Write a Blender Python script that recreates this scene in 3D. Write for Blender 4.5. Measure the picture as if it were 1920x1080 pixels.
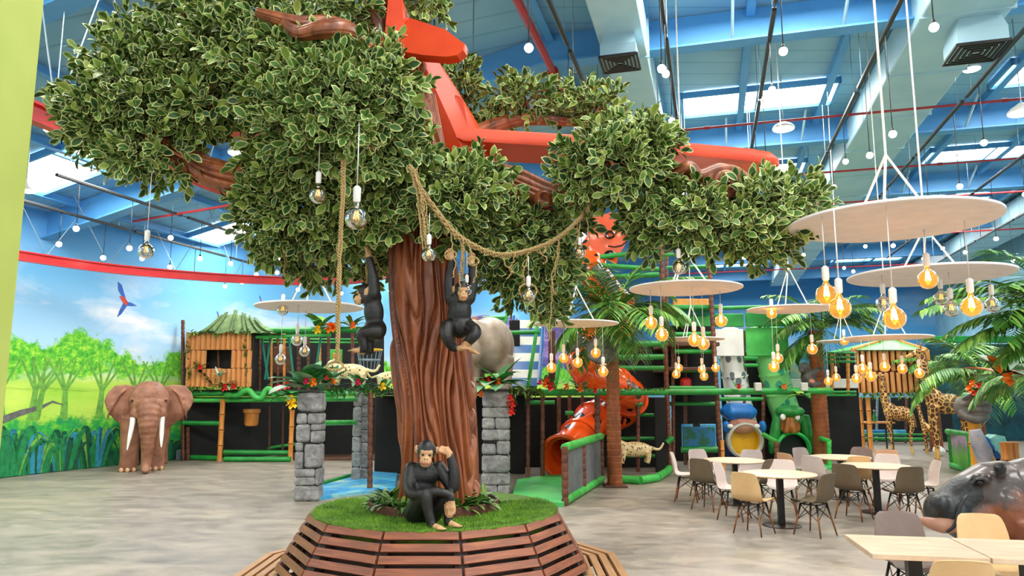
import bpy, math, random
import numpy as np
from mathutils import Vector, Matrix, Euler, noise as mnoise
R = math.radians
random.seed(7)
SC = bpy.context.scene
COL = SC.collection
for _o in list(bpy.data.objects):
    bpy.data.objects.remove(_o)

# ------------------------------------------------------------------ camera
CAM_H, FPX, PITCH = 1.95, 1350.0, R(8.0)
cd = bpy.data.cameras.new('camera')
cd.sensor_width = 36.0
cd.lens = 36.0 * FPX / 1920.0
cd.clip_end = 300
cam = bpy.data.objects.new('camera', cd)
COL.objects.link(cam)
cam.location = (0, 0, CAM_H)
cam.rotation_euler = (R(90) + PITCH, 0, 0)
SC.camera = cam

# ------------------------------------------------------------------ world, light, exposure
w = bpy.data.worlds.new('world'); SC.world = w; w.use_nodes = True
w.node_tree.nodes['Background'].inputs[0].default_value = (0.93, 0.96, 1.0, 1)
w.node_tree.nodes['Background'].inputs[1].default_value = 1.05
SC.view_settings.view_transform = 'Standard'
SC.view_settings.look = 'None'
SC.view_settings.gamma = 1.0
SC.view_settings.use_curve_mapping = False
SC.view_settings.exposure = 0.5
HALL_ROT = R(-15.4)            # the hall runs a little to the right of the camera axis
cH, sH = math.cos(HALL_ROT), math.sin(HALL_ROT)
def H2W(a, b, z=0.0):
    return Vector((a * cH - b * sH, a * sH + b * cH, z))
def roof_z(a):
    if a < -3: return 9.0 + 0.233 * (a + 3)
    if a > 16: return 9.0 - 0.18 * (a - 16)
    return 9.0
# daylight entering by the roof lights: one area lamp under each row of roof lights
SKYLIGHTS = []
for b in (-1.0, 5.4, 11.6, 17.6, 23.6, 29.6, 35.6, 41.6):
    for a in (-12.6, -6.6, 1.3, 8.2, 15.0, 22.0):
        if b > 33 and a < -4: continue
        if a < -10 and b > 24: continue
        SKYLIGHTS.append((a, b))
for (a, b) in SKYLIGHTS:
    if b > 42: continue
    ld = bpy.data.lights.new('daylight', 'AREA'); ld.shape = 'RECTANGLE'
    ld.size = 3.3; ld.size_y = 1.2; ld.energy = 235; ld.color = (1.0, 0.965, 0.90)
    lo = bpy.data.objects.new('daylight', ld); COL.objects.link(lo)
    p = H2W(a, b, roof_z(a) - 0.22); lo.location = p
    lo.rotation_euler = (0, 0.0, HALL_ROT)

# ------------------------------------------------------------------ pixel helpers (1920x1080 frame)
cP, sP = math.cos(PITCH), math.sin(PITCH)
def P(px, py, Y):
    dz = FPX * sP + (540 - py) * cP
    dy = FPX * cP - (540 - py) * sP
    t = Y / dy
    return Vector((t * (px - 960), Y, CAM_H + t * dz))
def G(px, py, z=0.0):
    dz = FPX * sP + (540 - py) * cP
    dy = FPX * cP - (540 - py) * sP
    t = (z - CAM_H) / dz
    return Vector((t * (px - 960), t * dy, z))
def mpp(Y): return Y / 1345.0

# ------------------------------------------------------------------ materials
def lin(c):
    return tuple(((x / 255.0) / 12.92 if x / 255.0 <= 0.04045 else ((x / 255.0 + 0.055) / 1.055) ** 2.4) for x in c) + (1.0,)
MATS = {}
class NT:
    def __init__(s, m):
        s.t = m.node_tree; s.n = s.t.nodes; s.l = s.t.links
        s.b = s.n['Principled BSDF']
    def add(s, ty, ins=None, **kw):
        nd = s.n.new(ty)
        for k, v in kw.items(): setattr(nd, k, v)
        if ins:
            for k, v in ins.items():
                if isinstance(v, tuple) and len(v) == 2 and hasattr(v[0], 'outputs'):
                    s.l.new(v[0].outputs[v[1]], nd.inputs[k])
                else:
                    nd.inputs[k].default_value = v
        return nd
    def coord(s, scale=(1, 1, 1), which='Object', rot=(0, 0, 0)):
        tc = s.add('ShaderNodeTexCoord')
        mp = s.add('ShaderNodeMapping', {'Vector': (tc, which), 'Scale': scale, 'Rotation': rot})
        return mp
    def noise(s, co, scale=5.0, detail=4.0, rough=0.55, dist=0.0):
        return s.add('ShaderNodeTexNoise', {'Vector': (co, 0), 'Scale': scale, 'Detail': detail, 'Roughness': rough, 'Distortion': dist})
    def ramp(s, src, stops, out=0, interp='LINEAR'):
        r = s.add('ShaderNodeValToRGB', {'Fac': (src, out)})
        cr = r.color_ramp; cr.interpolation = interp
        while len(cr.elements) < len(stops): cr.elements.new(0.5)
        for e, (p, c) in zip(cr.elements, stops):
            e.position = p; e.color = c if len(c) == 4 else tuple(c) + (1,)
        return r
    def mix(s, fac, a, b, blend='MIX'):
        nd = s.n.new('ShaderNodeMix'); nd.data_type = 'RGBA'; nd.blend_type = blend
        for sock, v in ((0, fac), (6, a), (7, b)):
            if isinstance(v, tuple) and len(v) == 2 and hasattr(v[0], 'outputs'): s.l.new(v[0].outputs[v[1]], nd.inputs[sock])
            else: nd.inputs[sock].default_value = v
        return nd
    def math(s, op, a, b=0.0, clamp=False):
        nd = s.n.new('ShaderNodeMath'); nd.operation = op; nd.use_clamp = clamp
        for i, v in enumerate((a, b)):
            if isinstance(v, tuple): s.l.new(v[0].outputs[v[1]], nd.inputs[i])
            else: nd.inputs[i].default_value = v
        return nd
    def base(s, src, out=0): s.l.new(src.outputs[out], s.b.inputs['Base Color'])
    def bump(s, src, strength=0.3, dist=0.02, out=0):
        bp = s.add('ShaderNodeBump', {'Height': (src, out), 'Strength': strength, 'Distance': dist})
        s.l.new(bp.outputs[0], s.b.inputs['Normal'])
def newmat(name, rough=0.6, metal=0.0, coat=0.0, spec=0.5):
    m = bpy.data.materials.new(name); m.use_nodes = True
    b = m.node_tree.nodes['Principled BSDF']
    b.inputs['Roughness'].default_value = rough; b.inputs['Metallic'].default_value = metal
    b.inputs['Coat Weight'].default_value = coat; b.inputs['Specular IOR Level'].default_value = spec
    MATS[name] = m
    return m, NT(m)
def M(name, c1, c2=None, scale=6.0, rough=0.6, metal=0.0, coat=0.0, stretch=(1, 1, 1), bump=0.0, bscale=None, detail=4.0, spec=0.5, lo=0.35, hi=0.65, bdist=0.02):
    """plain or two-tone mottled material"""
    if name in MATS: return MATS[name]
    m, n = newmat(name, rough, metal, coat, spec)
    if c2 is None:
        c2 = tuple(x * 0.88 for x in c1)
    co = n.coord(stretch)
    nz = n.noise(co, scale, detail)
    r = n.ramp(nz, [(lo, lin(c2)), (hi, lin(c1))])
    n.base(r)
    if bump:
        nb = n.noise(co, bscale or scale * 3, 5.0)
        n.bump(nb, bump, bdist)
    return m
def emis(name, col, strength, base=None):
    m, n = newmat(name, 0.5)
    n.b.inputs['Base Color'].default_value = lin(base or col)
    n.b.inputs['Emission Color'].default_value = lin(col)
    n.b.inputs['Emission Strength'].default_value = strength
    return m

# ------------------------------------------------------------------ mesh builder
def frames(pts):
    pts = [Vector(p) for p in pts]
    T = []
    for i in range(len(pts)):
        a = pts[max(i - 1, 0)]; b = pts[min(i + 1, len(pts) - 1)]
        d = b - a
        T.append(d.normalized() if d.length > 1e-9 else Vector((0, 0, 1)))
    up = Vector((0, 0, 1)) if abs(T[0].z) < 0.95 else Vector((0, -1, 0))
    N = (up - T[0] * up.dot(T[0])).normalized()
    out = []
    for i, t in enumerate(T):
        N = (N - t * N.dot(t))
        N = N.normalized() if N.length > 1e-6 else t.orthogonal().normalized()
        out.append((pts[i], t, N, t.cross(N)))
    return out
def catmull(pts, k=6):
    pts = [Vector(p) for p in pts]
    if len(pts) < 3: return pts
    out = []
    for i in range(len(pts) - 1):
        p0 = pts[max(i - 1, 0)]; p1 = pts[i]; p2 = pts[i + 1]; p3 = pts[min(i + 2, len(pts) - 1)]
        for j in range(k):
            t = j / k
            out.append(0.5 * ((2 * p1) + (p2 - p0) * t + (2 * p0 - 5 * p1 + 4 * p2 - p3) * t * t + (3 * p1 - p0 - 3 * p2 + p3) * t ** 3))
    out.append(pts[-1])
    return out
def lerpl(vals, n):
    m = len(vals) - 1
    o = []
    for i in range(n):
        t = i / (n - 1) * m; k = min(int(t), m - 1)
        o.append(vals[k] + (vals[k + 1] - vals[k]) * (t - k))
    return o
class MB:
    def __init__(s): s.v = []; s.f = []; s.m = []; s.cur = 0
    def _f(s, *idx): s.f.append(tuple(idx)); s.m.append(s.cur)
    def add(s, verts, faces):
        o = len(s.v); s.v += [Vector(q) for q in verts]
        for fc in faces: s._f(*[i + o for i in fc])
        return s
    def box(s, c, d, rot=None, taper=1.0):
        c = Vector(c); x, y, z = d[0] / 2, d[1] / 2, d[2] / 2
        vs = [Vector((sx * x * (taper if sz > 0 else 1), sy * y * (taper if sz > 0 else 1), sz * z)) for sz in (-1, 1) for sy in (-1, 1) for sx in (-1, 1)]
        if rot is not None:
            Rm = rot if isinstance(rot, Matrix) else Euler(rot).to_matrix()
            vs = [Rm @ q for q in vs]
        return s.add([c + q for q in vs], [(0, 2, 3, 1), (4, 5, 7, 6), (0, 1, 5, 4), (2, 6, 7, 3), (0, 4, 6, 2), (1, 3, 7, 5)])
    def bbox(s, c, d, bev=0.02, rot=None):
        """box with chamfered edges"""
        c = Vector(c); x, y, z = d[0] / 2, d[1] / 2, d[2] / 2; b = min(bev, x * .9, y * .9, z * .9)
        vs = []; idx = {}
        for sx in (-1, 1):
            for sy in (-1, 1):
                for sz in (-1, 1):
                    for ax in range(3):
                        q = [sx * (x - b), sy * (y - b), sz * (z - b)]
                        q[ax] = (sx * x, sy * y, sz * z)[ax]
                        idx[(sx, sy, sz, ax)] = len(vs); vs.append(Vector(q))
        fs = []
        for ax in range(3):
            o1, o2 = [k for k in range(3) if k != ax]
            for sg in (-1, 1):
                q = []
                for (p, r) in ((-1, -1), (1, -1), (1, 1), (-1, 1)):
                    t = [0, 0, 0]; t[ax] = sg; t[o1] = p; t[o2] = r; q.append(idx[(*t, ax)])
                fs.append(tuple(q))
            for p in (-1, 1):
                for r in (-1, 1):
                    t0 = [0, 0, 0]; t0[ax] = -1; t0[o1] = p; t0[o2] = r
                    t1 = list(t0); t1[ax] = 1
                    fs.append((idx[(*t0, o1)], idx[(*t1, o1)], idx[(*t1, o2)], idx[(*t0, o2)]))
        for sx in (-1, 1):
            for sy in (-1, 1):
                for sz in (-1, 1): fs.append(tuple(idx[(sx, sy, sz, k)] for k in range(3)))
        if rot is not None:
            Rm = rot if isinstance(rot, Matrix) else Euler(rot).to_matrix()
            vs = [Rm @ q for q in vs]
        return s.add([c + q for q in vs], fs)
    def tube(s, pts, rad, seg=8, cap=True, flat=1.0, closed=False):
        fr = frames(pts); n = len(fr)
        rad = [rad] * n if not hasattr(rad, '__len__') else (list(rad) if len(rad) == n else lerpl(list(rad), n))
        o = len(s.v)
        for (p, t, N, B), r in zip(fr, rad):
            for k in range(seg):
                a = 2 * math.pi * k / seg
                s.v.append(p + N * (math.cos(a) * r * flat) + B * (math.sin(a) * r))
        for i in range(n - 1):
            for k in range(seg):
                k2 = (k + 1) % seg
                s._f(o + i * seg + k, o + i * seg + k2, o + (i + 1) * seg + k2, o + (i + 1) * seg + k)
        if cap:
            s._f(*[o + k for k in range(seg)][::-1]); s._f(*[o + (n - 1) * seg + k for k in range(seg)])
        return s
    def lathe(s, prof, c=(0, 0, 0), seg=16, axis=None, cap=True):
        """prof: (r, z) list; optional axis vector"""
        c = Vector(c); o = len(s.v); n = len(prof)
        q = Vector((0, 0, 1)).rotation_difference(Vector(axis).normalized()) if axis is not None else None
        for (r, z) in prof:
            for k in range(seg):
                a = 2 * math.pi * k / seg
                p = Vector((r * math.cos(a), r * math.sin(a), z))
                s.v.append(c + (q @ p if q else p))
        for i in range(n - 1):
            for k in range(seg):
                k2 = (k + 1) % seg
                s._f(o + i * seg + k, o + i * seg + k2, o + (i + 1) * seg + k2, o + (i + 1) * seg + k)
        if cap:
            s._f(*[o + k for k in range(seg)][::-1]); s._f(*[o + (n - 1) * seg + k for k in range(seg)])
        return s
    def ell(s, c, r, seg=12, rings=8, rot=None):
        c = Vector(c)
        if not hasattr(r, '__len__'): r = (r, r, r)
        Rm = None
        if rot is not None: Rm = rot if isinstance(rot, Matrix) else Euler(rot).to_matrix()
        o = len(s.v)
        def put(p):
            p = Vector((p[0] * r[0], p[1] * r[1], p[2] * r[2]))
            s.v.append(c + (Rm @ p if Rm else p))
        put((0, 0, -1))
        for i in range(1, rings):
            a = -math.pi / 2 + math.pi * i / rings
            for k in range(seg):
                b = 2 * math.pi * k / seg
                put((math.cos(a) * math.cos(b), math.cos(a) * math.sin(b), math.sin(a)))
        put((0, 0, 1)); top = len(s.v) - 1
        for k in range(seg): s._f(o, o + 1 + (k + 1) % seg, o + 1 + k)
        for i in range(rings - 2):
            for k in range(seg):
                a = o + 1 + i * seg; k2 = (k + 1) % seg
                s._f(a + k, a + k2, a + seg + k2, a + seg + k)
        a = o + 1 + (rings - 2) * seg
        for k in range(seg): s._f(a + k, a + (k + 1) % seg, top)
        return s
    def poly(s, pts, thick, nrm):
        """extruded planar polygon"""
        nrm = Vector(nrm).normalized() * thick; n = len(pts); o = len(s.v)
        s.v += [Vector(p) for p in pts] + [Vector(p) + nrm for p in pts]
        s._f(*[o + i for i in range(n)][::-1]); s._f(*[o + n + i for i in range(n)])
        for i in range(n):
            j = (i + 1) % n; s._f(o + i, o + j, o + n + j, o + n + i)
        return s
    def join(s, other, mtx=None):
        o = len(s.v)
        s.v += [mtx @ q for q in other.v] if mtx is not None else list(other.v)
        s.f += [tuple(i + o for i in fc) for fc in other.f]; s.m += other.m
        return s
SHIFT = {}
KIDS = {}
def adopt(o, par):
    o.parent = par; KIDS.setdefault(par.name, []).append(o)
def mesh_from(name, v, f, mi, mats, smooth=True, shift=None):
    me = bpy.data.meshes.new(name)
    if shift is not None: v = [q - shift for q in v]
    me.from_pydata([tuple(q) for q in v], [], f)
    for mm in mats: me.materials.append(mm)
    if len(mats) > 1: me.polygons.foreach_set('material_index', mi)
    if smooth: me.polygons.foreach_set('use_smooth', [True] * len(f))
    me.update()
    return me
def sharp(me, ang=40):
    try: me.set_sharp_from_angle(angle=R(ang))
    except Exception: pass
def build(mb, name, mats, parent=None, label=None, cat=None, group=None, kind=None, smooth=True, ang=40):
    if not isinstance(mats, (list, tuple)): mats = [mats]
    mats = [MATS[m] if isinstance(m, str) else m for m in mats]
    if parent is not None:
        sh = SHIFT.get(parent.name)
    else:
        xs = [q.x for q in mb.v]; ys = [q.y for q in mb.v]; zs = [q.z for q in mb.v]
        sh = Vector(((min(xs) + max(xs)) / 2, (min(ys) + max(ys)) / 2, min(zs)))
    me = mesh_from(name, mb.v, mb.f, mb.m, mats, smooth, sh)
    if smooth: sharp(me, ang)
    o = bpy.data.objects.new(name, me); COL.objects.link(o)
    if parent is not None:
        adopt(o, parent)
        if sh is not None: SHIFT[o.name] = sh
    else:
        o.location = sh; SHIFT[o.name] = sh.copy()
    tag(o, label, cat, group, kind)
    return o
def tag(o, label=None, cat=None, group=None, kind=None):
    if label: o['label'] = label
    if cat: o['category'] = cat
    if group: o['group'] = group
    if kind: o['kind'] = kind
    return o
def thing(name, loc, label, cat, group=None, rz=0.0, world=True, scale=1.0):
    """Empty at the base. world=True: parts are given in world coordinates"""
    o = bpy.data.objects.new(name, None); COL.objects.link(o)
    o.location = loc; o.rotation_euler = (0, 0, rz); o.empty_display_size = 0.1
    if scale != 1.0: o.scale = (scale,) * 3
    if world: SHIFT[o.name] = Vector(loc)
    return tag(o, label, cat, group)
def dup(root, loc=None, rz=None, label=None, group=None, scale=None):
    def cp(o, par):
        c = o.copy(); COL.objects.link(c)
        if par is not None: adopt(c, par)
        for ch in CH(o): cp(ch, c)
        return c
    c = cp(root, None)
    if loc is not None: c.location = loc
    if rz is not None: c.rotation_euler = (0, 0, rz)
    if scale is not None: c.scale = (scale,) * 3 if not hasattr(scale, '__len__') else scale
    if label: c['label'] = label
    if group: c['group'] = group
    return c
def CH(o): return list(KIDS.get(o.name, []))
def inst(me, name, parent, loc=(0, 0, 0), rot=(0, 0, 0), scale=(1, 1, 1)):
    """a part that shares mesh data (local to its parent)"""
    o = bpy.data.objects.new(name, me); COL.objects.link(o); adopt(o, parent)
    o.location = loc; o.rotation_euler = rot; o.scale = scale
    return o
def remesh(mb, voxel, smooth=4, fac=0.5, dec=None):
    """one continuous skin over overlapping lumps"""
    me = mesh_from('tmp', mb.v, mb.f, mb.m, [], False)
    o = bpy.data.objects.new('tmp', me); COL.objects.link(o)
    md = o.modifiers.new('r', 'REMESH'); md.mode = 'VOXEL'; md.voxel_size = voxel
    if smooth:
        sm = o.modifiers.new('s', 'SMOOTH'); sm.iterations = smooth; sm.factor = fac
    if dec:
        d = o.modifiers.new('d', 'DECIMATE'); d.ratio = dec
    dg = bpy.context.evaluated_depsgraph_get(); dg.update()
    m2 = bpy.data.meshes.new_from_object(o.evaluated_get(dg))
    out = MB(); out.v = [q.co.copy() for q in m2.vertices]; out.f = [tuple(pp.vertices) for pp in m2.polygons]; out.m = [0] * len(out.f)
    bpy.data.objects.remove(o); bpy.data.meshes.remove(me); bpy.data.meshes.remove(m2)
    return out
def paint(mb, fn):
    """material index by face centre"""
    for i, fc in enumerate(mb.f):
        c = Vector((0, 0, 0))
        for k in fc: c += mb.v[k]
        mb.m[i] = fn(c / len(fc))
    return mb
def xform(mb, mtx):
    mb.v = [mtx @ q for q in mb.v]; return mb

# ================================================================== the hall
# ---- floor: worn polished concrete
m, n = newmat('concrete_floor', 0.42)
co = n.coord((1, 1, 1))
streak = n.noise(n.coord((0.5, 1.4, 1), rot=(0, 0, R(8))), 0.9, 7, 0.66, 0.8)
fine = n.noise(n.coord((1, 1.5, 1)), 2.4, 9, 0.72, 0.5)
r1 = n.ramp(streak, [(0.30, lin((100, 94, 88))), (0.50, lin((128, 120, 110))), (0.68, lin((164, 150, 130)))])
r2 = n.ramp(fine, [(0.30, lin((82, 78, 74))), (0.62, lin((168, 158, 143)))])
mx = n.mix(0.55, (r1, 0), (r2, 0))
spk = n.noise(n.coord((2.2, 7, 1), rot=(0, 0, R(-12))), 1.3, 4, 0.6)
rs = n.ramp(spk, [(0.69, (0, 0, 0, 1)), (0.76, (1, 1, 1, 1))])
mx2 = n.mix((rs, 0), (mx, 2), lin((206, 198, 182)))
n.base(mx2, 2)
rr = n.ramp(fine, [(0.3, (0.30,) * 3 + (1,)), (0.7, (0.55,) * 3 + (1,))])
n.l.new(rr.outputs[0], n.b.inputs['Roughness'])
n.bump(fine, 0.08, 0.01)
mb = MB(); mb.box((8, 24, -0.1), (70, 64, 0.2))
fl = build(mb, 'floor', 'concrete_floor', kind='structure', label='worn pale concrete hall floor with lighter streaks')

# ---- mural wall on the left, curving behind the play frame
WPATH = catmull([(-14.4, 5.0, 0), (-12.9, 11.0, 0), (-11.3, 16.3, 0), (-10.35, 18.7, 0), (-9.0, 21.2, 0), (-7.0, 24.0, 0), (-4.2, 27.0, 0), (-1.0, 30.5, 0), (2.0, 35.0, 0), (4.6, 41.0, 0), (7.0, 47.9, 0)], 8)
WS = [0.0]
for i in range(1, len(WPATH)): WS.append(WS[-1] + (WPATH[i] - WPATH[i - 1]).length)
def wall_at(s, z, off=0.0):
    for i in range(len(WS) - 1):
        if WS[i + 1] >= s or i == len(WS) - 2:
            t = (s - WS[i]) / (WS[i + 1] - WS[i])
            p = WPATH[i].lerp(WPATH[i + 1], t); d = (WPATH[i + 1] - WPATH[i]).normalized()
            nn = Vector((d.y, -d.x, 0))
            return Vector((p.x, p.y, z)) + nn * off, nn
def wall_px(px, py):
    """(s, z) where the sight line of a pixel meets the mural wall"""
    best = None
    for k in range(0, 900):
        s = k * WS[-1] / 900
        p, _ = wall_at(s, 0)
        q = P(px, py, p.y)
        d = abs(q.x - p.x)
        if best is None or d < best[0]: best = (d, s, q.z)
    return best[1], best[2]
m, n = newmat('mural_paint', 0.75)
uvn = n.add('ShaderNodeUVMap'); uvn.uv_map = 'UVMap'
sep = n.add('ShaderNodeSeparateXYZ', {'Vector': (uvn, 0)})
def uvnoise(sx, sy, scale, det=4, rough=0.55, dist=0.0):
    mp = n.add('ShaderNodeMapping', {'Vector': (uvn, 0), 'Scale': (sx, sy, 1)})
    return n.noise(mp, scale, det, rough, dist)
zN = n.math('DIVIDE', (sep, 1), 9.0)
sky = n.ramp(zN, [(0.18, lin((196, 222, 236))), (0.36, lin((164, 207, 236))), (0.52, lin((108, 180, 226))), (0.72, lin((64, 148, 212))), (1.0, lin((54, 132, 204)))])
cl = uvnoise(0.32, 0.75, 1.0, 5, 0.6, 0.4)
clr = n.ramp(cl, [(0.47, (0, 0, 0, 1)), (0.68, (1, 1, 1, 1))])
clz = n.ramp(zN, [(0.20, (1, 1, 1, 1)), (0.44, (0.9,) * 3 + (1,)), (0.60, (0.06,) * 3 + (1,)), (0.9, (0.25,) * 3 + (1,))])
clm = n.math('MULTIPLY', (clr, 0), (clz, 0))
warm = n.ramp(uvnoise(0.5, 1.0, 0.7), [(0.4, lin((232, 226, 228))), (0.6, lin((240, 240, 242)))])
c1 = n.mix((clm, 0), (sky, 0), (warm, 0))
# distant purple hills further along
hn = uvnoise(0.16, 0.0, 1.0, 3)
hill_h = n.math('ADD', n.math('MULTIPLY', (hn, 0), 3.6) and (n.n[-1], 0), 3.3)
hm = n.math('GREATER_THAN', (hill_h, 0), (sep, 1))
far = n.math('GREATER_THAN', (sep, 0), 27.0)
hm2 = n.math('MULTIPLY', (hm, 0), (far, 0))
hc = n.ramp(uvnoise(0.25, 2.2, 1.0, 4, 0.6, 0.5), [(0.36, lin((60, 70, 140))), (0.5, lin((126, 96, 168))), (0.62, lin((176, 160, 205)))])
c2 = n.mix((hm2, 0), (c1, 2), (hc, 0))
# meadow
md_ = n.ramp(uvnoise(0.6, 1.4, 1.0, 4), [(0.3, lin((150, 206, 60))), (0.7, lin((196, 224, 96)))])
fz = n.add('ShaderNodeMapRange', {'Value': (sep, 1), 'From Min': 2.75, 'From Max': 2.1})
c3 = n.mix((fz, 0), (c2, 2), (md_, 0))
# tree crowns
th = n.math('MULTIPLY', (uvnoise(0.42, 0.0, 1.0, 2, 0.4), 0), 2.6)
tf = n.math('MULTIPLY', (uvnoise(1.0, 1.0, 3.2, 5, 0.7), 0), 1.0)
top = n.math('ADD', (n.math('ADD', (th, 0), (tf, 0)), 0), 1.32)
up_ = n.add('ShaderNodeMapRange', {'Value': (n.math('SUBTRACT', (top, 0), (sep, 1)), 0), 'From Min': -0.02, 'From Max': 0.10})
bot = n.math('ADD', (n.math('MULTIPLY', (uvnoise(0.9, 0.9, 2.0, 4, 0.65), 0), 1.5), 0), 1.50)
dn_ = n.add('ShaderNodeMapRange', {'Value': (n.math('SUBTRACT', (sep, 1), (bot, 0)), 0), 'From Min': -0.05, 'From Max': 0.15})
cm = n.math('MULTIPLY', (up_, 0), (dn_, 0))
lf = n.ramp(uvnoise(1, 1, 5.5, 6, 0.75), [(0.34, lin((34, 128, 34))), (0.48, lin((84, 186, 40))), (0.64, lin((172, 226, 70)))])
c4 = n.mix((cm, 0), (c3, 2), (lf, 0))
# low bushes
bh = n.math('ADD', (n.math('MULTIPLY', (uvnoise(1.2, 1.2, 1.8, 5, 0.7), 0), 1.0), 0), 0.80)
bm = n.add('ShaderNodeMapRange', {'Value': (n.math('SUBTRACT', (bh, 0), (sep, 1)), 0), 'From Min': -0.06, 'From Max': 0.12})
bc = n.ramp(uvnoise(1, 1, 4.0, 5, 0.7), [(0.36, lin((14, 138, 92))), (0.5, lin((40, 170, 60))), (0.65, lin((130, 205, 60)))])
c5 = n.mix((bm, 0), (c4, 2), (bc, 0))
gh = n.add('ShaderNodeMapRange', {'Value': (n.math('SUBTRACT', (n.math('ADD', (n.math('MULTIPLY', (uvnoise(1.5, 0.4, 2.0, 4), 0), 0.6), 0), 0.18), 0), (sep, 1)), 0), 'From Min': -0.05, 'From Max': 0.12})
gc = n.ramp(uvnoise(3, 0.6, 1.5, 4), [(0.4, lin((6, 52, 42))), (0.6, lin((20, 120, 70)))])
c6 = n.mix((gh, 0), (c5, 2), (gc, 0))
n.base(c6, 2)
def wall_sheet(name, path, ss, mat, label, zt=None, thick=0.2):
    v = []; f = []; uv = []
    nz = 2
    for i, p in enumerate(path):
        d = (path[min(i + 1, len(path) - 1)] - path[max(i - 1, 0)]).normalized(); nn = Vector((d.y, -d.x, 0))
        al = p.x * cH + p.y * sH
        top = zt if zt else roof_z(al) + 0.05
        for q, z in ((p, 0.0), (p, top), (p - nn * thick, top), (p - nn * thick, 0.0)):
            v.append(Vector((q.x, q.y, z))); uv.append((ss[i], z))
    for i in range(len(path) - 1):
        a = i * 4; b = a + 4
        for k in range(3): f.append((a + k, b + k, b + k + 1, a + k + 1))
    me = mesh_from(name, v, f, None, [MATS[mat]], False)
    ul = me.uv_layers.new(name='UVMap')
    for lp in me.loops: ul.data[lp.index].uv = uv[lp.vertex_index]
    o = bpy.data.objects.new(name, me); COL.objects.link(o); SHIFT[o.name] = Vector((0, 0, 0))
    return tag(o, label, None, None, 'structure')
wl = wall_sheet('wall_left', WPATH, WS, 'mural_paint', 'curved mural wall painted with sky, clouds, green trees and ferns')
far_pts = [H2W(a, 48.0) for a in np.linspace(-6.2, 13.0, 13)]
m2, n2 = newmat('sky_wall', .75)
_tc = n2.add('ShaderNodeTexCoord'); _sp = n2.add('ShaderNodeSeparateXYZ', {'Vector': (_tc, 'Object')}); _z = n2.math('DIVIDE', (_sp, 2), 9.0)
_r = n2.ramp(_z, [(.2, lin((120, 186, 222))), (.6, lin((84, 164, 220))), (1, lin((64, 146, 212)))]); _c = n2.noise(n2.coord((.12, .12, .35)), 1.0, 4); _m = n2.ramp(_c, [(.5, (0, 0, 0, 1)), (.75, (.6, .6, .6, 1))]); _x = n2.mix((_m, 0), (_r, 0), lin((214, 228, 238))); n2.base(_x, 2)
wf = wall_sheet('wall_back', far_pts, [60 + 1.6 * i for i in range(13)], 'sky_wall', 'far end wall painted sky blue')
M('pale_blue_wall', (150, 196, 214), (128, 178, 200), 1.2, 0.7)
rp = [H2W(13.0, b) for b in np.linspace(48.0, 6.0, 15)]
wr = wall_sheet('wall_right', rp, [3.0 * i for i in range(15)], 'pale_blue_wall', 'pale blue right wall beyond the palms')

# painted foliage on the mural
for nm, c in (('paint_fern_dark', (8, 92, 62)), ('paint_fern_mid', (22, 140, 78)), ('paint_fern_blue', (44, 150, 178)), ('paint_fern_light', (120, 190, 70)),
              ('paint_trunk', (112, 178, 70)), ('paint_branch', (104, 108, 104)), ('paint_red', (214, 70, 54)), ('paint_blue', (40, 104, 200))):
    M(nm, c, tuple(int(x * 0.8) for x in c), 9, 0.75)
def wpoly(mb, pts, off):
    ps = [wall_at(s, z, off)[0] for s, z in pts]; nn = wall_at(pts[0][0], pts[0][1])[1]
    mb.poly(ps, 0.003, nn)
def blade(mb, s0, z0, ds, h, w, droop, off):
    L = []; Rr = []
    for i in range(9):
        t = i / 8
        s = s0 + ds * (t ** 1.2); z = z0 + h * (math.sin(t * math.pi * (0.5 + 0.32 * droop)))
        ww = w * math.sin(min(1.0, 0.12 + t) * math.pi * 0.96) ** 0.7 * (1 - 0.55 * t)
        L.append((s - ww, z)); Rr.append((s + ww, z))
    for i in range(8):
        wpoly(mb, [L[i], Rr[i], Rr[i + 1], L[i + 1]], off)
rnd = random.Random(3)
for (px, py, nb, sp, hh) in ((20, 880, 26, 1.3, 1.05), (118, 878, 24, 1.1, 0.95), (180, 872, 26, 1.0, 1.0), (316, 864, 9, 0.45, 0.55), (-60, 890, 16, 1.3, 1.1), (70, 880, 18, 1.0, .8)):
    s0, _ = wall_px(px, py)
    mb = MB()
    for k in range(nb):
        mb.cur = rnd.choice((0, 0, 1, 1, 1, 2, 3))
        t = (k + 0.5) / nb * 2 - 1
        blade(mb, s0 + t * 0.22 * sp, 0.02, t * sp * rnd.uniform(0.5, 0.95), hh * rnd.uniform(0.6, 1.05), rnd.uniform(0.05, 0.10), rnd.uniform(0.7, 1.55), 0.004 + 0.0035 * (k % 5))
    build(mb, 'painted_fern', ['paint_fern_dark', 'paint_fern_mid', 'paint_fern_blue', 'paint_fern_light'], wl, smooth=False)
for (px, lean) in ((58, 0.1), (122, -0.05), (70, 0.3), (186, 0.08), (4, -0.2), (252, 0.05), (300, -0.1)):
    s0, _ = wall_px(px, 770); mb = MB()
    def limb(s1, z1, s2, z2, w1, w2):
        wpoly(mb, [(s1 - w1, z1), (s1 + w1, z1), (s2 + w2, z2), (s2 - w2, z2)], 0.004)
    limb(s0, 1.25, s0 + lean * 0.4, 1.95, 0.10, 0.06)
    for k in (-1, -0.4, 0.5, 1.1): limb(s0 + lean * 0.4, 1.9, s0 + lean + k * 0.5, 2.7, 0.045, 0.018)
    limb(s0 + lean * 0.4, 2.0, s0 + 1.3, 1.9, 0.02, 0.015)
    build(mb, 'painted_tree_trunk', ['paint_trunk'], wl, smooth=False)
mb = MB(); bp = [wall_px(*q) for q in ((0, 788), (40, 774), (75, 764), (100, 753), (120, 760))]
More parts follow.
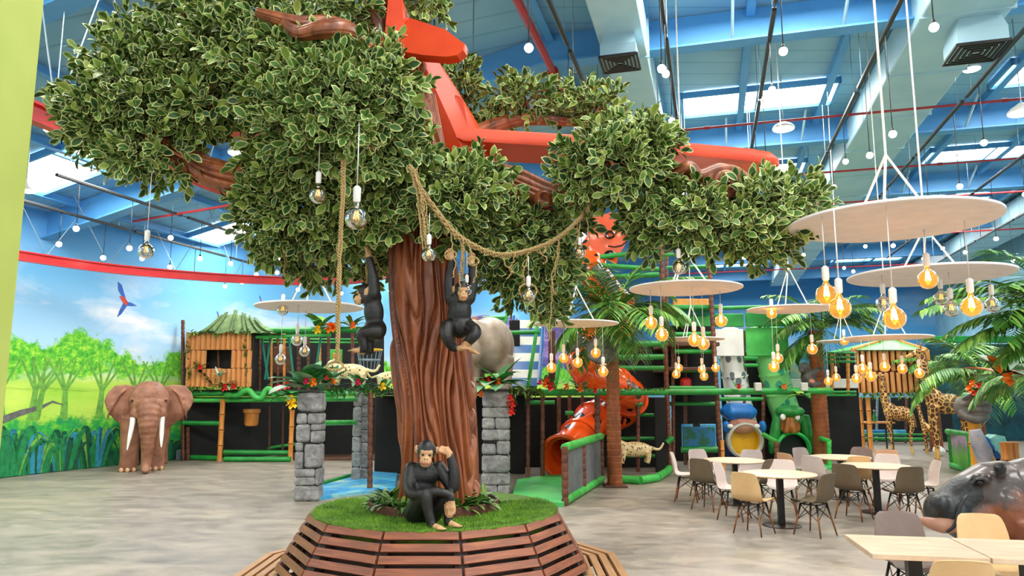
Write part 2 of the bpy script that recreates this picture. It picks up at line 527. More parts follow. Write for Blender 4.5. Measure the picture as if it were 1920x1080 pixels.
for (a, b2), w1, w2 in zip(zip(bp[:-1], bp[1:]), (0.09, 0.07, 0.05, 0.025), (0.07, 0.05, 0.025, 0.008)):
    wpoly(mb, [(a[0], a[1] - w1), (b2[0], b2[1] - w2), (b2[0], b2[1] + w2), (a[0], a[1] + w1)], 0.004)
build(mb, 'painted_branch', ['paint_branch'], wl, smooth=False)
def painted_parrot(px, py, sc):
    s0, z0 = wall_px(px, py); mb = MB()
    for cur, pts in ((1, [(-.10, .34), (-.19, .40), (-.17, .24), (-.04, .06), (0, .10)]), (1, [(-.04, 0), (-.11, -.16), (-.15, -.30), (-.06, -.22), (.05, -.04)]),
                     (0, [(-.14, .12), (-.03, .12), (.06, .02), (.02, -.06), (-.05, 0)]), (1, [(.02, .03), (.13, .02), (.26, -.03), (.13, -.05), (.03, -.05)])):
        mb.cur = cur; wpoly(mb, [(s0 + x * sc, z0 + z * sc) for x, z in pts], 0.005 + 0.002 * (1 - cur))
    build(mb, 'painted_parrot', ['paint_red', 'paint_blue'], wl, smooth=False)
painted_parrot(236, 568, 1.35); painted_parrot(412, 596, 0.5); painted_parrot(489, 566, 0.5)

# pale green column at the left edge of the view
M('lime_paint', (182, 194, 100), (172, 186, 92), 2, 0.7)
mb = MB(); c = P(8, 200, 3.6); mb.bbox((c.x - 0.295, 3.6, 3.3), (0.56, 0.5, 6.6), 0.01)
mb.bbox((c.x - 0.295, 3.6, 0.06), (0.60, 0.54, 0.12), 0.01)
build(mb, 'trim_1', 'lime_paint', kind='structure', label='pale lime green square column at the left edge')

# ---- roof
m, n = newmat('roof_sheet', 0.55)
co = n.coord((1, 1, 1))
wv = n.add('ShaderNodeTexWave', {'Vector': (co, 0), 'Scale': 0.55, 'Distortion': 0.0}); wv.bands_direction = 'Y'
nz = n.noise(co, 0.5, 3)
r = n.ramp(nz, [(0.3, lin((108, 168, 202))), (0.7, lin((140, 190, 214)))])
ln = n.ramp(wv, [(0.0, lin((84, 150, 190))), (0.05, (1, 1, 1, 1))])
mxr = n.mix(0.35, (r, 0), (ln, 0), 'MULTIPLY'); n.base(mxr, 2)
M('roof_beam_blue', (92, 166, 222), (80, 152, 210), 1, 0.5)
M('duct_pale_blue', (176, 212, 224), (160, 200, 216), 1, 0.45)
M('dark_grille', (44, 42, 40), (26, 25, 24), 4, 0.5)
M('red_pipe', (176, 40, 44), (150, 30, 38), 3, 0.4)
M('track_black', (28, 34, 36), (20, 24, 26), 3, 0.45)
M('white_metal', (236, 234, 228), (222, 220, 214), 2, 0.4)
M('galv_grey', (150, 168, 176), (130, 150, 160), 6, 0.4, metal=0.6)
emis('skylight_pane', (255, 250, 238), 6.0)
emis('lamp_glow', (255, 246, 226), 9.0)
def hall(mb, name, mats, parent=None, **kw):
    """mesh given in hall coordinates"""
    xform(mb, Matrix.Rotation(HALL_ROT, 4, 'Z'))
    return build(mb, name, mats, parent, **kw)
ce = bpy.data.objects.new('ceiling', None); COL.objects.link(ce); SHIFT['ceiling'] = Vector((0, 0, 0))
tag(ce, 'blue steel roof over the hall with sheets, girders and purlins', None, None, 'structure')
AX = (-17.5, -3.0, 16.0, 24.0)
for a0, a1 in zip(AX[:-1], AX[1:]):
    mb = MB()
    z0, z1 = roof_z(a0), roof_z(a1)
    mb.add([(a0, -3.5, z0), (a1, -3.5, z1), (a1, 50, z1), (a0, 50, z0), (a0, -3.5, z0 + .12), (a1, -3.5, z1 + .12), (a1, 50, z1 + .12), (a0, 50, z0 + .12)],
           [(0, 3, 2, 1), (4, 5, 6, 7), (0, 1, 5, 4), (2, 3, 7, 6), (1, 2, 6, 5), (0, 4, 7, 3)])
    hall(mb, 'roof_sheet', 'roof_sheet', ce, smooth=False)
for b in (1.2, 7.2, 13.3, 19.6, 25.8, 32.0, 38.2, 44.4):
    mb = MB()
    for a0, a1 in zip(AX[:-1], AX[1:]):
        z0, z1 = roof_z(a0) - 0.02, roof_z(a1) - 0.02
        for (y0, y1, d0, d1) in ((-0.02, 0.02, 0.0, 0.62), (-0.16, 0.16, 0.62, 0.66)):
            mb.add([(a0, b + y0, z0 - d0), (a1, b + y0, z1 - d0), (a1, b + y1, z1 - d0), (a0, b + y1, z0 - d0),
                    (a0, b + y0, z0 - d1), (a1, b + y0, z1 - d1), (a1, b + y1, z1 - d1), (a0, b + y1, z0 - d1)],
                   [(0, 1, 2, 3), (4, 7, 6, 5), (0, 4, 5, 1), (2, 6, 7, 3), (1, 5, 6, 2), (0, 3, 7, 4)])
    hall(mb, 'girder', 'roof_beam_blue', ce, smooth=False)
for a in [x * 1.9 - 16.2 for x in range(0, 21)]:
    mb = MB(); z = roof_z(a)
    mb.box((a, 22, z - 0.09), (0.07, 53, 0.18)); mb.box((a + 0.06, 22, z - 0.175), (0.12, 53, 0.02))
    hall(mb, 'purlin', 'roof_beam_blue', ce, smooth=False)
for b in (13.3, 19.6, 25.8):
    for a in (-1.3, 0.6, 2.5, 6.3, 8.2):
        mb = MB(); mb.tube([(a, b - 0.1, 8.4), (a, b - 1.1, 8.85)], 0.03, 6); hall(mb, 'knee_brace', 'duct_pale_blue', ce)
        mb = MB(); mb.tube([(a, b + 0.1, 8.4), (a, b + 1.1, 8.85)], 0.03, 6); hall(mb, 'knee_brace', 'duct_pale_blue', ce)
for (a, b) in SKYLIGHTS:
    z = roof_z(a); sl = 0.233 if a < -3 else (-0.18 if a > 16 else 0)
    mb = MB(); mb.box((0, 0, 0), (3.4, 1.3, 0.04))
    sk = MB(); sk.box((0, -0.68, 0), (3.56, 0.06, 0.14)).box((0, 0.68, 0), (3.56, 0.06, 0.14)).box((-1.75, 0, 0), (0.06, 1.42, 0.14)).box((1.75, 0, 0), (0.06, 1.42, 0.14)).box((0, 0, -0.01), (0.05, 1.3, 0.06))
    T = Matrix.Translation((a, b, z - 0.10)) @ Matrix.Rotation(-math.atan(sl), 4, 'Y')
    fr_ = hall(xform(sk, T), 'skylight_frame', 'roof_beam_blue', ce, smooth=False)
    hall(xform(mb, T @ Matrix.Translation((0, 0, 0.03))), 'skylight_pane', 'skylight_pane', fr_, smooth=False)

# ducts
def duct(a0, a1, b0, b1, z0, z1, label, outlets):
    mb = MB(); mb.bbox(((a0 + a1) / 2, (b0 + b1) / 2, (z0 + z1) / 2), (a1 - a0, b1 - b0, z1 - z0), 0.02)
    xform(mb, Matrix.Rotation(HALL_ROT, 4, 'Z'))
    d = build(mb, 'air_duct', 'duct_pale_blue', label=label, cat='duct', group='roof air ducts')
    b = b0 + 1.2
    while b < b1:
        s = MB(); s.box(((a0 + a1) / 2, b, (z0 + z1) / 2), (a1 - a0 + 0.06, 0.04, z1 - z0 + 0.06)); hall(s, 'flange', 'duct_pale_blue', d); b += 2.4
    for (a, b, sz, h, lab) in outlets:
        s = MB(); s.lathe([(sz * 0.62, z0 - h), (sz * 0.62, z0 - h * 0.5), (sz * 0.5, z0 + 0.02)], (a, b, 0), 4)
        s.v = [Vector((a, b, 0)) + Matrix.Rotation(R(45), 3, 'Z') @ (q - Vector((a, b, 0))) for q in s.v]
        o = hall(s, 'outlet_box', 'duct_pale_blue', d, smooth=False)
        g = MB(); e = sz * 0.46
        g.box((a, b, z0 - h + 0.015), (e * 2, e * 2, 0.01))
        for k in (1.0, 0.8, 0.6, 0.4, 0.2):
            zz = z0 - h - 0.012
            for sx, sy, dx, dy in ((0, 1, 1, .06), (0, -1, 1, .06), (1, 0, .06, 1), (-1, 0, .06, 1)):
                g.box((a + sx * e * k, b + sy * e * k, zz), ((2 * e * k if dx == 1 else 0.035), (2 * e * k if dy == 1 else 0.035), 0.04))
        hall(g, 'grille', 'dark_grille', o, smooth=False)
duct(-1.72, -0.92, 2.0, 20.5, 8.05, 8.75, 'pale blue square duct above the red aeroplane wing with one dark grille', [(-1.35, 12.05, 0.70, 0.42, '')])
duct(3.62, 5.0, 2.0, 46.0, 8.15, 8.85, 'wide pale blue duct running the length of the hall to the right', [(4.55, 13.3, 0.86, 0.5, '')])
duct(10.9, 12.3, 8.0, 46.0, 8.15, 8.85, 'pale blue duct along the far right wall above the palms', [])

# pipes of the sprinkler system
def hpipe(pts, r, label, group='red sprinkler pipes'):
    mb = MB(); mb.tube([Vector(q) for q in pts], r, 8)
    for k in range(len(pts) - 1):
        p, q = Vector(pts[k]), Vector(pts[k + 1]); L = (q - p).length
        for j in range(1, int(L / 3)):
            c = p.lerp(q, j * 3 / L); d = (q - p).normalized()
            mb.tube([c - d * 0.06, c + d * 0.06], r * 1.5, 8)
    xform(mb, Matrix.Rotation(HALL_ROT, 4, 'Z'))
    return build(mb, 'sprinkler_pipe', 'red_pipe', label=label, cat='pipe', group=group)
hpipe([(-2.75, 4, 8.05), (-2.75, 16.9, 8.05), (-2.75, 30, 8.05)], 0.075, 'thick red pipe slanting above the aeroplane towards the back')
for i, (b, z, lab) in enumerate(((9.7, 7.9, 'thin red cross pipe highest in the view behind the tail'), (16.5, 7.9, 'thin red cross pipe just in front of the first skylight row'), (21.0, 7.92, 'thin red cross pipe behind the wing tip'),
                                 (24.8, 7.95, 'thin red cross pipe just past the second skylight row'), (30.5, 7.9, 'thin red cross pipe above the white disc lamps'), (38.0, 7.9, 'thin red cross pipe farthest down the hall'))):
    hpipe([(-2.9, b, z), (12.8, b, z)], 0.028, lab)
mbp = MB(); mbp.tube([P(250, 415, 17), P(460, 380, 15.5)], 0.03, 8)
build(mbp, 'sprinkler_pipe', 'red_pipe', label='short red pipe near the mural wall left of the tree', cat='pipe', group='red sprinkler pipes')

# red steel ride rail looping round the tree
TZ = 4.8
rail_pts = catmull([(-11.9, 12.6, TZ), (-10.75, 15.0, TZ), (-9.6, 16.9, TZ), (-7.7, 18.3, TZ), (-5.7, 18.95, TZ), (-3.9, 18.55, TZ), (-2.7, 16.9, TZ), (-2.8, 14.5, TZ), (-3.5, 12, TZ), (-4.3, 9.3, TZ), (-4.85, 7.7, TZ), (-5.3, 5.0, TZ), (-5.4, 1.0, TZ)], 8)
mb = MB(); fr = frames(rail_pts)
prof = [(-.06, -.11), (.06, -.11), (.06, -.08), (.015, -.07), (.015, .07), (.06, .08), (.06, .11), (-.06, .11), (-.06, .08), (-.015, .07), (-.015, -.07), (-.06, -.08)]
rings = []
for (p, t, N, B) in fr:
    side = Vector((t.y, -t.x, 0)).normalized()
    rings.append([p + side * a + Vector((0, 0, c)) for a, c in prof])
o = 0
for rg in rings: mb.v += rg
K = len(prof)
for i in range(len(rings) - 1):
    for k in range(K): mb._f(i * K + k, i * K + (k + 1) % K, (i + 1) * K + (k + 1) % K, (i + 1) * K + k)
M('rail_red', (214, 36, 40), (190, 26, 34), 2, 0.35)
rail = build(mb, 'ride_rail', 'rail_red', label='red steel ride rail curving along the mural wall and round the tree', cat='rail', smooth=False)
for k in range(6, len(rail_pts) - 2, 5):
    p = rail_pts[k]; a = p.x * cH + p.y * sH; top = Vector((p.x, p.y, roof_z(a)))
    d = rail_pts[k + 1] - p; d.normalize()
    s = MB(); s.tube([p + Vector((0, 0, .1)), p + d * 0.9 + Vector((0, 0, roof_z(a) - TZ))], 0.008, 5).tube([p + Vector((0, 0, .1)), p - d * 0.9 + Vector((0, 0, roof_z(a) - TZ))], 0.008, 5)
    build(s, 'hanger_chain', 'galv_grey', rail)

# lighting tracks with small globe pendants
cord_me = mesh_from('cord', (q := MB().tube([(0, 0, 0), (0, 0, -1)], 0.008, 5)).v, q.f, q.m, [MATS['track_black']])
glob_me = mesh_from('globe', (q := MB().ell((0, 0, -0.055), 0.058, 10, 8)).v, q.f, q.m, [MATS['lamp_glow']])
cap_me = mesh_from('cap', (q := MB().lathe([(0.018, -0.03), (0.03, 0.0), (0.012, 0.05)], seg=8)).v, q.f, q.m, [MATS['track_black']])
rn = random.Random(11)
ORD = ['first', 'second', 'third', 'fourth', 'fifth', 'sixth', 'seventh', 'eighth', 'ninth']
def track(a, z, b0, b1, bs, label, plabel, drops=(0.7, 1.6)):
    t = thing('lighting_track', H2W(a, b0, z), label, 'lighting track', 'black lighting tracks')
    b = b0
    while b < b1 - 0.5:
        e = min(b + 3.4, b1)
        s = MB(); s.bbox((a, (b + e) / 2, z), (0.07, e - b, 0.06), 0.01); hall(s, 'rail_section', 'track_black', t)
        for bb in (b + 0.3, e - 0.3):
            s = MB(); s.tube([(a, bb, z), (a, bb, roof_z(a))], 0.006, 5); hall(s, 'hanger', 'galv_grey', t)
        if e < b1:
            s = MB(); s.tube([(a, e, z), (a, e + 0.25, z)], 0.012, 5); hall(s, 'coupler', 'track_black', t)
        b = e + 0.2
    for b in bs:
        L = rn.uniform(*drops)
        o = thing('globe_pendant', H2W(a, b, z - 0.03), plabel, 'pendant lamp', plabel, world=False)
        inst(cord_me, 'cord', o, scale=(1, 1, L)); inst(glob_me, 'globe', o, (0, 0, -L)); inst(cap_me, 'cap', o, (0, 0, -L))
for i, (a, b0, b1, step) in enumerate(((-2.06, 7.5, 19, 2.6), (-0.5, 7.5, 22, 1.25), (1.09, 7.0, 24, 1.9), (2.83, 7.0, 26, 1.9), (4.9, 8.0, 30, 1.8), (7.4, 12.0, 34, 2.2), (9.8, 16, 36, 2.6))):
    bs = []; b = b0 + 0.8
    while b < b1: bs.append(b + rn.uniform(-.3, .3)); b += step
    track(a, 7.5, b0, b1, bs, 'black lighting track under the roof, %s from the left above the aeroplane' % ORD[i], 'small glowing globe lamp under the %s roof track counting from the left' % ORD[i])
for i, (a, z, b0, b1, step) in enumerate(((-13.4, 5.75, 10.5, 19.5, 1.05), (-11.9, 6.0, 10.5, 22, 1.15), (-10.2, 6.2, 13.0, 24, 1.6))):
    bs = []; b = b0 + 0.6
    while b < b1: bs.append(b + rn.uniform(-.2, .2)); b += step
    track(a, z, b0, b1, bs, 'black lighting track by the mural, %s counting from the mural wall' % ORD[i], 'small glowing globe lamp on the %s track counting from the mural wall' % ORD[i], (0.5, 1.0))

# big round high-bay lamps
def highbay(px, py, Y, lab, r=0.24):
    c = P(px, py, Y); a = c.x * cH + c.y * sH
    t = thing('high_bay_lamp', c, lab, 'high bay lamp', 'round high bay lamps')
    s = MB(); s.lathe([(r, 0), (r, 0.03), (r * 0.75, 0.10), (r * 0.35, 0.16), (0.03, 0.2)], c, 20); build(s, 'reflector', 'white_metal', t)
    s = MB(); s.lathe([(r * 0.92, -0.01), (r * 0.92, 0.004)], c, 20); build(s, 'diffuser', 'lamp_glow', t)
    s = MB(); s.tube([c + Vector((0, 0, 0.2)), Vector((c.x, c.y, max(c.z + 0.3, roof_z(a))))], 0.009, 5); build(s, 'suspension_cable', 'galv_grey', t)
highbay(1469, 242, 15.5, 'glowing round high bay lamp between the two skylight rows')
highbay(1916, 212, 13.0, 'glowing round high bay lamp at the right edge of the view')
highbay(450, 288, 13.0, 'round high bay lamp seen through the gap in the left foliage', 0.22)
highbay(1822, 130, 13.5, 'small round high bay lamp beside the right duct grille', 0.16)
highbay(48, 358, 13.0, 'round high bay lamp near the lime column', 0.17)
highbay(100, 245, 9.2, 'round warm high bay lamp left of the tree crown', 0.12)

# ================================================================== tree bench, turf and planter
CX, CY = -0.655, 6.45
TOPZ = 0.92
m, n = newmat('stained_slat', 0.42)
co = n.coord((1.2, 14, 14)); oi = n.add('ShaderNodeObjectInfo')
nz = n.noise(co, 3.0, 5, 0.6, 0.4)
r = n.ramp(nz, [(0.3, lin((98, 46, 24))), (0.5, lin((140, 68, 34))), (0.72, lin((176, 96, 50)))])
vr = n.ramp(oi, [(0.0, lin((120, 80, 58))), (0.45, lin((150, 90, 58))), (1.0, lin((178, 92, 48)))], 4)
mx = n.mix(0.38, (r, 0), (vr, 0)); n.base(mx, 2); n.bump(nz, 0.15, 0.005)
m, n = newmat('seat_slat', 0.5)
co = n.coord((1.2, 14, 14)); nz = n.noise(co, 3.0, 5, 0.6, 0.4); oi = n.add('ShaderNodeObjectInfo')
r = n.ramp(nz, [(0.3, lin((140, 96, 52))), (0.7, lin((196, 144, 88)))])
vr = n.ramp(oi, [(0.0, lin((170, 126, 78))), (1.0, lin((206, 158, 104)))], 4)
mx = n.mix(0.4, (r, 0), (vr, 0)); n.base(mx, 2); n.bump(nz, 0.15, 0.005)
M('bench_frame_dark', (58, 36, 22), (40, 24, 15), 8, 0.6)
M('screw_steel', (206, 190, 160), (180, 165, 140), 8, 0.3, metal=0.8)
bench = thing('tree_bench', (CX, CY, 0), 'twelve-sided slatted wooden bench wrapped round the tree platform', 'bench', world=False)
N12 = 12; ha = math.pi / N12
def ring_slat(R0, z0, R1, z1, th, gap=0.006):
    """slat whose face spans circumradius R0..R1; centred on the -Y side"""
    mb = MB(); a0, a1 = R0 * math.cos(ha), R1 * math.cos(ha); h0, h1 = R0 * math.sin(ha) - gap, R1 * math.sin(ha) - gap
    d = Vector((0, -(a1 - a0), z1 - z0)).normalized(); nn = Vector((0, -d.z, d.y)).normalized()
    if nn.dot(Vector((0, -1, 1))) < 0: nn = -nn
    A = [Vector((-h0, -a0, z0)), Vector((h0, -a0, z0)), Vector((h1, -a1, z1)), Vector((-h1, -a1, z1))]
    e = 0.004
    top = [q + nn * th for q in A]; cen = sum(top, Vector()) / 4
    top2 = [q + (cen - q).normalized() * e + nn * 0.003 for q in top]
    mb.add(A + top + top2, [(3, 2, 1, 0), (0, 1, 5, 4), (1, 2, 6, 5), (2, 3, 7, 6), (3, 0, 4, 7), (4, 5, 9, 8), (5, 6, 10, 9), (6, 7, 11, 10), (7, 4, 8, 11), (8, 9, 10, 11)])
    return mb
rows = 6
for k in range(rows):
    t0 = k / rows; t1 = t0 + 0.66 / rows
    Rr = lambda t: 1.05 + 0.27 * t
    Zr = lambda t: 0.915 - 0.45 * t
    mb = ring_slat(Rr(t0), Zr(t0), Rr(t1), Zr(t1), 0.022)
    me = mesh_from('back_slat', mb.v, mb.f, mb.m, [MATS['stained_slat']], False)
    for j in range(N12): inst(me, 'back_slat', bench, rot=(0, 0, j * 2 * ha))
for k in range(4):
    Ro = 1.65 - k * 0.094; Ri = Ro - 0.064
    mb = ring_slat(Ro, 0.43, Ri, 0.43, 0.028)
    me = mesh_from('seat_slat', mb.v, mb.f, mb.m, [MATS['seat_slat']], False)
    for j in range(N12): inst(me, 'seat_slat', bench, rot=(0, 0, j * 2 * ha))
mb = MB()
mb.box((0, -1.60 * math.cos(ha) , 0.36), (2 * 1.60 * math.sin(ha), 0.03, 0.12))
me = mesh_from('apron', mb.v, mb.f, mb.m, [MATS['seat_slat']], False)
for j in range(N12): inst(me, 'apron', bench, rot=(0, 0, j * 2 * ha))
mb = MB()
a = R(0)
def rib(mb):
    for q0, q1, w in (((-1.035, 0.90), (-1.30, 0.45), 0.10),):
        mb.add([(-w / 2, q0[0] + .0, q0[1]), (w / 2, q0[0], q0[1]), (w / 2, q1[0], q1[1]), (-w / 2, q1[0], q1[1]), (-w / 2, q0[0] + .07, q0[1]), (w / 2, q0[0] + .07, q0[1]), (w / 2, q1[0] + .07, q1[1]), (-w / 2, q1[0] + .07, q1[1])],
               [(0, 3, 2, 1), (4, 5, 6, 7), (0, 1, 5, 4), (2, 3, 7, 6), (1, 2, 6, 5), (0, 4, 7, 3)])
    mb.box((0, -1.42, 0.395), (0.06, 0.42, 0.06)); mb.box((0, -1.55, 0.19), (0.07, 0.07, 0.38)); mb.box((0, -1.20, 0.23), (0.07, 0.07, 0.46))
rib(mb)
me = mesh_from('frame_rib', mb.v, mb.f, mb.m, [MATS['bench_frame_dark']], False)
for j in range(N12): inst(me, 'frame_rib', bench, rot=(0, 0, (j + 0.5) * 2 * ha))
mb = MB()
for j in range(N12):
    Rz = Matrix.Rotation((j + 0.5) * 2 * ha, 3, 'Z')
    for k in range(rows):
        for tt in (0.2, 0.55):
            t = (k + tt) / rows
            for sx in (-0.034, 0.034):
                rr = 1.05 + 0.27 * t; c = Vector((sx, -rr - 0.018 + abs(sx) * 0.26, 0.915 - 0.45 * t + 0.012))
                mb.lathe([(0.0045, 0), (0.0035, 0.003)], Rz @ c, 6, axis=Rz @ Vector((0, -0.85, 0.5)))
o = build(mb, 'screws', 'screw_steel', bench, kind='stuff')
mb = MB(); mb.lathe([(1.22, 0.0), (1.20, 0.42), (1.0, 0.86)], seg=12); mb.v = [Matrix.Rotation(ha, 3, 'Z') @ q for q in mb.v]
build(mb, 'platform_core', 'bench_frame_dark', bench, smooth=False)

# turf
M('turf_green', (92, 132, 26), (60, 98, 16), 14, 0.9)
M('turf_blade', (122, 168, 36), (74, 120, 20), 5, 0.8)
tb = MB(); tb.lathe([(0.98, 0.80), (1.035, 0.905), (1.045, 0.925), (1.02, 0.94), (0.7, 0.93), (0.01, 0.92)], (CX, CY, 0), 24)
rn = random.Random(5); tb.cur = 1
for k in range(22000):
    a = rn.uniform(0, 2 * math.pi); rr = math.sqrt(rn.uniform(0.25, 1)) * 1.05
    if math.sin(a) > 0.5: continue
    p = Vector((CX + rr * math.cos(a), CY + rr * math.sin(a), 0.918 + (0.02 * rr if rr < 1.02 else 0.005))); b = rn.uniform(0, 6.28)
    lean = Vector((math.cos(b), math.sin(b), 0)) * rn.uniform(0.004, 0.018) + Vector((math.cos(a), math.sin(a), 0)) * (0.02 if rr > 0.97 else 0)
    w = Vector((-math.sin(b), math.cos(b), 0)) * 0.0022
    tb.add([p - w, p + w, p + lean + Vector((0, 0, rn.uniform(0.014, 0.028)))], [(0, 1, 2)])
build(tb, 'artificial_turf', ['turf_green', 'turf_blade'], label='bright green artificial turf covering the tree platform', cat='turf', kind='stuff', smooth=False)

# rusty planter ring and its ground plants
M('rust_steel', (104, 54, 38), (70, 36, 26), 5, 0.55, bump=0.1)
M('soil', (52, 40, 28), (34, 26, 18), 20, 0.95)
PXc, PYc = CX - 0.03, CY + 0.04
ring = thing('planter_ring', (PXc, PYc, TOPZ - 0.005), 'low rusty steel planter ring round the tree foot', 'planter')
mb = MB(); mb.lathe([(0.565, 0.91), (0.565, 1.0), (0.555, 1.005), (0.55, 1.0), (0.55, 0.91)], (PXc, PYc, 0), 40, cap=False); build(mb, 'rim', 'rust_steel', ring)
mb = MB(); mb.lathe([(0.548, 0.92), (0.548, 0.965), (0.3, 0.985), (0.01, 0.99)], (PXc, PYc, 0), 32); build(mb, 'soil', 'soil', ring)
M('ground_leaf', (84, 132, 44), (46, 92, 34), 7, 0.5)
M('ground_leaf_light', (136, 170, 66), (92, 134, 48), 7, 0.5)
def strap_leaf(mb, base, d, L, w, droop, fold=0.25, seg=5):
    """arched pointed leaf"""
    d = Vector(d).normalized(); side = Vector((-d.y, d.x, 0))
    if side.length < 1e-3: side = Vector((1, 0, 0))
    side.normalize(); p = Vector(base); o = len(mb.v); el = math.asin(max(-1, min(1, d.z))); hd = Vector((d.x, d.y, 0))
    hd = hd.normalized() if hd.length > 1e-4 else Vector((0, -1, 0))
    for i in range(seg + 1):
        t = i / seg; ww = w * (math.sin(math.pi * (0.12 + 0.88 * t)) ** 0.8 + 0.02) * (1 if t < 1 else 0.1)
        e = el - droop * t; nrm = Vector((-hd.x * math.sin(e), -hd.y * math.sin(e), math.cos(e)))
        mb.v += [p - side * ww + nrm * ww * fold, p.copy(), p + side * ww + nrm * ww * fold]
        p = p + (hd * math.cos(e) + Vector((0, 0, math.sin(e)))) * (L / seg)
    for i in range(seg):
        a = o + i * 3
        mb._f(a, a + 1, a + 4, a + 3); mb._f(a + 1, a + 2, a + 5, a + 4)
rn = random.Random(9)
for (ang, rr, lab) in ((200, .44, 'leafy ground plant at the left end of the planter ring'), (226, .45, 'leafy ground plant left of the sitting chimpanzee'), (248, .46, 'leafy ground plant just behind the sitting chimpanzee'),
                       (300, .45, 'leafy ground plant right of the sitting chimpanzee'), (325, .44, 'pale leafy ground plant at the right front of the planter ring'), (350, .43, 'pale leafy ground plant at the right end of the planter ring'), (175, .40, 'leafy ground plant at the back left of the planter ring')):
    c = Vector((PXc + rr * math.cos(R(ang)), PYc + rr * math.sin(R(ang)), 0.965))
    t = thing('ground_plant', c, lab, 'plant', 'ground plants in the planter ring')
    for g, mt in ((0, 'ground_leaf'), (1, 'ground_leaf_light'), (2, 'ground_leaf')):
        for k in range(13):
            mb = MB(); az = rn.uniform(0, 6.28); el = rn.uniform(0.3, 1.25)
            strap_leaf(mb, c + Vector((rn.uniform(-.05, .05), rn.uniform(-.05, .05), -0.01)), (math.cos(az) * math.cos(el), math.sin(az) * math.cos(el), math.sin(el)), rn.uniform(.15, .27), rn.uniform(.014, .027), rn.uniform(.7, 1.7), seg=4)
            build(mb, 'leaf', mt, t)

# ================================================================== the tree
m, n = newmat('sculpted_bark', 0.36, spec=0.5)
co = n.coord((5.0, 5.0, 0.9)); nz = n.noise(co, 1.6, 5, 0.6, 0.8)
r = n.ramp(nz, [(0.28, lin((88, 44, 26))), (0.42, lin((122, 66, 38))), (0.55, lin((148, 82, 46))), (0.66, lin((164, 96, 54))), (0.8, lin((132, 108, 54)))])
n.base(r); n.bump(n.noise(n.coord((20, 20, 3)), 2.0, 4), 0.25, 0.01)
def ridged(path, radii, nr, amp, seg=120, warp=0.5, seed=0.0, k=10, flare=None):
    """tube with flowing rounded bark strips divided by deep grooves"""
    pts = catmull(path, k); fr = frames(pts); n_ = len(fr); rad = lerpl(radii, n_); mb = MB(); L = 0.0
    for i, (p, t, N, B) in enumerate(fr):
        if i: L += (pts[i] - pts[i - 1]).length
        for q in range(seg):
            th = 2 * math.pi * q / seg; ct, st = math.cos(th), math.sin(th)
            w1 = mnoise.noise((ct * 1.1 + seed, st * 1.1, L * 0.55)) * warp * 2.2 + mnoise.noise((ct * 2.3 + seed, st * 2.3 + 7, L * 1.1)) * warp * 0.8
            ph = (th + w1) * nr / (2 * math.pi) + L * 0.35
            fph = ph - math.floor(ph); big = math.floor(ph) % 7
            x = abs(fph - 0.5) * 2                          # 1 at grooves, 0 at crest
            h = (1 - x ** 3.2) * (0.8 + 0.3 * math.sin(big * 2.1))
            ph2 = (th + w1 * 0.7) * round(nr * 0.43) / (2 * math.pi) + L * 0.2
            x2 = abs(ph2 - math.floor(ph2) - 0.5) * 2
            h2 = 1 - x2 ** 9
            g = rad[i] * (1 + 0.10 * mnoise.noise((ct * 0.8 + seed + 3, st * 0.8, L * 0.7))) + amp * (h - 1) + amp * 0.8 * (h2 - 1)
            mb.v.append(p + N * (ct * g) + B * (st * g))
    for i in range(n_ - 1):
        for q in range(seg):
            q2 = (q + 1) % seg
            mb._f(i * seg + q, i * seg + q2, (i + 1) * seg + q2, (i + 1) * seg + q)
    mb._f(*range(seg)); mb._f(*range((n_ - 1) * seg, n_ * seg))
    return mb
tree = thing('giant_tree', (CX, CY, TOPZ), 'giant artificial tree with ridged brown trunk and variegated leaves', 'tree')
tp = [(-0.655, CY, 0.95), (-0.64, CY, 1.25), (-0.655, CY, 1.75), (-0.70, CY, 2.15), (-0.77, CY, 2.6), (-0.83, CY, 3.05), (-0.85, CY, 3.5), (-0.86, CY, 4.1), (-0.95, CY + .1, 4.9), (-1.15, CY + .2, 5.6), (-1.3, CY + .2, 6.4)]
trunk = build(ridged(tp, [0.40, 0.375, 0.365, 0.36, 0.34, 0.31, 0.29, 0.24, 0.17, 0.12, 0.08], 27, 0.075, 460, 0.55, 1.3, 26), 'trunk', 'sculpted_bark', tree, ang=180)
def branch(pts, radii, nr=9, amp=0.02, seg=84, seed=0.0):
    return build(ridged([P(*q) for q in pts], radii, nr, amp, seg, 0.35, seed, 9), 'branch', 'sculpted_bark', tree, ang=180)
branch([(790, 360, 6.45), (640, 330, 6.3), (480, 340, 6.2), (400, 325, 6.15), (345, 295, 6.1), (250, 240, 6.1)], [.2, .17, .15, .14, .11, .05], 10, .038, 130, 2.0)
branch([(790, 380, 6.4), (860, 330, 6.5), (960, 345, 6.45), (1040, 372, 6.35), (1110, 350, 6.3), (1240, 330, 6.25), (1340, 370, 6.2)], [.22, .18, .165, .14, .10, .09, .05], 10, .036, 130, 5.0)
branch([(780, 300, 6.4), (690, 180, 6.7), (640, 62, 6.0), (560, 45, 5.6), (480, 22, 5.5)], [.18, .14, .11, .08, .04], 8, .015, 84, 8.0)
branch([(760, 260, 6.6), (725, 120, 6.6), (705, 20, 6.5), (700, -60, 6.4)], [.16, .13, .12, .10], 8, .015, 84, 9.0)
branch([(690, 110, 6.2), (650, 62, 5.6), (610, 55, 5.4), (560, 62, 5.45), (530, 40, 5.5)], [.11, .10, .08, .06, .03], 7, .012, 60, 11.0)
branch([(820, 330, 6.5), (900, 250, 7.2), (980, 225, 7.4), (1080, 230, 7.4)], [.14, .10, .07, .04], 8, .012, 60, 12.0)
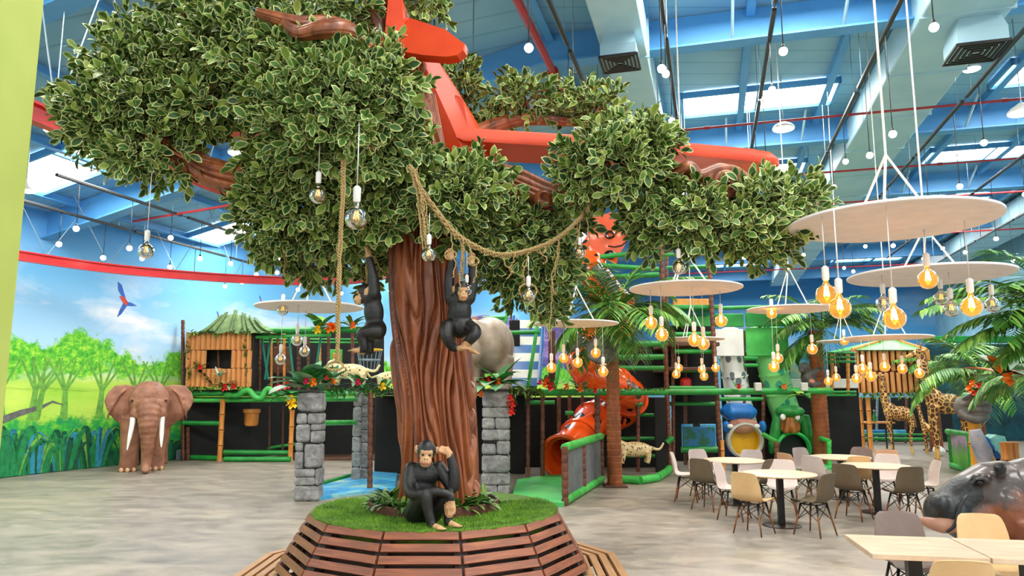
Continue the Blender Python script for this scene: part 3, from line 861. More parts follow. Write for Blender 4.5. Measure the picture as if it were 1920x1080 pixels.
# curled burl on the right limb
c = P(1358, 345, 6.05)
sp = []
for i in range(64):
    a = i * 0.215; rr = 0.155 * (1 - i / 76) + 0.012
    sp.append(c + Vector((rr * math.cos(a + 0.6), -0.0035 * i * 0.3, rr * 0.82 * math.sin(a + 0.6))))
mb = MB(); mb.tube([c + Vector((-.62, .1, .04)), c + Vector((-.40, 0.02, .06)), c + Vector((-.27, 0, .13)), c + Vector((-.1, 0, .17))] and sp, lerpl([.052, .04, .018], len(sp)), 10)
build(mb, 'curled_burl', 'sculpted_bark', tree)
branch([(1262, 330, 6.1), (1290, 315, 6.05), (1312, 330, 6.05), (1350, 318, 6.05), (1385, 325, 6.05), (1408, 338, 6.0)], [.05, .065, .06, .06, .045, .03], 5, .008, 60, 14.0)
c = P(1020, 372, 6.2); mb = MB(); mb.lathe([(.09, 0), (.07, .03), (.045, .04), (.03, .01), (.005, -.01)], c, 14, axis=(0.1, -1, 0.2)); build(mb, 'knot_hole', 'sculpted_bark', tree)

# foliage: sprigs of cream-edged leaves
m, n = newmat('leaf_green', 0.5)
oi = n.add('ShaderNodeNewGeometry')
r = n.ramp(oi, [(0.0, lin((28, 58, 28))), (0.4, lin((54, 94, 40))), (0.75, lin((88, 126, 50))), (1.0, lin((146, 168, 74)))], 'Random Per Island')
n.base(r)
M('leaf_cream', (204, 206, 136), (160, 174, 96), 6, 0.5)
for mm in ('leaf_green', 'leaf_cream'):
    b = MATS[mm].node_tree.nodes['Principled BSDF']; b.inputs['Specular IOR Level'].default_value = 0.4
oL = [(0, 0), (.16, .20), (.27, .52), (.20, .80), (0, 1.0), (-.20, .80), (-.27, .52), (-.16, .20)]
iL = [(0, .07), (.115, .24), (.205, .52), (.145, .76), (0, .91), (-.145, .76), (-.205, .52), (-.115, .24)]
def lz(x, y): return 0.30 * abs(x) - 0.34 * (y - 0.35) ** 2
LV = np.array([(x, y, lz(x, y)) for x, y in oL] + [(x, y, lz(x, y) + 0.012) for x, y in iL] + [(0, .5, lz(0, .5) - 0.02)])
LF = [(i, (i + 1) % 8, 8 + (i + 1) % 8, 8 + i) for i in range(8)]
LQ = [(16, 8, 9, 10), (16, 10, 11, 12), (16, 12, 13, 14), (16, 14, 15, 8)]
LF = np.array(LF + LQ); LM = np.array([1] * 8 + [0] * 4)
CL = [(250, 200, 128, 118, 6.2), (330, 140, 110, 80, 6.3), (250, 60, 34, 36, 6.3), (205, 120, 52, 50, 6.3), (190, 230, 75, 70, 6.1), (290, 290, 85, 60, 6.1), (440, 110, 130, 105, 6.1), (390, 200, 80, 55, 6.0), (340, 30, 70, 40, 6.4), (480, 40, 120, 60, 6.2), (560, 150, 130, 110, 5.9),
      (620, 230, 170, 130, 5.65), (690, 180, 100, 115, 5.7), (560, 310, 110, 70, 6.0), (590, 395, 140, 80, 6.2), (500, 390, 62, 60, 6.3), (520, 455, 50, 40, 6.5), (690, 380, 100, 80, 6.1), (640, 440, 90, 45, 6.4), (600, 500, 60, 30, 6.9), (640, 20, 70, 45, 6.4), (780, 8, 62, 34, 6.9),
      (750, 300, 70, 60, 5.9), (840, 370, 95, 70, 6.0), (900, 330, 60, 45, 6.1), (880, 430, 75, 40, 6.3), (960, 440, 75, 60, 6.4), (1020, 440, 80, 75, 6.5), (1010, 520, 78, 50, 6.7), (950, 510, 50, 40, 6.7), (1150, 310, 108, 72, 5.95), (1210, 270, 62, 42, 6.0), (1090, 345, 45, 40, 6.0),
      (985, 190, 78, 42, 7.4), (1060, 185, 50, 36, 7.5), (1130, 205, 48, 40, 7.3), (1170, 245, 60, 25, 6.6), (1270, 400, 95, 50, 6.15), (1240, 430, 65, 40, 6.3), (1350, 420, 110, 52, 6.1), (1440, 400, 80, 70, 6.1), (1500, 380, 55, 45, 6.2), (1420, 465, 60, 28, 6.1), (1330, 445, 65, 30, 6.2),
      (850, 150, 45, 40, 7.5), (870, 195, 38, 38, 7.6), (720, 470, 35, 30, 6.9), (690, 500, 28, 45, 7.0), (560, 470, 40, 30, 6.7), (1030, 580, 22, 26, 6.9), (1195, 415, 24, 22, 6.5)]
rg = np.random.default_rng(4)
allM = []
for (cx, cy, rx, ry, Y) in CL:
    c = np.array(P(cx, cy, Y)); sc_ = mpp(Y); n_s = int(0.019 * rx * ry) + 9
    rad = np.array([rx * sc_, 0.5 * (rx + ry) * sc_ * 0.85, ry * sc_])
    u = rg.normal(size=(n_s, 3)); u /= np.linalg.norm(u, axis=1)[:, None]
    rr = 0.42 + 0.58 * rg.random(n_s) ** 0.55
    for i in range(n_s):
        k = rr[i] * (0.92 + 0.30 * mnoise.noise(tuple(u[i] * 2.1 + c)))
        p = c + u[i] * rad * k
        d = u[i] * np.array([1, 1, 1]) + rg.normal(size=3) * 0.6 + np.array([0, -0.15, 0.12]); d /= np.linalg.norm(d)
        sd = np.cross(d, rg.normal(size=3)); sd /= np.linalg.norm(sd); up = np.cross(sd, d)
        for j in range(7):
            t = j / 6; a = j * 2.4 + rg.random() * 0.6
            ld = d * (0.45 + 0.75 * t) + (sd * math.cos(a) + up * math.sin(a)) * (0.95 - 0.6 * t); ld /= np.linalg.norm(ld)
            nr_ = d - ld * np.dot(d, ld) + np.array([0, -0.12, 0.25]); nr_ -= ld * np.dot(nr_, ld); nn = np.linalg.norm(nr_)
            nr_ = nr_ / nn if nn > 1e-4 else sd
            xs = np.cross(ld, nr_); s_ = rg.uniform(0.085, 0.135)
            b = p + d * (t * 0.17 - 0.05)
            allM.append((xs * s_, ld * s_, nr_ * s_, b))
A = np.array(allM)                                    # (n, 4, 3)
order = np.argsort(A[:, 3, 1] - 0.15 * A[:, 2, 2])
vis = np.array([o_ for o_ in order if A[o_, 2, 1] < -0.03])
single = vis[:300]; rest = np.ones(len(A), bool); rest[single] = False
def leaf_arrays(B):
    V = np.einsum('vk,nkc->nvc', LV, B[:, :3]) + B[:, 3][:, None, :]
    F = LF[None] + (np.arange(len(B)) * len(LV))[:, None, None]
    return V.reshape(-1, 3), F.reshape(-1, 4), np.tile(LM, len(B))
def np_mesh(name, V, F, mi, mats):
    me = bpy.data.meshes.new(name); k = F.shape[1]
    me.vertices.add(len(V)); me.vertices.foreach_set('co', V.astype(np.float32).ravel())
    me.loops.add(F.size); me.loops.foreach_set('vertex_index', F.astype(np.int32).ravel())
    me.polygons.add(len(F)); me.polygons.foreach_set('loop_start', np.arange(0, F.size, k, dtype=np.int32)); me.polygons.foreach_set('loop_total', np.full(len(F), k, dtype=np.int32))
    for q in mats: me.materials.append(MATS[q])
    me.polygons.foreach_set('material_index', mi.astype(np.int32)); me.polygons.foreach_set('use_smooth', np.ones(len(F), bool))
    me.update(calc_edges=True); return me
V, F, mi = leaf_arrays(A[rest]); sh = np.array(SHIFT[tree.name])
fo = bpy.data.objects.new('foliage', np_mesh('foliage', V - sh, F, mi, ['leaf_green', 'leaf_cream'])); COL.objects.link(fo); adopt(fo, tree); tag(fo, 'dense green leaves with cream edges', kind='stuff')
one = np_mesh('leaf', LV, LF, LM, ['leaf_green', 'leaf_cream'])
for i in single:
    X, Yv, Z, b = A[i]; o = bpy.data.objects.new('leaf', one); COL.objects.link(o); adopt(o, tree); b = b - sh
    o.matrix_basis = Matrix(((X[0], Yv[0], Z[0], b[0]), (X[1], Yv[1], Z[1], b[1]), (X[2], Yv[2], Z[2], b[2]), (0, 0, 0, 1)))
# twigs carrying the clumps
rn = random.Random(21); mb = MB()
for (cx, cy, rx, ry, Y) in CL:
    c = P(cx, cy, Y)
    for k in range(6):
        e = c + Vector((rn.uniform(-1, 1) * rx, rn.uniform(-.8, .5) * rx, rn.uniform(-1, 1) * ry)) * (mpp(Y) * 0.8)
        mb.tube([c + Vector((rn.uniform(-.05, .05), .1, rn.uniform(-.05, .05))), c.lerp(e, .5) + Vector((0, 0, .04)), e], [.012, .008, .004], 5)
build(mb, 'twigs', 'sculpted_bark', tree, kind='stuff')

# ================================================================== the crashed aeroplane
M('plane_orange', (222, 72, 24), (204, 56, 18), 2.2, 0.45, bump=0.05)
M('plane_stripe', (212, 146, 40), (196, 130, 32), 3, 0.5)
pl = thing('crashed_aeroplane', P(830, 300, 6.9), 'orange wooden aeroplane stuck nose-down in the tree crown', 'aeroplane')
def slab(mb, outline, th, up):
    """rounded plate: outline points around, thickness along up"""
    up = Vector(up).normalized() * th; n_ = len(outline); c = sum((Vector(q) for q in outline), Vector()) / n_
    rings = [(0.94, -.5), (1.0, -.28), (1.0, .28), (0.94, .5)]; o = len(mb.v)
    for k, h in rings:
        mb.v += [c + (Vector(q) - c) * (k if k == 1 else 1 - (1 - k) * 0.6) + up * h for q in outline]
    for r_ in range(3):
        for i in range(n_):
            j = (i + 1) % n_; mb._f(o + r_ * n_ + i, o + r_ * n_ + j, o + (r_ + 1) * n_ + j, o + (r_ + 1) * n_ + i)
    mb._f(*[o + i for i in range(n_)][::-1]); mb._f(*[o + 3 * n_ + i for i in range(n_)])
A0 = P(855, 250, 6.55); A1 = P(1478, 288, 6.95); sd = (A1 - A0); L = sd.length; sd.normalize(); ch = Vector((0.03, 1, -0.02)).normalized(); upw = sd.cross(ch)
prof = [(0, 0), (0.35, 0.005), (0.7, 0.035), (0.9, 0.09), (0.97, 0.15), (1.0, 0.27), (0.985, 0.38), (0.93, 0.46), (0.7, 0.52), (0.35, 0.55), (0, 0.56)]
mb = MB(); slab(mb, [A0 + sd * (L * a) + ch * b for a, b in prof], 0.13, upw); build(mb, 'wing', 'plane_orange', pl, ang=35)
mb = MB(); slab(mb, [A0 - sd * (2.2 * a + .5) + ch * b + upw * .05 for a, b in prof][::-1], 0.13, upw); build(mb, 'wing', 'plane_orange', pl, ang=35)
fa = [P(865, 330, 7.1), P(838, 255, 6.85), P(812, 190, 6.75), P(785, 120, 6.65), P(757, 55, 6.55)]
mb = MB(); mb.tube(catmull(fa, 5), [.36, .34, .28, .19, .10], 8); build(mb, 'fuselage', 'plane_orange', pl, ang=30)
b = P(858, 215, 6.6); mb = MB(); mb.add([b + Vector(q) for q in ((-.02, -.02, .19), (.05, -.02, .16), (.10, 0, -.14), (.02, -.03, -.16), (-.05, .14, .19), (.02, .14, .16), (.07, .2, -.14), (-.02, .2, -.16))], [(0, 3, 2, 1), (4, 5, 6, 7), (0, 1, 5, 4), (2, 3, 7, 6), (1, 2, 6, 5), (0, 4, 7, 3)])
build(mb, 'windscreen_fairing', 'plane_orange', pl, smooth=False)
t0 = P(752, 75, 6.5)
S0 = P(750, 72, 6.45); S1 = P(876, 96, 6.2); sd2 = (S1 - S0).normalized(); L2 = (S1 - S0).length; ch2 = Vector((-0.35, .35, .9)).normalized(); ch2 = (ch2 - sd2 * ch2.dot(sd2)).normalized(); up2 = sd2.cross(ch2)
prof2 = [(0, -.18), (.5, -.17), (.82, -.14), (.95, -.10), (1.0, -.03), (.97, .04), (.6, .16), (0, .22)]
mb = MB(); slab(mb, [S0 + sd2 * (L2 * a) + ch2 * b for a, b in prof2], 0.10, up2); tl = build(mb, 'tailplane', 'plane_orange', pl, ang=35)
mb = MB(); mb.box(S0 + sd2 * (L2 * .55) + up2 * -.052, (0.30, .035, .006), rot=Matrix((sd2, ch2, up2)).transposed() @ Matrix.Rotation(R(12), 3, 'Z')); build(mb, 'stripe', 'plane_stripe', tl, smooth=False)
mb = MB(); slab(mb, [S0 - sd2 * (L2 * a) + ch2 * b for a, b in prof2][::-1], 0.10, up2); build(mb, 'tailplane', 'plane_orange', pl, ang=35)
mb = MB(); slab(mb, [P(722, 92, 6.4), P(748, 96, 6.4), P(762, 60, 6.42), P(757, 10, 6.45), P(746, -30, 6.5), P(736, -40, 6.5), P(730, 0, 6.45), P(726, 45, 6.4)], 0.09, (0.15, 1, 0)); build(mb, 'tail_fin', 'plane_orange', pl, ang=35)

# ================================================================== ropes
m, n = newmat('jute_rope', 0.9)
co = n.coord((1, 1, 1)); wv = n.add('ShaderNodeTexWave', {'Vector': (co, 0), 'Scale': 28.0, 'Distortion': 3.0}); wv.bands_direction = 'DIAGONAL'
r = n.ramp(wv, [(0.2, lin((138, 112, 68))), (0.7, lin((196, 168, 112)))]); n.base(r); n.bump(wv, 0.6, 0.01)
rn = random.Random(2)
def wob(pts, amp, k=6):
    ps = catmull(pts, k)
    return [q + Vector((rn.uniform(-amp, amp), rn.uniform(-amp, amp), rn.uniform(-amp, amp))) for q in ps]
def strand(mb, pts, r, amp=0.006, seg=5): mb.tube(wob(pts, amp), r, seg)
gar = thing('rope_garland', P(770, 315, 5.5), 'thick jute rope garland swagged between trunk and right branch', 'rope')
gp = [(768, 312, 5.5), (785, 350, 5.5), (815, 392, 5.55), (850, 435, 5.6), (890, 462, 5.65), (935, 478, 5.7), (985, 472, 5.75), (1040, 450, 5.85), (1085, 412, 5.95), (1108, 380, 6.0), (1120, 365, 6.0)]
for k in range(3):
    mb = MB(); off = [Vector((0.012 * math.cos(i * 1.3 + k * 2.1), 0.012 * math.sin(i * 1.3 + k * 2.1), 0.012 * math.cos(i * 1.3 + k * 2.1 + 1))) for i in range(61)]
    ps = catmull([P(*q) for q in gp], 6); mb.tube([p + o_ for p, o_ in zip(ps, off)], 0.013, 6); build(mb, 'rope_strand', 'jute_rope', gar)
for (x, y, Y, dn, dx) in ((845, 432, 5.6, 90, 8), (868, 450, 5.6, 105, -6), (880, 458, 5.6, 70, 14), (940, 478, 5.7, 45, 20), (965, 476, 5.7, 36, -8), (990, 472, 5.75, 60, -10), (1010, 465, 5.8, 30, 16), (1048, 445, 5.85, 110, -14), (1090, 400, 6, 90, -10), (1080, 415, 6, 60, 12), (1100, 392, 6, 70, 4)):
    mb = MB(); strand(mb, [P(x, y, Y), P(x + dx * .3, y + dn * .35, Y), P(x + dx, y + dn * .7, Y), P(x + dx * .5, y + dn, Y)], 0.006, 0.008); build(mb, 'dangling_strand', 'jute_rope', gar)
for (x, y, Y, s) in ((845, 478, 5.6, 11), (888, 490, 5.6, 10), (1015, 468, 5.8, 9), (990, 545, 5.7, 17)):
    mb = MB(); c = P(x, y, Y); rr = s * mpp(Y); mb.tube([c + Vector((rr * math.cos(a * .52), .01 * math.sin(a), rr * .8 * math.sin(a * .52))) for a in range(13)], 0.008, 5); build(mb, 'rope_loop', 'jute_rope', gar)
def hanging_rope(pts, r, n_, lab, spread=0.02):
    t = thing('hanging_rope', P(*pts[-1]), lab, 'rope', 'jute ropes hanging from the tree')
    for k in range(n_):
        mb = MB(); o_ = Vector((rn.uniform(-spread, spread), rn.uniform(-spread, spread), 0)); strand(mb, [P(*q) + o_ for q in pts], r, 0.007); build(mb, 'rope_strand', 'jute_rope', t)
hanging_rope([(646, 300, 5.3), (640, 420, 5.3), (636, 520, 5.3), (634, 620, 5.3), (632, 680, 5.3)], 0.011, 4, 'long thick jute rope hanging left of the trunk', 0.012)
c = P(628, 684, 5.3); t = thing('rope_ring', c, 'rope bound ring hanging at the foot of the long rope', 'rope ring')
mb = MB(); mb.tube([c + Vector((.06 * math.cos(a * .4), .02 * math.sin(a * .4), .03 * math.sin(a * .4) - .01)) for a in range(17)], 0.009, 6); build(mb, 'loop', 'jute_rope', t)
mb = MB(); mb.tube([c + Vector((.02, 0, .02)), c + Vector((.02, 0, .12))], 0.012, 6); build(mb, 'binding', 'jute_rope', t)
hanging_rope([(775, 315, 5.45), (790, 370, 5.45), (795, 420, 5.45), (800, 470, 5.45)], 0.006, 7, 'frayed jute rope bundle holding a glass bulb before the trunk', 0.03)
hanging_rope([(690, 420, 6.2), (688, 470, 6.2), (692, 520, 6.2), (690, 560, 6.2)], 0.008, 3, 'jute rope bundle gripped by the side-facing chimpanzee', 0.02)
hanging_rope([(690, 470, 6.25), (710, 500, 6.3), (728, 520, 6.35)], 0.007, 1, 'short jute rope slanting from the trunk to the chimpanzee', 0.005)
hanging_rope([(868, 450, 5.9), (868, 490, 5.9), (866, 530, 5.9), (872, 560, 5.9)], 0.007, 3, 'jute rope draped over the climbing chimpanzee face', 0.02)
hanging_rope([(1045, 440, 5.9), (1047, 480, 5.9), (1035, 530, 5.9), (1032, 580, 5.9), (1028, 640, 5.9)], 0.006, 1, 'thin trailing vine rope right of the garland', 0.01)
hanging_rope([(533, 440, 6.4), (535, 470, 6.4), (534, 520, 6.4)], 0.012, 1, 'leaf wrapped cord hanging under the left foliage', 0.01)

# ================================================================== glass bulbs hung from the tree
def glassmat(name, tint, gloss=0.10, glow=0.0):
    m = bpy.data.materials.new(name); m.use_nodes = True; nt = m.node_tree; nt.nodes.clear(); MATS[name] = m
    out = nt.nodes.new('ShaderNodeOutputMaterial'); mx = nt.nodes.new('ShaderNodeMixShader'); tr = nt.nodes.new('ShaderNodeBsdfTransparent'); gl = nt.nodes.new('ShaderNodeBsdfGlossy'); lw = nt.nodes.new('ShaderNodeLayerWeight')
    tr.inputs[0].default_value = lin(tint); gl.inputs['Roughness'].default_value = 0.03; lw.inputs[0].default_value = 0.32
    ma = nt.nodes.new('ShaderNodeMath'); ma.operation = 'ADD'; ma.inputs[1].default_value = gloss; ma.use_clamp = True
    nt.links.new(lw.outputs['Fresnel'], ma.inputs[0]); nt.links.new(ma.outputs[0], mx.inputs[0]); nt.links.new(tr.outputs[0], mx.inputs[1]); nt.links.new(gl.outputs[0], mx.inputs[2]); nt.links.new(mx.outputs[0], out.inputs[0])
    if glow:                                   # lit bulb: the tinted glass itself glows
        em = nt.nodes.new('ShaderNodeEmission'); em.inputs[0].default_value = lin((255, 186, 84)); em.inputs[1].default_value = glow; ad = nt.nodes.new('ShaderNodeAddShader')
        nt.links.new(mx.outputs[0], ad.inputs[0]); nt.links.new(em.outputs[0], ad.inputs[1]); nt.links.new(ad.outputs[0], out.inputs[0]); lw.inputs[0].default_value = .12
glassmat('clear_glass', (236, 230, 214), 0.16)
glassmat('amber_glass', (255, 206, 120), 0.03, .30)
M('white_plastic', (240, 238, 232), (228, 226, 220), 3, 0.4)
M('brass_cap', (196, 168, 104), (170, 140, 84), 6, 0.3, metal=0.7)
emis('filament_hot', (255, 200, 110), 40.0)
emis('filament_warm', (255, 206, 120), 0.8)
sock_me = mesh_from('socket', (q := MB().lathe([(.018, -.10), (.026, -.09), (.027, 0), (.012, .015)], seg=12)).v, q.f, q.m, [MATS['white_plastic']]); sharp(sock_me)
def globe_profile(r):
    return [(.014, .0), (.018, -.015), (.024, -.03)] + [(r * math.sin(a), -.03 - r * .85 - r * math.cos(a) * -1 * -1 + 0 if False else -.035 - r + r * math.cos(a)) for a in [R(x) for x in range(22, 180, 13)]] + [(.002, -.035 - 2 * r)]
glass_me = {}
for key, mt in (('clear', 'clear_glass'), ('amber', 'amber_glass')):
    q = MB().lathe(globe_profile(.08), seg=18, cap=False); glass_me[key] = mesh_from('glass_globe', q.v, q.f, q.m, [MATS[mt]])
def fil(mat):
    q = MB()
    for k in range(5):
        a0, a1 = k * 1.256, (k + 1) * 1.256
        q.tube([(.011 * math.cos(a0), .011 * math.sin(a0), -.05), (.020 * math.cos((a0 + a1) / 2), .020 * math.sin((a0 + a1) / 2), -.125)], .0045, 5)
    q.lathe([(.006, -.03), (.006, -.06)], seg=6)
    return mesh_from('filament', q.v, q.f, q.m, [MATS[mat]])
fil_me = {'hot': fil('filament_hot'), 'warm': fil('filament_warm')}
wcord_me = mesh_from('cord', (q := MB().tube([(0, 0, 0), (0, 0, 1)], 0.004, 5)).v, q.f, q.m, [MATS['white_plastic']])
def bulb_lamp(px, py, Y, top_py, lab, s=1.0, hot=False):
    """globe centre at pixel; cord up to top_py"""
    c = P(px, py, Y); base = c + Vector((0, 0, .21 * s)); up = P(px, top_py, Y).z - base.z
    o = thing('hanging_bulb', base, lab, 'light bulb', 'glass bulbs hung in the tree', world=False, scale=s)
    inst(wcord_me, 'cord', o, scale=(1, 1, max(up / s, .05))); inst(sock_me, 'socket', o)
    gl = inst(glass_me['clear'], 'glass_globe', o, (0, 0, -.095)); inst(fil_me['hot' if hot else 'warm'], 'filament', gl)
bulb_lamp(668, 409, 5.15, 230, 'large clear glass bulb lowest under the left foliage', 1.08)
bulb_lamp(596, 366, 5.35, 230, 'clear glass bulb left of the largest tree bulb', 0.84)
bulb_lamp(274, 471, 5.9, 300, 'clear glass bulb hanging alone before the mural sky', 0.8)
bulb_lamp(804, 478, 5.4, 400, 'clear glass bulb netted in rope before the trunk', 0.72)
bulb_lamp(991, 555, 5.7, 480, 'clear glass bulb hanging in a rope loop under the garland', 0.72)
bulb_lamp(1273, 502, 6.0, 440, 'clear glass bulb under the right branch', 0.74)
bulb_lamp(1087, 474, 6.0, 420, 'frosted bulb tangled in vines at the garland right end', 0.6)
bulb_lamp(875, 545, 5.9, 470, 'clear glass bulb before the climbing chimpanzee', 0.6)

# ================================================================== chimpanzees
M('chimp_fur', (30, 29, 28), (15, 15, 16), 9, 0.42, bump=0.25, bscale=60, stretch=(1, 1, .5))
M('chimp_skin', (206, 164, 118), (178, 132, 90), 8, 0.5)
M('eye_dark', (26, 16, 10), None, 4, 0.15)
M('mouth_red', (160, 84, 60), (140, 70, 50), 8, 0.5)
def limbs(mb, chains):
    for pts, rad in chains: mb.tube(catmull(pts, 4), rad, 10); mb.ell(pts[0], rad[0], 8, 6); mb.ell(pts[-1], rad[-1], 8, 6)
def hand(mb, w, d, side, s=1.0, curl=0.5, nrm=None):
    """palm plus four unequal fingers and a thumb"""
    d = Vector(d).normalized(); sd = Vector(side); sd = (sd - d * sd.dot(d)).normalized(); nn = Vector(nrm) if nrm else d.cross(sd)
    mb.ell(Vector(w) + d * .025 * s, (.024 * s,) * 3, 8, 6)
    for k, ln in zip((-1.5, -.5, .5, 1.5), (.85, 1.0, .97, .78)):
        b = Vector(w) + d * .035 * s + sd * (k * .0155 * s)
        mb.tube([Vector(w) + sd * k * .01 * s, b, b + (d + nn * curl * .4) * (.035 * ln * s), b + (d * (1 - curl * .3) + nn * curl) * (.06 * ln * s)], [.010 * s, .0095 * s, .0085 * s, .0075 * s], 8)
    b = Vector(w) + sd * (-.022 * s) + d * .01 * s
    mb.tube([Vector(w), b, b + (d * .7 - sd * .6 + nn * curl * .5) * (.035 * s)], [.010 * s, .010 * s, .0085 * s], 8)
def chimp_head(mb, c, f, u, s):
    """c centre, f facing, u up; returns (skin test, eyes, mouth)"""
    f = Vector(f).normalized(); u = Vector(u); u = (u - f * u.dot(f)).normalized(); r = f.cross(u)
    Rm = Matrix((r, f, u)).transposed()
    at = lambda x, y, z: Vector(c) + (r * x + f * y + u * z) * s
    mb.ell(at(0, -.01, .012), (.066 * s, .075 * s, .082 * s), 14, 10, Rm)
    mb.ell(at(0, .045, .016), (.052 * s, .022 * s, .016 * s), 12, 8, Rm)       # brow
    mb.ell(at(0, .052, -.045), (.045 * s, .040 * s, .036 * s), 12, 8, Rm)      # muzzle
    mb.ell(at(0, .048, -.07), (.036 * s, .030 * s, .022 * s), 12, 8, Rm)       # chin
    mb.ell(at(0, .072, -.020), (.016 * s, .012 * s, .010 * s), 8, 6, Rm)       # nose
    for k in (-1, 1): mb.ell(at(k * .076, -.02, .022), (.012 * s, .020 * s, .030 * s), 8, 6, Rm)
    inv = Rm.transposed()
    def skin(p):
        q = inv @ (p - Vector(c)) / s
        if .066 < abs(q.x) < .092 and abs(q.y + .02) < .024 and -.012 < q.z < .056: return True
        return .030 < q.y < .12 and abs(q.x) < .046 - max(0, q.z) * .2 and -.10 < q.z < .030
    return skin, at, Rm
def chimp(base, lab, torso, arms, legs, head, hands, feet, s=1.0, voxel=.009):
    t = thing('chimpanzee_statue', base, lab, 'statue', 'chimpanzee statues')
    mb = MB()
    for c, r_, rot in torso: mb.ell(c, r_, 14, 10, rot)
    limbs(mb, arms + legs)
    skin, at, Rm = chimp_head(mb, *head)
    for w, d, sd, cu, nn in hands: hand(mb, w, d, sd, s, cu, nn)
    for a, d, sd in feet:
        d = Vector(d).normalized(); mb.tube([Vector(a) - d * .015 * s, Vector(a) + d * .05 * s, Vector(a) + d * .085 * s], [.026 * s, .024 * s, .020 * s], 8)
        hand(mb, Vector(a) + d * .06 * s, d, sd, s * .8, 0.15, None)
    body = remesh(mb, voxel, 2, .4)
    tips = [Vector(h[0]) + Vector(h[1]).normalized() * .045 * s for h in hands] + [Vector(q[0]) + Vector(q[1]).normalized() * .085 * s for q in feet]
    paint(body, lambda p: 1 if skin(p) or any((p - q).length < .066 * s for q in tips) else 0)
    bo = build(body, 'body', ['chimp_fur', 'chimp_skin'], t, ang=180)
    hs = head[3]
    for k in (-1, 1):
        e = MB(); e.ell(at(k * .022, .056, -.002), (.012 * hs, .009 * hs, .009 * hs), 8, 6, Rm); build(e, 'eye', 'eye_dark', t)
    e = MB(); e.tube([at(x, .088 - 9 * x * x, -.056 - abs(x) * .1) for x in (-.032, -.018, 0, .018, .032)], .004 * hs, 6); build(e, 'mouth', 'mouth_red', t)
    for k in (-1, 1):
        e = MB(); e.ell(at(k * .009, .084, -.026), (.005 * hs, .005 * hs, .004 * hs), 6, 5, Rm); build(e, 'nostril', 'eye_dark', t)
    return t
B0 = Vector((-.632, 5.72, TOPZ)); q = lambda x, y, z: B0 + Vector((x, y, z))
chimp(B0, 'black chimpanzee statue sitting on the turf scratching its head', [(q(-.06, .02, .12), (.115, .11, .12), None), (q(-.055, .0, .26), (.11, .095, .16), (R(8), 0, 0)), (q(-.045, -.02, .38), (.125, .085, .10), None), (q(-.03, -.03, .46), (.05, .05, .06), None)],
      [([q(.07, -.02, .43), q(.15, -.05, .32), q(.185, -.08, .29), q(.19, -.09, .40), q(.155, -.09, .54)], [.055, .050, .048, .042, .030]),
       ([q(-.145, -.02, .42), q(-.15, -.09, .30), q(-.10, -.16, .25), q(.05, -.20, .275), q(.165, -.20, .25), q(.185, -.20, .19)], [.058, .05, .045, .036, .03, .024])],
      [([q(-.11, -.02, .09), q(-.06, -.12, .20), q(-.01, -.19, .255), q(.01, -.20, .14), q(.04, -.20, .035)], [.085, .072, .055, .042, .034]),
       ([q(.02, -.02, .09), q(.10, -.10, .18), q(.155, -.16, .235), q(.16, -.15, .14), q(.15, -.14, .045)], [.08, .068, .052, .040, .032])],
      (q(-.025, -.075, .545), (.12, -1, -.12), (0.08, 0, 1), 1.08), [(q(.155, -.09, .55), (-1, -.15, .45), (0, -.5, -.8), .25, (0, -.6, -.6)), (q(.185, -.2, .19), (.02, -.05, -1), (1, .2, 0), .3, (-.5, -.5, 0))],
      [(q(.05, -.22, .03), (.75, -.7, -.05), (.5, .6, 0)), (q(.155, -.16, .04), (.75, -.55, -.1), (.5, .6, 0))], 1.05)
# side-facing chimp hanging by both arms
Yc = 6.05; k_ = lambda x, y, dy=0.0: P(x, y, Yc + dy)
chimp(k_(690, 655), 'black chimpanzee statue hanging side-on from a rope left of the trunk', [(k_(703, 618), (.10, .09, .10), None), (k_(701, 585), (.085, .08, .14), (0, R(-6), 0)), (k_(696, 558), (.09, .085, .08), None)],
      [([k_(700, 552, -.05), k_(700, 525, -.05), k_(696, 500, -.04), k_(690, 480, -.02)], [.052, .042, .034, .024]), ([k_(703, 552, .07), k_(702, 525, .06), k_(697, 500, .04), k_(692, 478, .02)], [.052, .042, .034, .024])],
      [([k_(706, 622, -.06), k_(692, 622, -.08), k_(677, 628, -.08), k_(681, 642, -.08), k_(683, 654, -.08)], [.075, .062, .048, .040, .032]), ([k_(706, 622, .06), k_(698, 630, .08), k_(688, 636, .08), k_(692, 648, .08), k_(694, 658, .08)], [.075, .062, .048, .040, .032])],
      (k_(683, 552), (-1, -.25, -.05), (0, 0, 1), 0.98), [(k_(690, 480, -.02), (-.1, 0, 1), (0, 1, 0), .6, (-1, 0, 0)), (k_(692, 478, .02), (-.1, 0, 1), (0, 1, 0), .6, (-1, 0, 0))],
      [(k_(680, 657, -.08), (-1, -.1, .0), (0, 1, 0)), (k_(690, 660, .08), (-1, 0, 0), (0, 1, 0))], .95)
Yc = 5.95
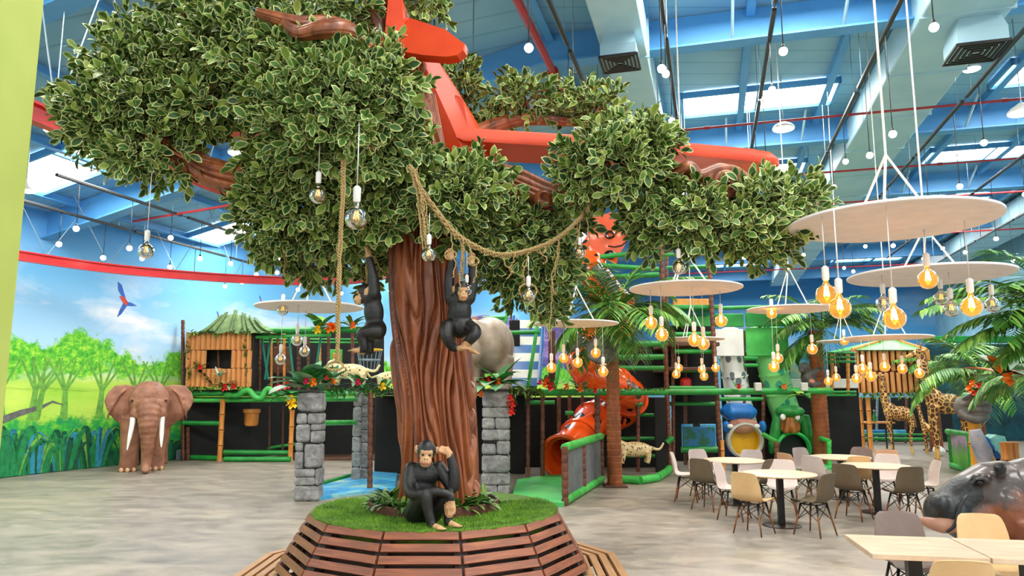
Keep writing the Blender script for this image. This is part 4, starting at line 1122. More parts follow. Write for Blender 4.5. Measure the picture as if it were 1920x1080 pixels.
chimp(k_(866, 655), 'black chimpanzee statue climbing a rope on the right side of the trunk', [(k_(863, 612), (.10, .09, .10), None), (k_(862, 585), (.10, .085, .13), None), (k_(862, 563), (.105, .08, .08), None)],
      [([k_(845, 560), k_(842, 535), k_(844, 508), k_(848, 484, -.02)], [.052, .044, .036, .024]), ([k_(880, 560), k_(886, 535), k_(886, 510), k_(884, 494, -.02)], [.052, .044, .036, .024])],
      [([k_(848, 612), k_(838, 615, -.1), k_(838, 632, -.14), k_(848, 650, -.1), k_(856, 652, -.1)], [.072, .064, .052, .04, .03]), ([k_(876, 612), k_(890, 622, -.1), k_(886, 632, -.14), k_(874, 645, -.1), k_(872, 650, -.1)], [.072, .06, .046, .038, .03])],
      (k_(866, 546, -.06), (.35, -1, -.1), (0, 0, 1), .92), [(k_(846, 484, -.02), (-.1, 0, 1), (1, 0, 0), .6, (0, -1, 0)), (k_(884, 492, -.02), (.1, 0, 1), (1, 0, 0), .6, (0, -1, 0))],
      [(k_(856, 653, -.1), (.7, -.5, -.1), (.5, .6, 0)), (k_(876, 652, -.1), (.9, -.3, -.5), (.3, .6, 0))], .95)

# ================================================================== the play frames
M('pad_green', (34, 150, 58), (22, 126, 46), 3, 0.4)
M('pad_light_green', (76, 190, 84), (54, 168, 66), 3, 0.4)
M('pad_brown', (112, 66, 44), (84, 46, 30), 6, 0.5, bump=.2)
M('net_black', (20, 22, 22), (12, 13, 13), 2, 0.85)
M('deck_dark', (40, 34, 26), (26, 22, 18), 3, 0.8)
M('deck_brown', (96, 62, 40), (70, 44, 28), 4, 0.7)
m, n = newmat('bamboo_tan', 0.5); co = n.coord((8, 8, 1)); nz = n.noise(co, 2, 4); r = n.ramp(nz, [(.3, lin((196, 118, 46))), (.7, lin((230, 158, 74)))]); n.base(r)
m, n = newmat('bamboo_plank', 0.55); co = n.coord((6, 6, 1)); nz = n.noise(co, 2.5, 4); oi = n.add('ShaderNodeObjectInfo'); r = n.ramp(nz, [(.3, lin((212, 140, 76))), (.7, lin((238, 176, 108)))]); vr = n.ramp(oi, [(0, lin((206, 132, 70))), (1, lin((244, 186, 112)))], 4); mx = n.mix(.4, (r, 0), (vr, 0)); n.base(mx, 2)
M('bamboo_joint', (120, 60, 24), (96, 46, 18), 4, 0.6)
M('moss_fringe', (116, 146, 40), (56, 92, 26), 12, 0.9)
M('thatch_green', (104, 128, 80), (74, 98, 58), 5, 0.9, bump=.5, bscale=10)
M('teal_strap', (20, 132, 108), (14, 112, 92), 3, 0.5)
m, n = newmat('mat_blue', .5); nz = n.noise(n.coord(), 1.4, 5, .6, .8); r = n.ramp(nz, [(.34, lin((30, 120, 190))), (.5, lin((70, 170, 216))), (.6, lin((150, 200, 190))), (.68, lin((206, 206, 160)))]); n.base(r)
M('mat_green', (46, 168, 92), (88, 188, 92), 1.8, 0.6)
# see-through net
m = bpy.data.materials.new('safety_net'); m.use_nodes = True; MATS['safety_net'] = m; nt = m.node_tree; b_ = nt.nodes['Principled BSDF']
b_.inputs['Base Color'].default_value = lin((22, 24, 24)); b_.inputs['Roughness'].default_value = .9
tc = nt.nodes.new('ShaderNodeTexCoord'); alpha = None
for axis in ('X', 'Z', 'Y'):
    wv = nt.nodes.new('ShaderNodeTexWave'); wv.bands_direction = axis; wv.inputs['Scale'].default_value = 6.5; nt.links.new(tc.outputs['Object'], wv.inputs['Vector'])
    gt = nt.nodes.new('ShaderNodeMath'); gt.operation = 'GREATER_THAN'; gt.inputs[1].default_value = .80; nt.links.new(wv.outputs['Fac'], gt.inputs[0])
    if axis == 'Y': break
    if alpha is None: alpha = gt
    else:
        mxm = nt.nodes.new('ShaderNodeMath'); mxm.operation = 'MAXIMUM'; nt.links.new(alpha.outputs[0], mxm.inputs[0]); nt.links.new(gt.outputs[0], mxm.inputs[1]); alpha = mxm
nt.links.new(alpha.outputs[0], b_.inputs['Alpha'])

def rail(t, a, b, r=.06, mat='pad_green', name='padded_rail', seg=10):
    mb = MB(); a, b = Vector(a), Vector(b); mb.tube([a, b], r, seg)
    L = (b - a).length; d = (b - a).normalized(); k = .35
    while k < L - .1:                                  # strap seams of the padding
        mb.tube([a + d * (k - .012), a + d * (k + .012)], r * 1.07, seg); k += .45
    return build(mb, name, mat, t)
def prail(t, x1, y1, x2, y2, Y, Y2=None, r=.06, mat='pad_green'): return rail(t, P(x1, y1, Y), P(x2, y2, Y2 or Y), r, mat)
def post(t, top, bot, r=.055, mat='pad_brown', name='padded_post'):
    top, bot = Vector(top), Vector(bot); L = (top - bot).length; n_ = max(4, int(L / .14)); mb = MB(); pr = []
    d = (top - bot).normalized()
    for i in range(n_):
        z0, z1 = L * i / n_, L * (i + 1) / n_
        pr += [(r * .84, z0), (r, z0 + .25 * (z1 - z0)), (r, z1 - .25 * (z1 - z0)), (r * .84, z1)]
    mb.lathe(pr, bot, 10, axis=d); return build(mb, name, mat, t)
def ppost(t, x, y_top, Y, y_bot=None, r=.055, mat='pad_brown', x2=None):
    b = P(x2 or x, y_bot, Y) if y_bot else None
    if b is None:
        q = P(x2 or x, 860, Y); b = Vector((q.x, Y, 0))
    return post(t, P(x, y_top, Y), b, r, mat)
def bamboo(t, x, y_top, Y, y_bot=None, r=.06, name='bamboo_post', mat='bamboo_tan'):
    top = P(x, y_top, Y); q = P(x, y_bot or 860, Y); bot = q if y_bot else Vector((top.x, Y, 0)); L = (top - bot).length; n_ = max(3, int(L / .38)); mb = MB(); pr = []
    for i in range(n_):
        z0, z1 = L * i / n_, L * (i + 1) / n_; pr += [(r * 1.1, z0), (r * .93, z0 + .05), (r * .9, (z0 + z1) / 2), (r * .95, z1 - .05), (r * 1.12, z1 - .01)]
    mb.lathe(pr, bot, 12, axis=(top - bot)); o = build(mb, name, mat, t)
    for i in range(1, n_): mb = MB(); mb.lathe([(r * 1.13, -.012), (r * 1.16, 0), (r * 1.13, .012)], bot + (top - bot) * (i / n_), 12, axis=(top - bot)); build(mb, 'joint_ring', 'bamboo_joint', o)
    return o
def pbox(t, x1, y1, x2, y2, Y, mat, depth=.06, name='panel', ground=False, smooth=False, kind=None):
    a, b = P(x1, y1, Y), P(x2, y2, Y); z0 = 0.0 if ground else min(a.z, b.z); z1 = max(a.z, b.z); mb = MB()
    mb.bbox(((a.x + b.x) / 2, Y + depth / 2, (z0 + z1) / 2), (abs(b.x - a.x), depth, z1 - z0), min(.02, depth * .3)); return build(mb, name, mat, t, smooth=smooth)
def fringe(t, a, b, n_=60, h=.12, mats=('moss_fringe', 'ground_leaf'), up=.5, seed=1, name='moss_fringe', w=.02, dep=.12):
    """ragged leafy garland along a line"""
    rn = random.Random(seed); mb = MB(); a, b = Vector(a), Vector(b)
    for k in range(n_):
        p = a.lerp(b, rn.random()) + Vector((0, rn.uniform(-dep, dep * .3), rn.uniform(-h * .3, h * .3))); az = rn.uniform(-3.14, 0); el = rn.uniform(-1.3, 1.2) if rn.random() > up else rn.uniform(.2, 1.3)
        mb.cur = rn.randrange(len(mats)); strap_leaf(mb, p, (math.cos(az) * math.cos(el), math.sin(az) * math.cos(el), math.sin(el)), h * rn.uniform(.6, 1.3), w * rn.uniform(.7, 1.4), rn.uniform(.2, 1.2), seg=3)
    return build(mb, name, list(mats), t, kind='stuff')

# ---- left play frame -------------------------------------------------------
YL = 20.3
pf = thing('climbing_structure', (P(450, 860, YL).x, YL + .8, 0), 'green railed play frame with bamboo posts at the left beside the elephant', 'play structure', 'indoor play structures')
for (x1, y1, x2, y2, r, mt) in ((343, 738, 560, 738, .07, 'pad_green'), (343, 751, 560, 750, .06, 'pad_light_green'), (343, 793, 413, 794, .065, 'pad_green'), (470, 620, 700, 618, .09, 'pad_green'), (480, 632, 620, 628, .05, 'pad_light_green')):
    prail(pf, x1, y1, x2, y2, YL, r=r, mat=mt)
rail(pf, G(346, 862) + Vector((0, 0, .07)), G(412, 864) + Vector((0, 0, .07)), .07, 'pad_green'); rail(pf, G(420, 866) + Vector((0, 0, .07)), G(545, 866) + Vector((0, 0, .07)), .07, 'pad_green'); prail(pf, 420, 848, 545, 849, YL, r=.07, mat='pad_green')
bamboo(pf, 418, 748, YL - .05, r=.075); bamboo(pf, 548, 768, YL - .05, r=.07)
ppost(pf, 343, 600, YL, r=.05); ppost(pf, 352, 800, YL + .1, r=.06); ppost(pf, 333, 740, YL + .5, r=.08); ppost(pf, 325, 740, YL + .6, r=.05)
mb = MB(); c = G(333, 864); mb.bbox(c + Vector((0, .3, .14)), (.26, .3, .28), .01); build(mb, 'footing', 'galv_grey', pf, smooth=False)
for (x0, Ya, x1, Yb) in ((343, YL + .12, 470, YL + .95), (470, YL + .95, 560, YL + 2.3), (560, YL + 2.3, 720, YL + 2.6)):
    for (y0, y1) in ((745, 866), (622, 735)):
        if x0 == 343 and y0 == 622: continue
        q_ = [P(x0, y0, Ya), P(x1, y0, Yb), P(x1, y1, Yb), P(x0, y1, Ya)]
        if y1 == 866: q_[2].z = q_[3].z = 0.0
        mb = MB(); mb.poly(q_, .04, (q_[1] - q_[0]).cross(q_[2] - q_[0])); build(mb, 'back_net', 'net_black', pf, smooth=False)
mb = MB(); a, b = P(343, 735, YL), P(720, 735, YL); mb.bbox(((a.x + b.x) / 2, YL + .35, a.z), (b.x - a.x, .7, .12), .02); build(mb, 'deck', 'deck_dark', pf, smooth=False)
mb = MB(); mb.bbox(((a.x + b.x) / 2 + 1.2, YL + .9, .03), (b.x - a.x - 2.4, 1.7, .06), .01); build(mb, 'base_mat', 'deck_brown', pf, smooth=False)
rail(pf, P(420, 852, YL + .6), P(560, 832, YL + 2.1), .05, 'pad_green')
for x, mt, w_ in ((509, 'bamboo_tan', .035), (533, 'bamboo_tan', .04), (521, 'pad_brown', .04), (600, 'bamboo_tan', .035), (616, 'pad_brown', .05), (661, 'pad_brown', .05), (487, 'pad_brown', .04), (560, 'deck_brown', .06), (578, 'deck_brown', .05)):
    ppost(pf, x, 622, YL + .7, 735, r=w_, mat=mt)
for (x1, x2) in ((490, 503), (508, 497), (541, 551), (602, 590)): rail(pf, P(x1, 628, YL + .3), P(x2, 712, YL + .3), .035, 'teal_strap', 'strap')
for y in (636, 642): prail(pf, 470, y, 700, y + 1, YL + .9, r=.035, mat='pad_green')
pbox(pf, 512, 650, 545, 700, YL + 1.4, 'deck_brown', name='inner_panel'); pbox(pf, 618, 655, 640, 705, YL + 1.4, 'pad_light_green', name='inner_panel'); pbox(pf, 624, 662, 638, 680, YL + 1.35, 'bamboo_tan', name='inner_panel')
pbox(pf, 475, 645, 490, 730, YL + 1.5, 'thatch_green', name='inner_panel')
for x in (505, 530): ppost(pf, x, 760, YL + 1.0, 845, r=.03, mat='deck_brown')
fringe(pf, P(345, 728, YL - .1), P(475, 729, YL - .1), 150, .10, ('deck_dark', 'moss_fringe'), .2, 3)
mb = MB(); mb.lathe([(.16, -.35), (.19, -.3), (.20, 0), (.24, .02), (.24, .12)], P(472, 775, YL + .6), 14); build(mb, 'hanging_pot', 'bamboo_tan', pf)

# bamboo hut on the frame
YH = YL - .12
hut = thing('bamboo_hut', P(410, 727, YH), 'orange bamboo plank hut with window and green thatched roof on the left frame', 'hut')
xs = [349 + i * 9.45 for i in range(14)]
rn = random.Random(6)
for i in range(13):
    xa, xb = xs[i], xs[i + 1]
    rows_ = [(623, 656), (657, 690), (691, 725)]
    for j, (ya, yb) in enumerate(rows_):
        if j == 1 and 384 < (xa + xb) / 2 < 433: continue
        a, b = P(xa, ya + rn.uniform(-.8, .8), YH), P(xb, yb, YH); mb = MB(); cx_ = (a.x + b.x) / 2; w_ = (b.x - a.x) * .86
        sk = rn.uniform(-.02, .02)
        n_ = 6; ring = []
        for zz, bulge in ((b.z, 0), ((a.z + b.z) / 2, .008), (a.z, 0)):
            ring += [Vector((cx_ + sk * (zz - b.z) + math.cos(R(180 + 36 * q_)) * w_ / 2, YH + math.sin(R(180 + 36 * q_)) * (.085 + bulge), zz)) for q_ in range(n_)]
        mb.v = ring
        for rr_ in range(2):
            for q_ in range(n_ - 1): mb._f(rr_ * n_ + q_, rr_ * n_ + q_ + 1, (rr_ + 1) * n_ + q_ + 1, (rr_ + 1) * n_ + q_)
            mb._f(rr_ * n_ + n_ - 1, rr_ * n_, (rr_ + 1) * n_, (rr_ + 1) * n_ + n_ - 1)
        mb._f(*range(n_)[::-1]); mb._f(*range(2 * n_, 3 * n_)); build(mb, 'bamboo_plank', 'bamboo_plank', hut)
for y in (656.5, 690.5):
    mb = MB(); mb.tube([P(348, y, YH - .055), P(384, y, YH - .055)], .012, 6); mb.tube([P(433, y, YH - .055), P(473, y, YH - .055)], .012, 6); build(mb, 'binding_cord', 'bamboo_joint', hut)
a, b = P(349, 623, YH), P(472, 725, YH)
mb = MB(); mb.box(((a.x + b.x) / 2, YH + .42, (a.z + b.z) / 2), (b.x - a.x, .06, a.z - b.z)); mb.box((a.x + .03, YH + .22, (a.z + b.z) / 2), (.06, .4, a.z - b.z)); mb.box((b.x - .03, YH + .22, (a.z + b.z) / 2), (.06, .4, a.z - b.z)); build(mb, 'inner_wall', 'deck_dark', hut, smooth=False)
mb = MB(); mb.tube([P(409, 657, YH + .2), P(410, 690, YH + .2)], .03, 8); build(mb, 'window_post', 'deck_brown', hut)
c0, pk = P(455, 622, YH + 1.0), P(456, 588, YH + 1.0)
lv, rv = P(352, 624, YH - .15), P(528, 621, YH - .15); mb = MB(); ridge = [Vector((pk.x - .4, pk.y, pk.z - .06)), pk, Vector((pk.x + .15, pk.y, pk.z - .03))]
n_x = 26
for k in range(n_x + 1):
    t_ = k / n_x; x = lv.x + (rv.x - lv.x) * t_; hgt = (pk.z - lv.z) * (1 - abs((x - pk.x) / ((pk.x - lv.x) if x < pk.x else (rv.x - pk.x))) ** 1.15)
    for (yy, fz) in ((YH - .2, 0), (YH + .0, .5), (YH + .25, 1.0), (YH + .4, .6), (YH + .5, 0)):
        mb.v.append(Vector((x, yy, lv.z - .05 + hgt * fz + .05 * mnoise.noise((x * 4, yy * 4, 1)) + (.04 if fz == 0 else 0))))
for k in range(n_x):
    for j in range(4): mb._f(k * 5 + j, (k + 1) * 5 + j, (k + 1) * 5 + j + 1, k * 5 + j + 1)
build(mb, 'roof', 'thatch_green', hut, ang=180)
rn = random.Random(8)
for k in range(16):
    x = rn.uniform(.08, .92); mb = MB(); xx = lv.x + (rv.x - lv.x) * x; pts = []
    for s_ in range(5):
        fz = s_ / 4; X = xx + (pk.x - xx) * .5 * fz; hgt = (pk.z - lv.z) * (1 - abs((X - pk.x) / ((pk.x - lv.x) if X < pk.x else (rv.x - pk.x))) ** 1.15)
        pts.append(Vector((X, YH - .22 + fz * .45, lv.z - .0 + hgt * (fz * 1.0 if fz < .6 else .6 + (fz - .6)) + .03)))
    mb.tube(pts, [.03, .035, .03], 5); build(mb, 'thatch_fold', 'thatch_green', hut)
fringe(hut, P(350, 625, YH - .1), P(472, 625, YH - .1), 110, .13, ('moss_fringe', 'ground_leaf_light'), .4, 5)
fringe(hut, P(352, 640, YH - .08), P(356, 722, YH - .08), 50, .10, ('ground_leaf', 'moss_fringe'), .4, 6, 'ivy'); fringe(hut, P(368, 688, YH - .08), P(400, 722, YH - .08), 60, .10, ('ground_leaf', 'deck_dark'), .4, 7, 'ivy'); fringe(hut, P(458, 640, YH - .08), P(464, 722, YH - .08), 40, .10, ('ground_leaf', 'moss_fringe'), .4, 8, 'ivy')

# ---- stone pillars ---------------------------------------------------------
m, n = newmat('carved_stone', 0.75); co = n.coord((1, 1, 1)); nz = n.noise(co, 7, 6, .65, .6); oi = n.add('ShaderNodeObjectInfo')
r = n.ramp(nz, [(.28, lin((88, 88, 88))), (.5, lin((146, 146, 144))), (.72, lin((196, 196, 192)))]); vr = n.ramp(oi, [(0, lin((120, 120, 120))), (1, lin((184, 184, 180)))], 4); mx = n.mix(.35, (r, 0), (vr, 0)); n.base(mx, 2); n.bump(nz, .9, .04)
M('mortar_dark', (40, 38, 36), (28, 27, 26), 8, .95)
def pillar(px, py_base, py_top, Y, wpx, stones, lab):
    b = P(px, py_base, Y); b.z = 0; top = P(px, py_top, Y).z; w = wpx * mpp(Y); D = w * .8
    t = thing('stone_pillar', b, lab, 'pillar', 'carved stone pillars')
    mb = MB(); mb.box((b.x, Y, top / 2), (w * .86, D * .86, top)); build(mb, 'mortar_core', 'mortar_dark', t, smooth=False)
    for (u0, u1, v0, v1) in stones:
        cx_ = b.x + ((u0 + u1) / 2 - .5) * w; cz = ((v0 + v1) / 2) * top; mb = MB(); g = .012
        sx, sz = (u1 - u0) * w - g, (v1 - v0) * top - g
        mb.bbox((0, 0, 0), (sx + .022, D + .02, sz + .022), min(sx, sz) * .16); bb = remesh(mb, .022, 3, .5)
        for q_ in bb.v:
            nn = mnoise.noise((q_.x * 7 + cx_ * 3, q_.y * 7, q_.z * 7 + cz * 5)); q_ *= (1 + .05 * nn); q_.y += .018 * mnoise.noise((q_.x * 13 + cz, 3, q_.z * 13))
        bb.v = [q_ + Vector((cx_, Y, cz)) for q_ in bb.v]
        build(bb, 'stone', 'carved_stone', t, ang=180)
    return t, top
ST1 = [(0, 1, 0, .14), (0, .85, .145, .215), (.85, 1, .145, .29), (0, .83, .22, .29), (.0, .33, .295, .45), (.36, 1, .30, .52), (0, .3, .455, .53), (0, .58, .535, .70), (.6, 1, .53, .64), (.6, 1, .645, .70), (0, .42, .705, .80), (.44, 1, .705, .80), (0, 1, .81, 1)]
ST2 = [(0, .55, 0, .09), (.57, 1, 0, .09), (0, 1, .095, .205), (0, 1, .21, .385), (0, .5, .39, .49), (.52, 1, .39, .52), (0, 1, .525, .63) , (0, .45, .635, .745), (.47, 1, .635, .745), (0, 1, .75, .845), (0, 1, .85, 1)]
pillar(578, 938, 735, 13.2, 45, ST1, 'grey carved stone pillar farthest left, standing clear on the concrete floor')
pillar(930, 925, 735, 14.0, 50, ST2, 'grey carved stone pillar to the right of the tree trunk')
pillar(667, 903, 735, 15.7, 15, [(0, 1, k / 6, (k + 1) / 6) for k in range(6)], 'narrow grey stone pillar behind the bench platform, left of the pair')
pillar(683, 900, 735, 15.9, 13, [(0, 1, k / 7, (k + 1) / 7) for k in range(7)], 'narrow grey stone pillar behind the bench platform, right of the pair')

# ---- middle play frame -------------------------------------------------------
YM = 15.0
mf = thing('climbing_structure', (P(800, 860, YM).x, YM + 2, 0), 'dark netted play frame with green rails directly behind the tree trunk', 'play structure', 'indoor play structures')
for (x1, y1, x2, y2, r) in ((603, 738, 665, 738, .05), (603, 748, 665, 748, .05), (603, 793, 665, 792, .05)): prail(mf, x1, y1, x2, y2, 13.6, 15.6, r=r, mat='pad_light_green')
rail(mf, G(602, 914) + Vector((0, 0, .06)), G(692, 888) + Vector((0, 0, .06)), .06, 'pad_green')
ppost(mf, 695, 735, 14.3, r=.055)
pbox(mf, 705, 742, 985, 880, 17.2, 'net_black', name='back_net', ground=True); pbox(mf, 960, 745, 1250, 890, 18.6, 'net_black', name='back_net', ground=True)
pbox(mf, 600, 745, 700, 890, 21.5, 'net_black', name='back_net', ground=True)
mb = MB(); a, b = P(700, 735, 16.4), P(1000, 735, 16.4); mb.bbox(((a.x + b.x) / 2, 16.4, a.z), (b.x - a.x, 2.0, .14), .02); build(mb, 'deck', 'deck_dark', mf, smooth=False)
for (x, yt, Y, r) in ((990, 740, 16.0, .045), (1017, 740, 16.2, .05), (1048, 742, 17.0, .05), (1068, 742, 17.4, .045), (1120, 742, 16.5, .07), (1196, 745, 17.6, .05), (1092, 742, 17.8, .04)): ppost(mf, x, yt, Y, r=r)
prail(mf, 985, 755, 1040, 755, 16.8, r=.05); prail(mf, 1060, 775, 1075, 775, 17.2, r=.05)
prail(mf, 955, 737, 1015, 737, 15.6, r=.06, mat='deck_dark'); prail(mf, 1015, 736, 1250, 735, 16.0, 17.0, r=.075)
for (x1, y1, x2, y2) in ((965, 545, 935, 640), (1012, 580, 990, 725), (1050, 675, 1040, 730)): rail(mf, P(x1, y1, 17), P(x2, y2, 17), .045, 'pad_light_green')
for (x1, y1, x2, y2) in ((955, 624, 1012, 623), (905, 597, 948, 596)): prail(mf, x1, y1, x2, y2, 17, r=.05, mat='pad_green')
for (x1, y1, x2, y2, Y) in ((1150, 758, 1205, 759, 17.6), (1160, 778, 1232, 777, 18.2), (1160, 822, 1235, 822, 18.2), (1160, 855, 1235, 880, 18.2)): prail(mf, x1, y1, x2, y1, Y, r=.045)
pbox(mf, 955, 600, 975, 720, 18.5, 'net_black', name='inner_panel'); pbox(mf, 1028, 620, 1042, 725, 18.5, 'deck_brown', name='inner_panel')
fringe(mf, P(955, 733, 15.5), P(1020, 736, 15.5), 160, .13, ('ground_leaf_light', 'moss_fringe'), .5, 11); fringe(mf, P(610, 735, 14), P(745, 735, 14.6), 220, .12, ('ground_leaf', 'ground_leaf_light', 'paint_fern_mid'), .5, 12); fringe(mf, P(1030, 732, 15.9), P(1245, 733, 16.8), 130, .09, ('ground_leaf', 'moss_fringe'), .7, 13)
# floor mats
mat_ = MB(); pts = [G(598, 938), G(740, 920), G(745, 892), G(690, 888), G(605, 912)]; mat_.poly([Vector((q_.x, q_.y, 0.001)) for q_ in pts], .06, (0, 0, 1)); build(mat_, 'play_mat', 'mat_blue', label='blue water patterned floor mat beside the left stone pillar', cat='play mat', smooth=False)
mat_ = MB(); pts = [G(958, 946), G(1056, 951), G(1115, 905), G(1060, 890), G(970, 905)]; mat_.poly([Vector((q_.x, q_.y, 0.001)) for q_ in pts], .07, (0, 0, 1)); build(mat_, 'play_mat', 'mat_green', label='green floor mat at the foot of the orange tube slide', cat='play mat', smooth=False)
# little fence beside the mat
fc = thing('pad_fence', G(1092, 930), 'short slanting green padded fence with grey panels beside the green mat', 'fence')
A_, B_ = G(1060, 948), G(1128, 905); h1, h2 = .96, .96
rail(fc, A_ + Vector((0, 0, h1)), B_ + Vector((0, 0, h2)), .075, 'pad_light_green'); rail(fc, A_ + Vector((0, 0, .08)), B_ + Vector((0, 0, .08)), .075, 'pad_light_green')
for k in (0, .45, 1.0): p_ = A_.lerp(B_, k); post(fc, p_ + Vector((0, 0, .98)), p_, .06)
M('fence_grey', (112, 116, 118), (90, 96, 98), 3, .7)
for k0, k1 in ((.05, .42), (.5, .96)):
    p_, q_ = A_.lerp(B_, k0), A_.lerp(B_, k1); mb = MB(); mb.poly([p_ + Vector((0, 0, .14)), q_ + Vector((0, 0, .14)), q_ + Vector((0, 0, .90)), p_ + Vector((0, 0, .90))], .03, (0.5, .8, 0)); build(mb, 'panel', 'fence_grey', fc, smooth=False)

# ---- right play frame (three storeys) -----------------------------------------
YR = 17.6
rf = thing('climbing_structure', (P(1300, 860, YR).x, YR + 1.5, 0), 'tall three storey play frame with green tubes behind the round tables', 'play structure', 'indoor play structures')
ppost(rf, 1238, 440, YR, r=.06, x2=1256); ppost(rf, 1327, 455, YR + .2, r=.06, x2=1352); ppost(rf, 1130, 430, YR + .4, 742, r=.05); ppost(rf, 1250, 480, YR + 1.2, r=.05); ppost(rf, 1262, 620, YR + .8, r=.05); ppost(rf, 1285, 620, YR + 1.6, r=.05); ppost(rf, 1431, 665, YR + 2.6, r=.06); ppost(rf, 1395, 620, YR + 2.4, 760, r=.05); ppost(rf, 1526, 745, YR + 2.0, r=.06)
for (x1, y1, x2, y2, r, Y) in ((1125, 482, 1235, 470, .06, YR), (1125, 497, 1235, 505, .06, YR), (1130, 520, 1235, 515, .07, YR + .5), (1240, 466, 1330, 461, .05, YR), (1240, 478, 1330, 475, .045, YR), (1250, 502, 1330, 500, .05, YR + .5), (1250, 523, 1335, 521, .05, YR + .6),
                           (1155, 645, 1245, 644, .07, YR), (1155, 656, 1195, 656, .06, YR + .2), (1155, 670, 1245, 669, .07, YR), (1155, 690, 1245, 690, .06, YR), (1265, 627, 1335, 626, .06, YR + .4), (1265, 659, 1340, 659, .06, YR + .4), (1265, 694, 1345, 694, .06, YR + .4), (1240, 735, 1560, 733, .08, YR), (1255, 728, 1345, 728, .06, YR + .2), (1340, 748, 1430, 748, .05, YR + 1.5), (1255, 757, 1345, 757, .05, YR + 1.0), (1340, 578, 1480, 574, .05, YR + 1.5), (1395, 672, 1420, 672, .06, YR + 1.8), (1395, 685, 1420, 685, .05, YR + 1.8)):
    prail(rf, x1, y1, x2, y2, Y, r=r)
for y, mt in ((575, 'pad_green'), (645, 'deck_brown'), (692, 'deck_brown'), (730, 'deck_dark')):
    a, b = P(1255, y, YR + .3), P(1350, y, YR + .3); mb = MB(); mb.bbox(((a.x + b.x) / 2, YR + 1.4, a.z), (b.x - a.x, 2.2, .10), .02); build(mb, 'deck', mt, rf, smooth=False)
pbox(rf, 1255, 610, 1350, 870, YR + 2.6, 'net_black', name='back_net', ground=True); pbox(rf, 1150, 640, 1260, 735, YR + 2.4, 'net_black', name='back_net'); pbox(rf, 1350, 660, 1620, 880, YR + 3.2, 'net_black', name='back_net', ground=True)
pbox(rf, 1226, 745, 1252, 895, YR - .1, 'net_black', name='net_panel', ground=True)
pbox(rf, 1340, 588, 1395, 613, YR + 2.0, 'pad_green', name='board'); pbox(rf, 1398, 586, 1500, 612, YR + 2.0, 'pad_green', name='board'); pbox(rf, 1338, 617, 1396, 668, YR + 2.05, 'white_plastic', name='board'); pbox(rf, 1398, 614, 1480, 668, YR + 2.1, 'pad_light_green', name='board')
pbox(rf, 1262, 560, 1330, 582, YR + 1.4, 'bamboo_tan', name='board'); pbox(rf, 1262, 582, 1332, 592, YR + .9, 'teal_strap', name='board'); pbox(rf, 1270, 592, 1332, 612, YR + 1.0, 'pad_light_green', name='board')
pbox(rf, 1278, 795, 1344, 838, YR + 1.4, 'mat_blue', name='mural_board'); pbox(rf, 1300, 795, 1315, 850, YR + 1.35, 'net_black', name='net_strip')
M('jungle_print', (24, 96, 60), (30, 110, 160), 3.0, .6, detail=5, lo=.45, hi=.55)
pbox(rf, 1280, 800, 1342, 838, YR + 1.33, 'jungle_print', name='mural_board')
M('foam_red', (206, 40, 36), (186, 30, 28), 3, .5)
mb = MB(); c = P(1286, 727, YR + .6); mb.bbox(c + Vector((0, 0, .12)), (.26, .2, .25), .05); build(mb, 'foam_block', 'foam_red', label='red foam block on the middle deck of the tall frame', cat='foam block')
# curved green base kerb
kp = [G(1165, 906), G(1200, 908), G(1232, 903), G(1252, 890), G(1262, 872)]
for a, b in zip(kp[:-1], kp[1:]): rail(rf, a + Vector((0, 0, .08)), b + Vector((0, 0, .08)), .085, 'pad_light_green')
prail(rf, 1250, 830, 1262, 820, YR - .2, r=.07); rail(rf, P(1278, 843, YR + 1.2), P(1350, 843, YR + 1.2), .08, 'pad_green'); bamboo(rf, 1354, 825, YR, r=.05)
for (x1, y1, x2, y2) in ((1432, 815, 1456, 828), (1522, 815, 1556, 828)): rail(rf, P(x1, y1, YR + 1.6), P(x2, y2, YR + .9), .06, 'pad_light_green')
ppost(rf, 1456, 828, YR + .9, r=.07); ppost(rf, 1554, 828, YR + .9, r=.06, mat='pad_light_green')
for x in (1560, 1590): ppost(rf, x, 660, YR + 3.0, 740, r=.05, mat='bamboo_tan')
for y in (662, 670, 678, 735, 741): prail(rf, 1548, y, 1605, y, YR + 2.6, r=.035)
pbox(rf, 1478, 710, 1610, 728, YR + 3, 'white_plastic', name='board'); pbox(rf, 1480, 655, 1555, 710, YR + 3.1, 'mat_blue', name='board')

# ---- back area under the right hut: dark netting, blue band, rails
bf = thing('climbing_structure', (P(1680, 830, 27).x, 27, 0), 'dark netted play area behind the giraffes with a blue base band', 'play structure', 'indoor play structures')
pbox(bf, 1540, 745, 1790, 830, 27.5, 'net_black', name='back_net', ground=True); pbox(bf, 1560, 806, 1700, 818, 26.5, 'mat_blue', name='base_band'); prail(bf, 1560, 822, 1760, 824, 26.0, r=.06); prail(bf, 1560, 814, 1760, 815, 26.3, r=.04)
for x in (1585, 1645, 1668, 1700): ppost(bf, x, 745, 26.8, r=.05, mat='galv_grey' if x in (1645, 1668) else 'pad_brown')
pbox(bf, 1740, 630, 1990, 642, 27.0, 'pad_green', name='green_beam', depth=.3); M('night_jungle', (16, 84, 96), (10, 40, 44), 2.0, .7, detail=6); pbox(bf, 1735, 645, 1990, 830, 28.0, 'night_jungle', name='mural_board', ground=True)

